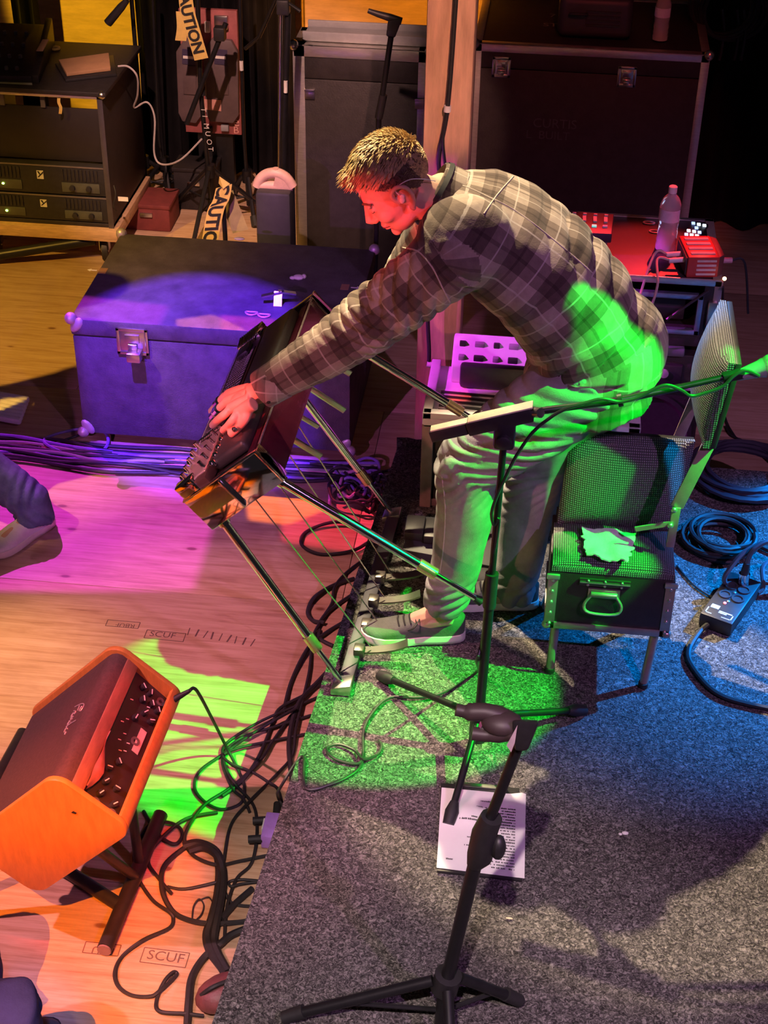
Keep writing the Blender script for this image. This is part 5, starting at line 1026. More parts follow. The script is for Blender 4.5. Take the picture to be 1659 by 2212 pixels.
# neck, fretboard and strings
nk = gbox(MB(), .004, .092, .0, GL-.03, .0, .03).build('neck', M('neck_dark', (.06, .03, .025), .35), gt, None, .003)
fb = gbox(MB(), .01, .086, .25, .7, .03, .034).build('fretboard', M('fret_black', (.05, .045, .05), .4), nk)
b_ = .25; sc_ = .6; k = 0
for k in range(1, 25):
    bb = .25+.6*(1-2**(-k/12))*1.0
    if bb > .69: break
    gbox(MB(), .012, .084, bb-.0012, bb+.0012, .034, .0348).build('fret', M('fret_line', (.5, .46, .5), .4) if 'fret_line' not in MATS else MATS['fret_line'], fb)
for k in range(10):
    a_ = .014+.0075*k; MB().tube([G(a_, .22, .042), G(a_, .79, .044)], .0007, 5).build('string', chrome, nk)
MB().tube([G(.008, .24, .039), G(.09, .24, .039)], .005, 8).build('nut_roller', chrome, nk)
gbox(MB(), -.001, .002, .1, .8, .028, .034).build('neck_edge', MATS['fret_line'], nk)
kh = MB(); gbox(kh, .008, .088, .03, .235, .028, .036); kh = kh.build('key_head', M('key_copper_lit', (.75, .55, .5), .3, .75, .1, 20), nk, None, .004)  # copper tone of the light put into the key head's metal
for k in range(5):
    for sd in (0, 1):
        bb = .05+.038*k; aa = .016 if sd == 0 else .08; p = G(aa, bb, .036); MB().tube([p, p+GN*.02], .006, 10).build('tuner_post', chrome, kh)
        MB().ell(G(-.012 if sd == 0 else .108, bb, .03), (.012, .012, .009), None, 10, 6).build('tuner_button', chrome, kh)
gbox(MB(), .0, .06, -.004, .03, .0, .05).build('head_cover', mir, nk, None, .004)
ch = gbox(MB(), .006, .092, .755, .83, .03, .046).build('changer', chrome, nk, None, .002)
for k in range(10): MB().tube([G(.014+.0075*k, .745, .046), G(.014+.0075*k, .8, .05)], .0032, 8).build('changer_finger', chrome, ch)
gbox(MB(), .03, .075, .66, .72, .034, .05).build('pickup', black_plastic, nk, None, .003)
# legs
def leg(a_, b0_, foot, lab=None, cut=None):
    top = G(a_, b0_, -GH+.03); T = nrm(foot-top); L = np.linalg.norm(foot-top)
    o = MB().tube([top, top+T*(L*.72)], .0125, 14).build('leg', chrome, gt)
    MB().tube([top, top+T*.05], .0175, 12).build('leg_socket', chrome, o)
    MB().tube([top+T*(L*.7), top+T*(L*.78)], .0165, 12).build('leg_collar', M('collar_brass', (.8, .55, .35), .25, .9) if 'collar_brass' not in MATS else MATS['collar_brass'], o)
    MB().tube([top+T*(L*.78), foot], .008, 10).build('leg_extension', chrome, o)
    MB().tube([foot-T*.02, foot], [.01, .013], 10).build('leg_tip', black_rubber, o)
    return o
topA = G(.03, .02, -GH)
leg(.03, .02, footN+A(0, 0, .012)); leg(.03, GL-.03, footF+A(0, 0, .012))
tipB = Yp(1040, 1300, 3.2); leg(GW-.03, .02, tipB)
leg(GW-.03, GL-.03, tipB+GV*(GL-.05)+A(.0, 0, .01))
# pedal bar and pedals
ped_m = M('pedal_steel', (.2, .19, .17), .32, .9)
bar_v = nrm(footF-footN); bl = np.linalg.norm(footF-footN)
def Bq(s_, x_, z_): return footN+bar_v*s_+A(x_, 0, z_)
br = MB(); br.hexa([Bq(-.01, -.02, .006), Bq(-.01, .02, .006), Bq(bl+.01, .02, .006), Bq(bl+.01, -.02, .006), Bq(-.01, -.02, .03), Bq(-.01, .02, .03), Bq(bl+.01, .02, .03), Bq(bl+.01, -.02, .03)])
pb = br.build('pedal_bar', M('bar_alu', (.05, .047, .06), .5, .5, .1, 20), gt, None, .003)
for s_ in (0, bl): MB().hexa([Bq(s_-.03, -.035, .003), Bq(s_-.03, .02, .003), Bq(s_+.02, .02, .003), Bq(s_+.02, -.035, .003), Bq(s_-.03, -.035, .025), Bq(s_-.03, .02, .04), Bq(s_+.02, .02, .04), Bq(s_+.02, -.035, .025)]).build('bar_bracket', steel, pb, None, .003)
for k in range(4):
    s_ = .13+.115*k; p0, p1 = Bq(s_, .012, .036), Bq(s_+.02, .15, .05)
    pd_ = MB(); T, S, N = frame(p1-p0, bar_v); pts = [p0, p0*.6+p1*.4+A(0, 0, -.004), p0*.25+p1*.75, p1+A(0, 0, .012)]
    pd_.rings([[q+S*w/2*x_+A(0, 0, .006*z_) for x_, z_ in ((-1, -.5), (1, -.5), (1, .5), (-1, .5))] for q, w in zip(cr(pts, 4), np.linspace(.026, .034, 13))]); pd_.build('pedal', ped_m, gt)
    MB().box(p0+A(.004, 0, .0), (.03, .035, .028)).build('pedal_hinge', ped_m, gt, None, .003)
    MB().tube([p0*.75+p1*.25+A(0, 0, .01), G(.09+.012*k, .12+.14*k, -GH*.5)], .0021, 6).build('pull_rod', M('rod_steel', (.6, .55, .5), .25, .9) if 'rod_steel' not in MATS else MATS['rod_steel'], gt)
# knee levers under the body
for (a_, bb, d_, w_) in ((.16, .3, .17, .018), (.18, .55, .19, .018), (.12, .48, .16, .014), (.2, .7, .16, .018)):
    p0 = G(a_, bb, -GH*.5); p1 = p0-GN*d_+GU*.05
    MB().bar(p0, p1, w_, .006, GV).build('knee_lever', steel, gt, None, .001)
gbox(MB(), .05, .2, .3, .33, -GH*.9, -GH*.45).build('cross_shaft', steel, gt); gbox(MB(), .05, .2, .6, .63, -GH*.9, -GH*.45).build('cross_shaft', steel, gt)
# ================================================================== wooden amplifier on its tilt stand
def rotm(a, b_, c_):
    ca, sa, cb_, sb2, cc, sc2 = math.cos(a), math.sin(a), math.cos(b_), math.sin(b_), math.cos(c_), math.sin(c_)
    return np.array([[ca, -sa, 0], [sa, ca, 0], [0, 0, 1]])@np.array([[cb_, 0, sb2], [0, 1, 0], [-sb2, 0, cb_]])@np.array([[1, 0, 0], [0, cc, -sc2], [0, sc2, cc]])
AR = rotm(math.radians(-.5), math.radians(42.4), math.radians(5.0)); AO = A(-.97, 2.352, .667); AD, AL, AH = .228, .44, .4
def K(x, y, z): return AO+AR@A(x, y, z)      # x front-to-rear along the top, y along the length, z up the front
at = thing('guitar_amplifier', 'wood shelled combo amplifier tilted back on a black stand', 'amplifier', K(AD/2, AL/2, -AH/2)*A(1, 1, 0))
def rrect(x0, x1, z0, z1, r, n=6):
    out = []
    for cx, cz, a0 in ((x1-r, z1-r, 0), (x0+r, z1-r, 90), (x0+r, z0+r, 180), (x1-r, z0+r, 270)):
        for k in range(n+1): a = math.radians(a0+90*k/n); out.append((cx+r*math.cos(a), cz+r*math.sin(a)))
    return out
th = .016
def side(y0, y1, name):
    pr = rrect(0, AD, -AH, 0, .042); return MB().prism([K(x, y0, z) for x, z in pr], AR@A(0, y1-y0, 0)).build(name, wood_amp, at, None, .004)
sd = side(0, th, 'side_panel'); side(AL-th, AL, 'side_panel')
MB().prism([K(AD/2-.015, -.0012, -.07), K(AD/2-.006, -.0012, -.066), K(AD/2-.006, -.0012, -.06), K(AD/2-.015, -.0012, -.062)], AR@A(0, .001, 0)).build('screw_hole', print_black, sd)
MB().hexa([K(AD-th, th, -AH+.04), K(AD, th, -AH+.04), K(AD, AL-th, -AH+.04), K(AD-th, AL-th, -AH+.04), K(AD-th, th, -.04), K(AD, th, -.04), K(AD, AL-th, -.04), K(AD-th, AL-th, -.04)]).build('back_panel', wood_amp, at, None, .003)
MB().hexa([K(.03, th, -AH), K(AD-.03, th, -AH), K(AD-.03, AL-th, -AH), K(.03, AL-th, -AH), K(.03, th, -AH+th), K(AD-.03, th, -AH+th), K(AD-.03, AL-th, -AH+th), K(.03, AL-th, -AH+th)]).build('bottom_panel', wood_amp, at, None, .003)
# rounded rear top edge
rp = [(x, z) for x, z in rrect(0, AD, -AH, 0, .042)[:7]]
mb = MB(); inn = [(AD-.042+(x-AD+.042)*.62, -.042+(z+.042)*.62) for x, z in rp]; poly = rp+inn[::-1]
mb.prism([K(x, th, z) for x, z in poly], AR@A(0, AL-2*th, 0)); mb.build('rear_edge', wood_amp, at)
grille_m = M('grille_cloth', (.075, .042, .036), .75, 0, .25, 120, .4, 400)
gr = MB().hexa([K(.014, th, -AH+.01), K(.024, th, -AH+.01), K(.024, AL-th, -AH+.01), K(.014, AL-th, -AH+.01), K(.014, th, -.045), K(.024, th, -.045), K(.024, AL-th, -.045), K(.014, AL-th, -.045)]).build('grille', grille_m, at)
# curved grille shoulder and ledge bar
sh = [(.014, -.045), (.016, -.03), (.023, -.018), (.034, -.012), (.05, -.012), (.05, -.022), (.024, -.05)]
MB().prism([K(x, th, z) for x, z in sh], AR@A(0, AL-2*th, 0)).build('grille_shoulder', grille_m, gr)
MB().hexa([K(.05, th, -.02), K(.085, th, -.02), K(.085, AL-th, -.02), K(.05, AL-th, -.02), K(.05, th, -.008), K(.085, th, -.012), K(.085, AL-th, -.012), K(.05, AL-th, -.008)]).build('ledge_bar', M('ledge_wood', (.3, .13, .08), .5, 0, .2, 20, stretch=(4, 1, 4)), at, None, .003)
# script logo on the grille
lg = MB(); pts = [(0, 0), (.12, .62), (.3, .98), (.5, .92), (.42, .74), (.28, .8), None, (.14, .48), (.34, .52), None, (.2, .1), (.3, .34), (.38, .3), (.3, .16), (.42, .1), (.5, .34), (.5, .12), (.58, .34), (.62, .12), (.72, .34), (.66, .16), (.76, .16), (.86, .9), (.8, .14), (.9, .22), (.98, .34), (.9, .16), (1.02, .12), (1.1, .34), (1.18, .3)]
seg = []; s0 = K(.0135, .21, -.085); 
def lgp(u_, w_): return K(.0125, .285+u_*.085*-1+.0, -.105+w_*.055)
for p in pts+[None]:
    if p is None:
        if len(seg) > 1: lg.tube(cr(seg, 4), .0016, 5)
        seg = []
    else: seg.append(lgp(*p))
lg.build('script_logo', M('logo_silver', (.75, .7, .68), .3, .6), gr)
# control panel
cpz = -.05
pn = MB().hexa([K(.085, th, cpz+.012), K(AD-.02, th, cpz-.0), K(AD-.02, AL-th, cpz-.0), K(.085, AL-th, cpz+.012), K(.085, th, cpz+.02), K(AD-.02, th, cpz+.008), K(AD-.02, AL-th, cpz+.008), K(.085, AL-th, cpz+.02)]).build('control_panel', M('panel_dark', (.035, .025, .025), .4), at)
def cp(u_, v_, lift=0.0): x = .085+(AD-.105)*u_; return K(x, th+(AL-2*th)*v_, cpz+.02-.012*u_+lift)
rnd = random.Random(5)
for (u_, v_) in ((.35, .1), (.7, .1), (.35, .19), (.62, .2), (.3, .28), (.45, .36), (.4, .7), (.55, .78), (.75, .76), (.4, .85), (.62, .87), (.8, .86), (.5, .93), (.3, .93)):
    kb = MB().lathe([(.0085, 0), (.008, .012), (.003, .0135)], cp(u_, v_), AR@A(0, 0, 1), 12).build('knob', black_plastic, pn)
    T = AR@A(rnd.uniform(-1, 1), rnd.uniform(-1, 1), 0); q = cp(u_, v_, .0142); MB().bar(q-nrm(T)*.007, q+nrm(T)*.007, .0026, .001, AR@A(0, 0, 1)).build('pointer', print_white, kb)
for (u_, v_) in ((.35, .04), (.75, .05), (.62, .57), (.8, .94)): MB().lathe([(.012, 0), (.012, .003), (.006, .003), (.005, 0)], cp(u_, v_), AR@A(0, 0, 1), 14).build('jack', M('jack_ring', (.25, .2, .2), .35, .6) if 'jack_ring' not in MATS else MATS['jack_ring'], pn)
q = [cp(.62, .5, .001), cp(.78, .5, .001), cp(.78, .68, .001), cp(.62, .68, .001)]; MB().hexa([*q, *[p+AR@A(0, 0, .001) for p in q]]).build('label_plate', M('plate_tan', (.62, .5, .42), .5), pn)
for (u_, v_) in ((.4, .44), (.3, .5), (.5, .46), (.35, .56), (.5, .52), (.6, .84), (.2, .8), (.2, .62), (.28, .66)):
    q = cp(u_, v_, .0012); MB().bar(q-AR@A(.004, 0, 0), q+AR@A(.004, .003, 0), .0025, .0008, AR@A(0, 0, 1)).build('panel_mark', print_white, pn)
# cloth wedge tucked against the ledge
fl_ = MB(); n = 8; vv = []
for i in range(n+1):
    for j in range(4): vv.append(K(.083+.03*(j/3)*math.sin(math.pi*min(1, i/n*1.1+.08)), th+.02+.17*i/n, -.008-.012*(j/3)**2+.003*math.sin(i*1.7+j)))
fl_.add(vv, [(i*4+j, i*4+j+1, (i+1)*4+j+1, (i+1)*4+j) for i in range(n) for j in range(3)])
tag(fl_.build('felt_strip', M('felt_red', (.5, .2, .18), .9), None, K(.09, .1, -.01)), 'reddish cloth strip tucked along the amplifier ledge', 'cloth')
# instrument cable into the panel
p = cp(.9, .93, .004); ax = nrm(AR@A(.2, .3, 1))
t = thing('instrument_cable', 'black cable plugged into the wooden amplifier control panel', 'cable', p); MB().tube([p, p+ax*.035, p+ax*.05+A(.022, .01, .01)], [.009, .0085, .005], 10).build('plug', black_rubber, t)
def F(px, py, z=.006): return Zp(px, py, z)
MB().tube(cr([p+ax*.05+A(.022, .01, .01), Yp(425, 1492, 2.83), F(462, 1560, .2), F(487, 1610, .05), F(510, 1655), F(528, 1700), F(520, 1735), F(478, 1748), F(440, 1730), F(420, 1700), F(432, 1665), F(480, 1630), F(560, 1575, .02), F(640, 1530, .03)], 7), .0045, 7).build('lead', black_rubber, t)
# stand
t = thing('amplifier_stand', 'black tubular tilt stand under the wooden amplifier', 'stand', (AO[0], AO[1]+.2, 0))
bt = M('stand_black', (.03, .028, .028), .45, .3, .3, 25)
e0, e1 = Zp(226, 2050, .022), Zp(347, 1760, .022)
fb_ = MB().tube([e0, e1], .02, 14).build('floor_tube', bt, t); MB().tube([e0+nrm(e0-e1)*.001, e0+nrm(e0-e1)*.006], .018, 14).build('tube_end', M('end_plug', (.2, .14, .14), .6), fb_)
c0 = Zp(258, 1955, .022); w = (Zp(130, 1872, .022)-c0)*2.5; MB().tube([e0+w, e1+w], .02, 14).build('floor_tube', bt, t)
MB().tube([c0, c0+w], .018, 12).build('cross_tube', bt, t)
up1 = e0*.4+e1*.6
for dx, z0_ in ((0, K(AD, 0, -AH*.4)[2]), ):
    for bb in (.09, AL-.09):
        foot_ = A(up1[0]-.02, K(AD, bb, 0)[1], .03); hp = K(AD+.014, bb, -.13); lp_ = K(AD+.014, bb, -AH-.01)
        o = MB().tube([hp, lp_], .014, 10).build('back_arm', bt, t); MB().tube([lp_, lp_-AR@A(.2, 0, 0)], .014, 10).build('shelf_arm', bt, t)
        MB().tube([hp*.6+lp_*.4, A(up1[0], up1[1] if bb > .2 else e0[1]*.5+e1[1]*.5, .03)], .013, 10).build('strut', bt, t)
        MB().tube([lp_-AR@A(.1, 0, 0), A(e0[0]+w[0], hp[1], .03)], .013, 10).build('strut', bt, t)
        MB().tube([hp-A(0, 0, .0), hp+AR@A(.0, 0, .015)], .018, 10).build('arm_cap', M('cap_worn', (.3, .2, .2), .5) if 'cap_worn' not in MATS else MATS['cap_worn'], o)
# ================================================================== small box half hidden by the riser, coloured by its violet light
q = Zp(590, 1800, 0); t = thing('direct_box', 'small violet lit box with plugged cables beside the riser edge', 'box', q)
a0_, a1_ = Zp(563, 1806, .05), Zp(566, 1752, .05); x0_, x1_ = a0_[0], a0_[0]+.12; y0_, y1_ = a0_[1], a1_[1]
flatbox('body', x0_, x1_, y0_, y1_, .004, .05, M('violet_lit_box', (.5, .26, .85), .4), t, .003)  # violet light put into the body's base colour
flatbox('end_plate', x0_-.004, x0_, y0_+.03, y1_-.02, .01, .045, white_plastic, t)
for yy in (y0_+.01, y1_-.012): MB().tube([A(x0_+.002, yy, .03), A(x0_-.035, yy-.006, .028)], .011, 10).build('plug', black_rubber, t)
MB().tube([A(x0_+.025, y1_-.001, .03), A(x0_+.02, y1_+.05, .032)], .01, 10).build('plug', black_rubber, t); MB().tube([A(x0_+.085, y1_-.001, .03), A(x0_+.08, y1_+.04, .032)], .009, 10).build('plug', black_rubber, t)
flatbox('connector', x0_+.03, x1_, y0_-.04, y0_, .006, .04, M('brass_conn', (.7, .4, .1), .3, .8), t, .003)
# ================================================================== cables on the plywood left of the riser
LC = 'black cable snaking over the plywood beside the riser'
GRP = 'tangled cables beside the riser'
def fc(pts, r=.0045, z=.006, mat=black_rubber, lab=LC, grp=GRP, name='floor_cable'):
    return cable(name, [Zp(a, b_, z+.008*(i % 3)*.5) for i, (a, b_) in enumerate(pts)], r, lab, mat, grp)
fc([(700, 1470), (660, 1500), (605, 1530), (590, 1560), (570, 1610), (550, 1650), (520, 1690), (480, 1720)], .0055, lab='black cable from the guitar foot bending down beside the riser', grp=None)
fc([(690, 1505), (640, 1525), (560, 1560), (490, 1605), (482, 1632), (500, 1650), (545, 1668), (580, 1690), (600, 1705), (612, 1745)], lab='black cable sweeping from the riser to the small violet lit box', grp=None)
fc([(672, 1545), (600, 1568), (530, 1590), (490, 1620), (485, 1650), (505, 1690), (545, 1735), (555, 1775), (552, 1830), (540, 1870), (510, 1900), (490, 1960), (485, 2030)], lab='long black cable crossing the others beside the violet lit box', grp=None)
fc([(665, 1585), (580, 1602), (510, 1618), (480, 1640), (500, 1700), (525, 1725), (540, 1755)], .0045, lab='thin black cable curving through the middle of the cable tangle', grp=None)
fc([(672, 1380), (668, 1450), (640, 1570), (632, 1630), (600, 1670), (540, 1730), (500, 1780), (485, 1850), (480, 1900), (500, 1950), (560, 1958)], lab='long black cable from the guitar leg down to the carpet edge', grp=None)
fc([(735, 1420), (690, 1470), (645, 1520), (625, 1600), (632, 1690)], .008, lab='thick black cable running along the riser edge on plywood', grp=None)
fc([(640, 1530), (590, 1600), (560, 1645), (500, 1700), (440, 1740), (405, 1790), (400, 1820), (420, 1850), (470, 1868), (520, 1860), (578, 1848)], .005, lab='black cable looping wide between amplifier and riser', grp=None)
fc([(310, 1752), (340, 1800), (375, 1823), (393, 1808), (385, 1785), (350, 1775), (320, 1785), (295, 1830), (290, 1860), (300, 1900), (330, 1945), (365, 1970), (374, 1985), (365, 2005), (310, 2030), (265, 2065), (248, 2100), (255, 2130), (285, 2150), (325, 2152), (345, 2140), (380, 2108), (375, 2100), (355, 2120), (338, 2160), (345, 2185), (400, 2190), (440, 2195)], .005, lab='long looping black cable in front of the amplifier stand', grp=None)
fc([(470, 1755), (400, 1770), (340, 1820), (320, 1860), (345, 1900), (370, 1930)], .005, lab='thin black cable from the tangle towards the amplifier stand tube', grp=None)
fc([(400, 1830), (355, 1870), (350, 1920), (370, 1965), (400, 1985), (450, 1995), (520, 1992), (545, 1985)], .007, lab='double looped dark cable circling on the yellow green lit plywood', grp=None)
fc([(395, 1828), (430, 1822), (465, 1840), (475, 1875), (472, 1930), (460, 1980), (448, 2020), (455, 2055), (480, 2090), (495, 2120)], .013, lab='thick black cable bundle hanging straight over the plywood', grp='thick cable bundle by the riser')
fc([(408, 1838), (440, 1830), (470, 1850), (482, 1890), (478, 1940), (468, 1990), (462, 2030), (470, 2060), (492, 2100)], .011, z=.014, lab='thick black cable bundle hanging straight over the plywood', grp='thick cable bundle by the riser')
fc([(550, 2000), (500, 2020), (475, 2040), (440, 2070), (415, 2110), (408, 2160), (405, 2215)], .01, lab='thick black cable curving to the front by the carpet', grp=None)
fc([(545, 1920), (505, 1955), (478, 1985)], .009, lab='black cable coming out from under the carpet edge', grp=None)
fc([(560, 1905), (520, 1910), (500, 1915), (495, 1905), (520, 1900), (560, 1903)], .004, lab='flattened thin cable loop at the carpet edge', grp=None); fc([(362, 1915), (400, 1920), (470, 1905), (480, 1900)], .004, lab='thin black cable lying across the thick cable bundle', grp=None)
fc([(415, 1985), (418, 1958), (430, 1942), (440, 1955), (435, 1975), (420, 1990)], .002, lab='thin wire loop lying on the orange lit plywood', grp=None); fc([(430, 1945), (450, 1938), (460, 1950)], .002, lab='thin wire end lying on the orange lit plywood', grp=None)
fc([(820, 1170), (775, 1135), (720, 1128), (668, 1145), (650, 1165), (660, 1185), (700, 1198), (760, 1190), (795, 1172)], .006, lab='single loop of cable lying under the tipped guitar', grp=None)
fc([(790, 1205), (745, 1240), (722, 1270), (718, 1300), (700, 1330), (680, 1365), (672, 1395)], .005, lab='black cable dropping below the loop under the guitar', grp=None); fc([(765, 1250), (720, 1265), (680, 1290), (665, 1320), (675, 1340), (700, 1345)], .007, lab='thick cable loop under the guitar pull rods', grp=None); fc([(760, 1285), (710, 1320), (690, 1345)], .006, lab='short black cable beside the guitar pedal bar', grp=None)
fc([(740, 1345), (700, 1370), (665, 1400), (630, 1470), (612, 1540)], .006, lab='black cable trailing past the front guitar leg', grp=None); fc([(690, 1360), (692, 1380), (720, 1395)], .006, lab='short cable hook by the front guitar leg', grp=None)
# cable run before the trunk
rnd = random.Random(11); colr = [black_rubber, black_rubber, black_rubber, M('violet_cable', (.2, .12, .45), .4), M('grey_cable2', (.25, .24, .27), .4), M('orange_cable', (.75, .3, .06), .45), M('pink_cable', (.55, .25, .45), .4)]
LR = {0: ('black cable in the long run on the floor before the trunk', 'black cables before the trunk'), 3: ('violet cable in the long run before the trunk', 'violet cables before the trunk'), 4: ('grey cable in the long run before the trunk', 'grey cables before the trunk'), 5: ('orange extension cable in the run before the trunk', None), 6: ('pink cable in the long run before the trunk', 'pink cables before the trunk')}
for k in range(20):
    off = -24+2.9*k; ci = 5 if k == 9 else ((0, 1, 3, 2, 4, 0, 6)[k % 7])
    if ci == 5: off = 4
    pts = []
    for px in range(-120, 900, 85):
        base = 975+(px)*.055-(14 if px < 200 else 0)*(1-px/200 if px > 0 else 1)
        pts.append((px, base+off*(.75+.3*math.sin(px*.006+k))+rnd.uniform(-5, 5)))
    key = ci if ci >= 3 else 0
    cable('floor_cable', [Zp(a, b_, .008+.006*(k % 3)) for a, b_ in pts], .007 if ci != 5 else .0085, LR[key][0], colr[ci], LR[key][1], k=4)
for k in range(16):
    c = (785+rnd.uniform(-45, 35), 1050+rnd.uniform(-22, 40)); r_ = rnd.uniform(.035, .09); ph = rnd.uniform(0, 6)
    P_ = [Zp(c[0], c[1], .01)+A(r_*math.cos(a+ph)+.02*math.sin(2*a), r_*.9*math.sin(a+ph)+.015*math.cos(3*a), .004+.04*rnd.random()) for a in np.linspace(0, rnd.uniform(4.5, 7), 12)]
    cable('floor_cable', P_, .0055, 'cable loop in the pile behind the guitar feet', colr[rnd.choice((0, 0, 6, 3))], 'cable pile behind the guitar feet', k=4)
c = Zp(165, 955, .01); tag(MB().tube(cr([c+A(.12*math.cos(a), .09*math.sin(a), .004+.012*math.sin(a*2)) for a in np.linspace(0, 2*math.pi, 20)[:-1]], 3, True), .006, 6, True).build('cable_loop', colr[3], None, c), 'violet lit cable loop beside the trunk corner', 'cable')
cable('floor_cable', [Zp(180, 905, .02), Zp(176, 935, .02), Zp(140, 950, .012), Zp(105, 962, .01), Zp(60, 970, .008), Zp(-20, 975, .008)], .004, 'thin black cable by the trunk lower corner')
# small brown leather case at the bottom beside the riser
c = Zp(470, 2165, 0); t = thing('leather_pouch', 'dark red leather pouch beside the carpet edge', 'pouch', c); MB().ell(c+A(.02, 0, .04), (.075, .05, .04), rotm(.6, 0, 0), 18, 10).build('body', M('red_leather', (.16, .05, .05), .5, 0, .3, 25, .5, 60), t); MB().tube(cr([c+A(-.03, -.03, .06), c+A(.0, -.02, .085), c+A(.05, .02, .075)], 5), .006, 8).build('strap', black_rubber, t)
# folded white cloth stack at the left edge
for k in range(7):
    p0 = Zp(-40, 856+9*k, .01); o = MB().box(p0+A(.07, 0, .012+.002*k), (.26-.012*k, .024, .026), rotm(-.18, 0, 0)).build('rolled_sheet', paper_white, None, p0, .008); tag(o, 'pale rolled sheet in the heap at the left of the trunk', 'paper', 'rolled sheets left of the trunk')
# ================================================================== people
def seg_info(P_, bones):
    """nearest bone for every point: (bone index, arc length, angle, distance)"""
    n = len(P_); best = np.full(n, 1e9); bi = np.zeros(n, int); arc = np.zeros(n); ang = np.zeros(n); dst = np.zeros(n)
    for k, (pl, rad, off) in enumerate(bones):
        L = 0.0
        for i in range(len(pl)-1):
            a, b_ = np.asarray(pl[i]), np.asarray(pl[i+1]); d = b_-a; l = np.linalg.norm(d); T, S, N = frame(d, (0, 1, 0))
            t_ = np.clip((P_-a)@d/(l*l), 0, 1); q = a+t_[:, None]*d; v = P_-q; ds = np.linalg.norm(v, axis=1)
            key = ds/rad; m = key < best
            best[m] = key[m]; bi[m] = k; arc[m] = L+t_[m]*l; ang[m] = np.arctan2(v[m]@S, v[m]@N); dst[m] = ds[m]
            L += l
    return bi, arc, ang, dst
def plaid_uv(me, bones):
    co, _ = getco(me); uv = me.uv_layers.new(name='UVMap'); nl = len(me.loops); lv = np.empty(nl, np.int32); me.loops.foreach_get('vertex_index', lv)
    nf = len(me.polygons); ls = np.empty(nf, np.int32); lt = np.empty(nf, np.int32); me.polygons.foreach_get('loop_start', ls); me.polygons.foreach_get('loop_total', lt)
    cen = np.empty(nf*3, np.float32); me.polygons.foreach_get('center', cen); cen = cen.reshape(-1, 3).astype(float)
    fb_, fa, fang, _ = seg_info(cen, bones); f_of = np.repeat(np.arange(nf), lt); P_ = co[lv]; out = np.zeros((nl, 2))
    for k, (pl, rad, off) in enumerate(bones):
        m = fb_[f_of] == k
        if not m.any(): continue
        _, ar, an, _ = seg_info(P_[m], [bones[k]]); ref = fang[f_of[m]]; an = ref+(an-ref+math.pi) % (2*math.pi)-math.pi
        out[m, 0] = an*rad+off[0]; out[m, 1] = ar+off[1]
    uv.data.foreach_set('uv', out.astype(np.float32).ravel())
def wrinkle(me, bones, fields, base=.002):
    """fields: (bone, arc position, spread, amplitude, wave length, slant)"""
    co, no = getco(me); bi, arc, ang, _ = seg_info(co, bones); d = np.zeros(len(co))
    nz = np.array([noise.noise(Vector(p*9.0)) for p in co]); n2 = np.array([noise.noise(Vector(p*22.0)) for p in co])
    for (b_, c_, sp, am, wl, sl) in fields:
        m = bi == b_; w_ = np.exp(-((arc[m]-c_)/sp)**2); ph = (arc[m]+sl*np.cos(ang[m])*.05+nz[m]*.018)/wl*2*math.pi
        d[m] += am*w_*(np.abs(np.sin(ph/2))**.7*2-1)*(.55+.45*np.cos(ang[m]*1.0+c_*9))
    d += base*(nz*1.4+n2*.5); setco(me, co+no*d[:, None])
def smooth_mesh(mb, voxel, s_=4): return remesh(mb, voxel, s_)
# ------------------------------------------------------------------ the bending man
YM = 3.58
T_ = [(Yp(1270, 805, YM), .150, .185), (Yp(1282, 745, YM), .160, .195), (Yp(1240, 665, YM), .158, .2), (Yp(1165, 580, YM), .150, .21), (Yp(1085, 515, YM), .138, .222), (Yp(1020, 470, YM), .118, .2), (Yp(975, 440, YM), .085, .13), (Yp(950, 425, YM), .066, .075)]
LS, LE = Yp(985, 548, 3.40), Yp(800, 700, 3.40); 
gc = GO+GN*.075; LW = Np(562, 845, gc, GN)
RS, RE, RW = Yp(975, 470, 3.78), Yp(850, 655, 3.98), Yp(775, 735, 3.99)
pm = thing('person', 'man in plaid flannel shirt bending over the steel guitar', 'person', A(-.15, 3.5, RH))
# head frame
HC = Yp(851, 397, 3.52); HF = nrm(A(-.73, -.2, -.66)); HL = np.cross([0, 0, 1], HF); HL = nrm(HL); HU = np.cross(HF, HL); HS = .94
HRm = np.stack([HF, HL, HU], 1)
def Hd(x, y, z): return HC+HRm@(A(x, y, z)*HS)
bd = MB()
def he(c, r, rot=None, nu=20, nv=12): bd.ell(Hd(*c), np.asarray(r)*HS, HRm if rot is None else HRm@rot, nu, nv)
he((-.012, 0, .035), (.098, .076, .09)); he((.038, 0, -.02), (.055, .062, .082)); he((.04, 0, -.078), (.046, .05, .04)); he((.074, 0, -.103), (.018, .022, .016))
he((.03, .03, -.075), (.04, .026, .03)); he((.03, -.03, -.075), (.04, .026, .03))
he((.075, 0, .022), (.016, .05, .013)); he((.058, .04, -.034), (.03, .022, .024)); he((.058, -.04, -.034), (.03, .022, .024))
bd.tube([Hd(.086, 0, .012), Hd(.1, 0, -.012), Hd(.113, 0, -.034), Hd(.106, 0, -.044)], [.008*HS, .0095*HS, .0125*HS, .009*HS], 12)
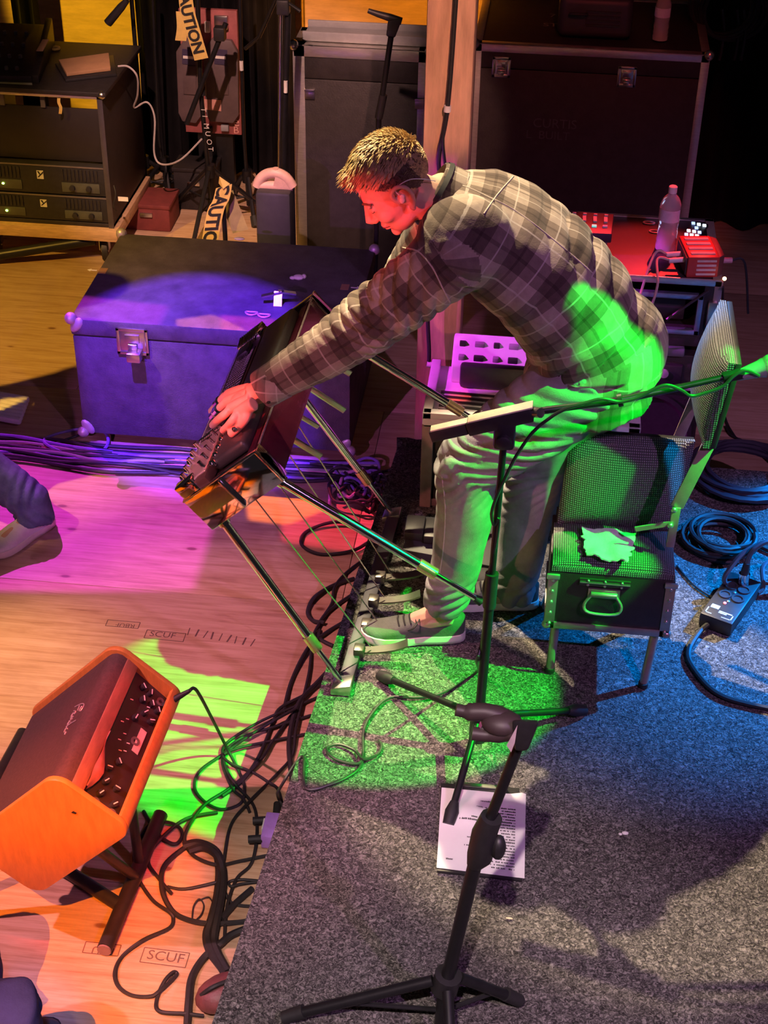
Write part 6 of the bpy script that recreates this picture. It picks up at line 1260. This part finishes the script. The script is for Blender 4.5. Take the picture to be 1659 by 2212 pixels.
for s_ in (-1, 1):
    he((.098, .0125*s_, -.041), (.011, .008, .0075)); he((.077, .032*s_, -.003), (.0125, .0165, .0085)); he((.083, .033*s_, .014), (.008, .02, .005))
    he((-.008, .074*s_, -.012), (.021, .010, .031), rotm(-.4*s_, 0, 0))
    hx_ = [Hd(.010, .080*s_, -.018), Hd(.015, .084*s_, .004), Hd(.007, .090*s_, .024), Hd(-.014, .096*s_, .029), Hd(-.030, .099*s_, .014), Hd(-.031, .097*s_, -.010), Hd(-.021, .091*s_, -.033), Hd(-.008, .084*s_, -.047)]
    bd.tube(cr(hx_, 4), .0062*HS, 8); he((-.008, .084*s_, -.046), (.0095, .006, .012))
he((.09, 0, -.066), (.0105, .023, .0055)); he((.087, 0, -.078), (.0105, .021, .0065))
bd.loft([(Hd(-.015, 0, -.05), .058, .058), (Hd(-.04, 0, -.1), .056, .058), (T_[-1][0], .058, .064), (T_[-2][0], .06, .09)], n=20)
# trunk, legs and arms below the clothes
bd.loft([(c, a*.8, b_*.85) for c, a, b_ in T_], n=20); bd.ell(Yp(1300, 800, YM), (.11, .15, .11))
LH, LK1, LK, LC1, LC2, LA = Yp(1280, 815, 3.49), Yp(1140, 915, 3.45), Yp(1012, 1005, 3.43), Yp(1003, 1110, 3.43), Yp(985, 1220, 3.435), Yp(962, 1295, 3.44)
RH_, RK1, RK, RC1, RC2, RA = Yp(1290, 810, 3.68), Yp(1220, 920, 3.68), Yp(1163, 1005, 3.68), Yp(1138, 1110, 3.67), Yp(1122, 1205, 3.65), Yp(1110, 1268, 3.63)
LT, RT_ = A(-.27, 3.435, RH+.05), A(-.08, 3.6, RH+.05)
for q in ((LH, LK, LC1, LA), (RH_, RK, RC1, RA)): bd.tube(list(q), [.07, .06, .052, .042], 14)
bd.tube([LA, LA+A(-.0, 0, -.05), LT], [.042, .04, .03], 12); bd.tube([RA, RA+A(0, 0, -.05), RT_], [.042, .04, .03], 12)
bd.tube([T_[4][0], LS, LE, LW], [.06, .055, .042, .031], 14); bd.tube([T_[4][0], RS, RE, RW], [.06, .055, .042, .031], 14)
# left hand on the strings: palm and five fingers
def Hp(px, py, c_): return Np(px, py, GO+GN*c_, GN)
kn = [Hp(492, 852, .082), Hp(489, 867, .086), Hp(495, 884, .086), Hp(511, 893, .08)]
bd.tube([LW, Hp(544, 853, .08)], [.031, .03], 14)
for i, k_ in enumerate(kn):
    a0_ = Hp((538, 540, 545, 548)[i], (842, 852, 862, 872)[i], .078); bd.tube([a0_, (a0_+k_)/2, k_], [.019, .018, .0145], 12)
bd.ell(Hp(518, 866, .08), (.034, .036, .02), np.stack([GU, GV, GN], 1), 14, 8)
fg = [([(488, 852, .084), (478, 864, .08), (466, 877, .062), (456, 889, .045)], .0115), ([(486, 870, .086), (476, 880, .082), (468, 890, .064), (460, 900, .045)], .0115),
      ([(494, 888, .086), (481, 899, .084), (469, 909, .064), (459, 919, .046)], .0122), ([(511, 895, .082), (501, 909, .078), (491, 921, .062), (481, 930, .046)], .0112)]
for pts, r_ in fg: bd.tube(cr([Hp(*p) for p in pts], 4), [r_*(1-.012*i) for i in range(13)], 12)
bd.tube(cr([Hp(538, 880, .074), Hp(528, 905, .062), Hp(512, 924, .05), Hp(497, 938, .045)], 4), [.015-.0003*i for i in range(13)], 12)
# right hand closed on the guitar rail
bd.ell(RW+A(-.03, 0, -.02), (.042, .03, .03), None, 14, 8)
for k in range(4): bd.tube(cr([RW+A(-.05, -.03+.02*k, -.01), RW+A(-.085, -.03+.02*k, -.02), RW+A(-.095, -.03+.02*k, -.045), RW+A(-.075, -.03+.02*k, -.06)], 4), .009, 10)
bd.tube(cr([RW+A(-.02, -.035, -.02), RW+A(-.05, -.05, -.035), RW+A(-.075, -.05, -.05)], 4), .0105, 10)
body = mesh_obj('body', remesh(bd, .0034, 2), skin, pm)
# mouth line, brow and closed lash
for nm, pts, r_, m_ in (('lash_line', [(.0865, .021, -.005), (.0885, .03, -.0075), (.0855, .04, -.0065), (.079, .047, -.003)], .0014, hair_d), ('eyebrow', [(.0915, .016, .021), (.09, .03, .026), (.082, .043, .025), (.072, .051, .018)], .0032, hair_d), ('mouth_line', [(.099, -.01, -.0715), (.0985, .006, -.0715), (.092, .018, -.0712), (.083, .027, -.07)], .0013, M('lip_dark', (.2, .07, .06), .6))):
    for s_ in ((1, -1) if nm != 'mouth_line' else (1,)): MB().tube(cr([Hd(a, b_*s_, c_) for a, b_, c_ in pts], 4), r_, 6).build(nm, m_, body)
# hair: cap plus combed tufts
def hairline(d):   # d: unit direction from the skull centre
    x, y, z = d
    if x < -.35: return z > -.62
    if x < .1: return z > -.62+(x+.35)/.45*.62
    if x < .35: return z > .0+(x-.1)*.35
    if x < .6: return z > .09+(x-.35)*1.4
    return z > .44+(x-.6)*.5
hc_ = (-.012, 0, .035); hr = (.1005, .0785, .0925)
cap = MB(); nu, nv = 56, 36; idx = {}; vv = []; ff = []
for i in range(nv+1):
    for k in range(nu):
        t_, p_ = math.pi*i/nv, 2*math.pi*k/nu; d = A(math.sin(t_)*math.cos(p_), math.sin(t_)*math.sin(p_), math.cos(t_)); e = 1.0+(.05 if d[2] > .35 else .02)+.02*noise.noise(Vector(d*7))
        vv.append(Hd(*(np.asarray(hc_)+np.asarray(hr)*d*e))); idx[(i, k)] = hairline(d)
for i in range(nv):
    for k in range(nu):
        l = (k+1) % nu
        if idx[(i, k)] or idx[(i+1, l)]: ff.append((i*nu+k, (i+1)*nu+k, (i+1)*nu+l, i*nu+l))
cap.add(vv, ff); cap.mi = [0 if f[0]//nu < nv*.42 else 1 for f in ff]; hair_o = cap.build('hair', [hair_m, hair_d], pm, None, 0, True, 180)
tf = MB(); rnd = random.Random(2); N_ = 6500
for q in range(N_):
    z = rnd.uniform(-.62, 1); a = rnd.uniform(0, 2*math.pi); s_ = math.sqrt(max(0, 1-z*z)); d = A(s_*math.cos(a), s_*math.sin(a), z)
    if not hairline(d*A(1, 1, 1)): continue
    top = max(0.0, min(1.0, (z-.05)/.55)); ln = (.008+.022*top)*rnd.uniform(.75, 1.25)
    if d[0] > .5: ln *= 1.35
    p = np.asarray(hc_)+np.asarray(hr)*d*1.0; nn = nrm(d/np.asarray(hr)); com = nrm(A(.9, d[1]*.5+rnd.uniform(-.35, .35), -.25 if z < .3 else .15)) if z > .2 else nrm(A(-.25, 0, -1))
    com = com-np.dot(com, nn)*nn; com = nrm(com+nn*(.3+.3*top+(.6 if d[0] > .6 else 0))); mid = p+com*ln*.55+nn*.003; end = p+com*ln-A(0, 0, ln*.12)
    w_ = .0024*rnd.uniform(.8, 1.2)
    b0 = nrm(np.cross(com, nn)); base = [p+b0*w_-nn*.002, p-b0*w_-nn*.002, p-nn*.004]; m_ = [mid+b0*w_*.8, mid-b0*w_*.8, mid-nn*.004]
    tf.add([Hd(*v) for v in base+m_+[end]], [(0, 1, 4, 3), (1, 2, 5, 4), (2, 0, 3, 5), (3, 4, 6), (4, 5, 6), (5, 3, 6)])
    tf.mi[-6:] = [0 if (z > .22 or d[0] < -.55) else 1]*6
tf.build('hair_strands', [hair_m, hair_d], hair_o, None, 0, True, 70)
ep = MB(); ep.ell(Hd(.0, .085, -.012), (.007, .006, .009)); ep.ell(Hd(-.006, .086, -.004), (.007, .005, .006)); ep.build('earpiece', M('clear_shell', (.75, .7, .65), .15, 0, .1, 30), body)
MB().tube(cr([Hd(-.004, .09, .006), Hd(-.004, .088, .02), Hd(-.02, .084, .024), Hd(-.05, .075, .012), Hd(-.075, .06, -.02), Hd(-.09, .045, -.05)], 5), .0013, 6).build('earpiece_wire', white_plastic, body)
for (p, q, r_) in (((476, 866, .08), (470, 872, .07), .0145), ((474, 882, .082), (468, 889, .066), .0145), ((466, 893, .058), (461, 899, .047), .0132)):
    MB().tube([Hp(*p), Hp(*q)], r_, 12).build('finger_pick', chrome, body)
MB().ell(Hp(507, 927, .06), (.008, .008, .008)).build('ring', chrome, body)
# shirt
sh = MB(); sh.loft([(T_[0][0]+(T_[0][0]-T_[1][0])*.75+A(.015, 0, 0), .172, .205), (T_[0][0], .165, .198)]+T_[1:], n=36, e=2.2)
sh.ell(Yp(1312, 752, YM), (.155, .195, .165), None, 20, 12)
AS = [(T_[4][0]*.35+LS*.65, .09, .09), (LS, .098, .098), (LS*.5+LE*.5, .084, .084), (LE, .076, .076), (LE*.55+LW*.45, .066, .066), (LE*.2+LW*.8, .054, .054), (LE*.06+LW*.94, .047, .047)]
sh.loft(AS, side=(0, 1, 0), n=24); sh.ell(LS+A(.02, .02, .02), (.12, .11, .12)); sh.ell(RS+A(.03, -.02, -.02), (.11, .11, .11))
sh.loft([(RS, .098, .098), (RS*.5+RE*.5, .082, .082), (RE, .074, .074), (RE*.4+RW*.6, .058, .058), (RW+nrm(RE-RW)*.03, .047, .047)], side=(0, 1, 0), n=24)
bones = [([q[0] for q in T_], .165, (0.0, 0.0)), ([T_[4][0]*.35+LS*.65, LS, LE, LW], .066, (.03, .02)), ([RS, RE, RW], .066, (.0, .03))]
me = remesh(sh, .006, 7)
LUA = float(np.linalg.norm(LS-LE)); L0 = float(np.linalg.norm(AS[0][0]-LS))
wrinkle(me, bones, [(0, .08, .1, .010, .05, 1.5), (0, .3, .12, .007, .07, 2), (1, L0+LUA, .08, .016, .036, 1), (1, L0+LUA*.55, .09, .009, .045, -1.5), (1, L0+LUA+.15, .08, .004, .03, 1.2), (1, L0*.7, .06, .006, .04, 1), (2, .25, .1, .008, .04, 1)], .0035)
plaid_uv(me, bones); shirt = mesh_obj('shirt', me, plaid, pm)
# collar, cuff, yoke seam and hem
cl_ = MB(); NB = T_[-1][0]; ND = nrm(T_[-1][0]-T_[-3][0]); T, S, N = frame(ND, (0, 1, 0)); rg = []
def collar_ring(h_, ra, rb): return [NB+ND*h_+N*ra*math.cos(a)+S*rb*math.sin(a) for a in np.linspace(0, 2*math.pi, 29)[:-1]]
cl_.rings([collar_ring(-.03, .088, .098), collar_ring(.004, .084, .092), collar_ring(.028, .08, .086), collar_ring(.03, .074, .08), collar_ring(-.028, .07, .078)], False, False)
co_ = cl_.build('collar', plaid, shirt, None, 0, True, 60); uvbox(co_)
cl_ = MB(); cl_.rings([collar_ring(.012, .0865, .094), collar_ring(.024, .083, .089)], False, False); cl_.build('collar_lining', black_rubber, shirt)
cd_ = nrm(LE-LW); cf = MB(); T, S, N = frame(cd_, (0, 1, 0)); cf.rings([[LW+cd_*h_+(N*math.cos(a)+S*math.sin(a))*r_ for a in np.linspace(0, 2*math.pi, 25)[:-1]] for h_, r_ in ((.008, .044), (.006, .051), (.065, .054), (.068, .05))], False, False); cfo = cf.build('cuff', plaid, shirt, None, 0, True, 60); uvbox(cfo)
MB().ell(LW+cd_*.035+nrm(A(0, -1, -.5))*.052, (.007, .004, .007)).build('cuff_button', black_plastic, cfo)
def surf_tube(obj, pts, r_, name, mat, par):
    from mathutils.bvhtree import BVHTree
    bv = BVHTree.FromObject(obj, bpy.context.evaluated_depsgraph_get()); o0 = ORG[obj.name]; out = []
    for px, py in cr([A(a, b_, 0) for a, b_ in pts], 8) and [(q[0], q[1]) for q in cr([A(a, b_, 0) for a, b_ in pts], 8)]:
        d = _ray(px, py); h_ = bv.ray_cast(Vector(CAM-o0), Vector(d))
        if h_[0] is not None: out.append(np.array(h_[0])+o0+d*r_*.35)
    if len(out) > 2: MB().tube(out, r_, 6).build(name, mat, par)
seam_m = M('seam_cloth', (.5, .43, .36), .9)
surf_tube(shirt, [(1112, 378), (1075, 420), (1045, 462)], .0025, 'yoke_seam', seam_m, shirt)
surf_tube(shirt, [(985, 395), (1040, 418), (1120, 460), (1210, 530), (1280, 590)], .0022, 'back_seam', seam_m, shirt)
surf_tube(shirt, [(870, 535), (905, 545), (935, 580), (955, 620), (985, 680)], .0025, 'arm_seam', MATS['seam_cloth'], shirt)
# trousers
jn = MB(); jn.ell(Yp(1295, 815, YM), (.135, .168, .125), None, 24, 14)
jn.loft([(LH, .115, .115), (LK1, .108, .105), (LK, .09, .088), (LC1, .079, .08), (LC2, .07, .072), (LA, .062, .064), (LA+A(-.002, 0, -.022), .06, .062)], side=(0, 1, 0), n=28)
jn.loft([(RH_, .115, .115), (RK1, .105, .1), (RK, .088, .086), (RC1, .078, .078), (RC2, .07, .07), (RA, .062, .063), (RA+A(0, 0, -.03), .06, .062)], side=(0, 1, 0), n=28)
bj = [([LH, LK1, LK, LC1, LC2, LA], .09, (0, 0)), ([RH_, RK1, RK, RC1, RC2, RA], .09, (0, 0))]
me = remesh(jn, .006, 5); kq = float(np.linalg.norm(LH-LK1)+np.linalg.norm(LK1-LK)); kt = kq+sum(float(np.linalg.norm(a-b_)) for a, b_ in ((LK, LC1), (LC1, LC2), (LC2, LA)))
wrinkle(me, bj, [(0, kq, .1, .013, .04, 1.8), (0, kq-.16, .1, .009, .05, 2), (0, kt-.04, .06, .008, .04, 1), (1, kq-.02, .08, .008, .036, 1.6), (1, kt-.1, .07, .009, .04, 1), (0, .05, .1, .006, .06, 2)], .003)
jeans = mesh_obj('jeans', me, denim, pm)
surf_tube(jeans, [(955, 1030), (962, 1100), (958, 1180), (948, 1250)], .002, 'side_seam', M('seam_denim', (.4, .39, .4), .9), jeans)
# shoes
def shoe(heel, toe, z, parent, upper, sole_m, laces=True, name='shoe', L=None):
    heel = np.asarray(heel, float); toe = np.asarray(toe, float); f_ = nrm(A(toe[0]-heel[0], toe[1]-heel[1], 0)); s_ = A(-f_[1], f_[0], 0); L = L or float(np.linalg.norm((toe-heel)[:2])); o = A(heel[0], heel[1], z)
    def lw(t_): return .034+.016*math.sin(math.pi*min(1, t_*1.25+.05))**.8 if t_ < .62 else .05*math.sqrt(max(0, 1-((t_-.62)/.385)**2.6))
    ts = [0, .02, .06, .14, .26, .4, .54, .66, .78, .88, .95, .985, 1.0]
    def wd(t_):
        w_ = np.interp(t_, [0, .02, .06, .14, .26, .4, .54, .66, .78, .88, .95, .985, 1.0], [.012, .024, .032, .037, .038, .037, .042, .046, .046, .041, .031, .02, .008]); return w_
    sp = lambda t_: .018*max(0, t_-.75)**1.5*4
    so = MB(); rings_ = []
    for t_ in ts:
        w_ = wd(t_)+.004; zz = sp(t_); rings_.append([o+f_*L*t_+s_*w_*x_+A(0, 0, zz+h_) for x_, h_ in ((-1, .003), (-.85, 0), (.85, 0), (1, .003), (1.02, .014), (1, .028), (-1, .028), (-1.02, .014))])
    so.rings(rings_); root = so.build(name, sole_m, parent, None, 0, True, 60)
    up_ = MB(); rings_ = []; hts = [.075, .082, .086, .085, .078, .075, .07, .06, .05, .044, .04, .036, .03]
    for t_, h_ in zip(ts, hts):
        w_ = wd(t_); zz = sp(t_); ring = []
        for k in range(13):
            a = math.pi*k/12; ring.append(o+f_*L*(t_*.985+.006)+s_*w_*math.copysign(abs(math.cos(a))**.75, math.cos(a))+A(0, 0, .026+zz+(h_-.026)*math.sin(a)**.85))
        rings_.append(ring)
    n = 13; up_.add([p for r_ in rings_ for p in r_], [(i*n+k, (i+1)*n+k, (i+1)*n+k+1, i*n+k+1) for i in range(len(ts)-1) for k in range(n-1)]); up_.build('shoe_upper', upper, root, None, 0, True, 80)
    for zz in (.01, .018):
        MB().tube([o+f_*L*t_+s_*(wd(t_)+.0048)*-1+A(0, 0, zz+sp(t_)) for t_ in ts[1:-1]], .0009, 5).build('sole_groove', M('groove', (.45, .42, .4), .7) if 'groove' not in MATS else MATS['groove'], root)
    if laces:
        for k in range(5):
            t_ = .42+.055*k; h_ = np.interp(t_, ts, hts); MB().tube(cr([o+f_*L*t_+s_*.024+A(0, 0, h_-.004), o+f_*L*(t_+.012)+A(0, 0, h_+.005), o+f_*L*t_-s_*.024+A(0, 0, h_-.004)], 4), .0028, 6).build('lace', black_rubber, root)
        MB().tube(cr([o+f_*L*.45+s_*.02+A(0, 0, .08), o+f_*L*.5+s_*.045+A(0, 0, .07), o+f_*L*.56+s_*.04+A(0, 0, .055)], 4), .002, 6).build('lace', black_rubber, root)
    return root
upper_m = M('shoe_black', (.07, .075, .07), .7, 0, .2, 40, .3, 250); sole_m = M('sole_white', (.8, .76, .7), .55, 0, .05, 30)
shoe(A(-.122, 3.475, 0)-A(.0, 0.02, 0), A(-.418, 3.405, 0), RH+.004, pm, upper_m, sole_m); shoe(A(.084, 3.635, 0), A(-.21, 3.6, 0), RH+.003, pm, upper_m, sole_m)
# ------------------------------------------------------------------ other musicians, mostly out of frame
def simple_person(label, J, mats, shoes, voxel=.009):
    """J: joint points; one continuous body with clothes over it"""
    t = thing('person', label, 'person', A(J['hip'][0], J['hip'][1], J['z'])); b_ = MB()
    hip, chest, neck, head = J['hip'], J['chest'], J['neck'], J['head']
    b_.loft([(hip, .1, .13), ((hip+chest)/2, .1, .13), (chest, .11, .16), (neck-A(0, 0, .03), .07, .1)], side=J['side'], n=20); b_.tube([neck-A(0, 0, .06), neck+A(0, 0, .07)], [.06, .052], 14); b_.ell(head, (.095, .08, .12)); b_.ell(head+J['face']*.075-A(0, 0, .045), (.04, .05, .06)); b_.ell(head+J['face']*.1-A(0, 0, .02), (.018, .014, .022))
    for s_ in ('l', 'r'): b_.tube([hip+(J['h'+s_]-hip)*.6, J['h'+s_], J['k'+s_], J['a'+s_]], [.07, .075, .055, .038], 14); b_.tube([J['a'+s_], J['a'+s_]-A(0, 0, .06), J['t'+s_]-A(0, 0, .02)], [.036, .032, .02], 10); b_.tube([chest, J['s'+s_], J['e'+s_], J['w'+s_]], [.05, .05, .04, .028], 12); b_.ell(J['w'+s_]+nrm(J['w'+s_]-J['e'+s_])*.05, (.035, .03, .035))
    for s_ in ('l', 'r'):
        w_ = J['w'+s_]; d = nrm(w_-J['e'+s_]); T, S, N = frame(d, J['side'])
        for k in range(4): b_.tube(cr([w_+d*.06+S*(.021*(k-1.5)), w_+d*.1+S*(.023*(k-1.5))+N*.005, w_+d*.13+S*(.022*(k-1.5))+N*.02], 3), .0085, 8)
        b_.tube(cr([w_+d*.03+S*.03, w_+d*.07+S*.05, w_+d*.1+S*.045], 3), .01, 8)
    bo = mesh_obj('body', remesh(b_, .006, 2), skin, t)
    MB().ell(head+A(0, 0, .025)-J['face']*.015, (.104, .09, .11), None, 20, 12).build('hair', hair_d, t)
    p = MB(); p.ell(hip, (.16, .17, .13)); bn = []
    for s_ in ('l', 'r'):
        k_, a_, h_ = J['k'+s_], J['a'+s_], J['h'+s_]; p.loft([(h_, .105, .105), (h_*.5+k_*.5, .098, .098), (k_, .082, .082), (k_*.5+a_*.5, .076, .076), (a_, .066, .07), (a_-A(0, 0, .06), .068, .078)], side=J['side'], n=24); bn.append(([h_, k_, a_], .09, (0, 0)))
    me_ = remesh(p, voxel, 4); kk = float(np.linalg.norm(J['hl']-J['kl'])); ka = kk+float(np.linalg.norm(J['kl']-J['al']))
    wrinkle(me_, bn, [(0, kk, .1, .008, .05, 1.5), (1, kk, .1, .008, .05, 1.5), (0, ka-.03, .07, .008, .04, 1), (1, ka-.03, .07, .008, .04, 1)], .003); mesh_obj('trousers', me_, mats[0], t)
    s2 = MB(); s2.loft([(hip-A(0, 0, .04), .14, .17), ((hip+chest)/2, .14, .175), (chest, .14, .19), (neck-A(0, 0, .05), .09, .15), (neck-A(0, 0, .01), .065, .08)], side=J['side'], n=24)
    for s_ in ('l', 'r'): s2.loft([(J['s'+s_], .08, .08), (J['e'+s_], .065, .065), (J['w'+s_], .05, .05)], side=J['side'], n=20); s2.ell(J['s'+s_], (.09, .09, .09))
    mesh_obj('shirt', remesh(s2, voxel, 4), mats[1], t)
    for s_ in ('l', 'r'): shoe(J['heel'+s_], J['toe'+s_], J['z']+.003, t, shoes[0], shoes[1], False)
    return t
# left musician: heel beside the trunk, leg going up out of frame
hl = Zp(112, 1126, 0); tl = Zp(-28, 1212, 0); fdir = nrm(tl-hl); sdir = A(fdir[1], -fdir[0], 0); sdir = sdir if sdir[1] > 0 else -sdir
ank = Zp(52, 1095, .11); ank = A(hl[0]+fdir[0]*.075, hl[1]+fdir[1]*.075, .12)
kne = Yp(-45, 870, ank[1]+.02); kne = ank+A(-.33, .0, .3)
hipc = kne+A(-.2, .14, .38)
J = dict(z=0.0, hip=hipc, chest=hipc+A(0, 0, .4), neck=hipc+A(0, 0, .6), head=hipc+A(-.02, 0, .76), face=fdir, side=sdir,
         hl=hipc-sdir*.1, kl=kne, al=ank, tl=ank+fdir*.14-A(0, 0, .06), hr=hipc+sdir*.1, kr=kne+sdir*.26-A(.06, 0, 0), ar=ank+sdir*.28-A(.12, 0, 0), tr=ank+sdir*.28-A(.12, 0, 0)+fdir*.14-A(0, 0, .06),
         sl=hipc+A(0, 0, .53)-sdir*.19, sr=hipc+A(0, 0, .53)+sdir*.19, el=hipc+A(-.05, 0, .25)-sdir*.26, er=hipc+A(-.05, 0, .25)+sdir*.26, wl=hipc+fdir*.22+A(0, 0, .15)-sdir*.12, wr=hipc+fdir*.22+A(0, 0, .15)+sdir*.12,
         heell=hl, toel=hl+fdir*.29, heelr=hl+sdir*.28-A(.12, 0, 0), toer=hl+sdir*.28-A(.12, 0, 0)+fdir*.29)
simple_person('person in blue jeans and pale slip-on shoes beside the trunk', J, (blue_denim, navy_cloth), (M('pale_shoe', (.72, .7, .72), .65, 0, .08, 30, .2, 200), sole_m))
# seated musician whose knee enters the lower left corner
kz = .5; kp = Zp(22, 2196, kz); d_ = nrm(A(.75, .35, 0)); hp_ = kp-d_*.42-A(0, 0, .0); sd_ = A(-d_[1], d_[0], 0)
hc0 = hp_-sd_*-.13
J = dict(z=0.0, hip=hc0, chest=hc0+A(0, 0, .42), neck=hc0+A(0, 0, .62), head=hc0+A(.02, 0, .78), face=d_, side=sd_, hl=hp_, kl=kp, al=A(kp[0]-.02, kp[1]-.02, .11), tl=A(kp[0]+.1, kp[1]+.04, .05), hr=hp_+sd_*.26, kr=kp+sd_*.3-d_*.06, ar=A(*(kp+sd_*.3-d_*.1)[:2], .11), tr=A(*(kp+sd_*.3+d_*.03)[:2], .05),
         sl=hc0+A(0, 0, .55)-sd_*.19, sr=hc0+A(0, 0, .55)+sd_*.19, el=hc0+A(0, 0, .28)-sd_*.26, er=hc0+A(0, 0, .28)+sd_*.26, wl=hc0+d_*.25+A(0, 0, .16)-sd_*.1, wr=hc0+d_*.25+A(0, 0, .16)+sd_*.14,
         heell=A(kp[0]-.07, kp[1]-.05, 0), toel=A(kp[0]+.18, kp[1]+.08, 0), heelr=A(*(kp+sd_*.3-d_*.18)[:2], 0), toer=A(*(kp+sd_*.3+d_*.1)[:2], 0))
simple_person('seated person in dark navy trousers in front of the amplifier', J, (navy_cloth, navy_cloth), (upper_m, black_rubber))
t = thing('stool', 'black round stool under the seated person', 'stool', A(hc0[0], hc0[1], 0)); MB().lathe([(.15, kz-.18), (.165, kz-.175), (.165, kz-.155), (.15, kz-.15)], (hc0[0], hc0[1], 0), n=24).build('seat', black_rubber, t)
for k in range(4): a = .7+math.pi/2*k; MB().tube([(hc0[0]+.1*math.cos(a), hc0[1]+.1*math.sin(a), kz-.17), (hc0[0]+.19*math.cos(a), hc0[1]+.19*math.sin(a), .0)], .013, 10).build('leg', black_metal, t)
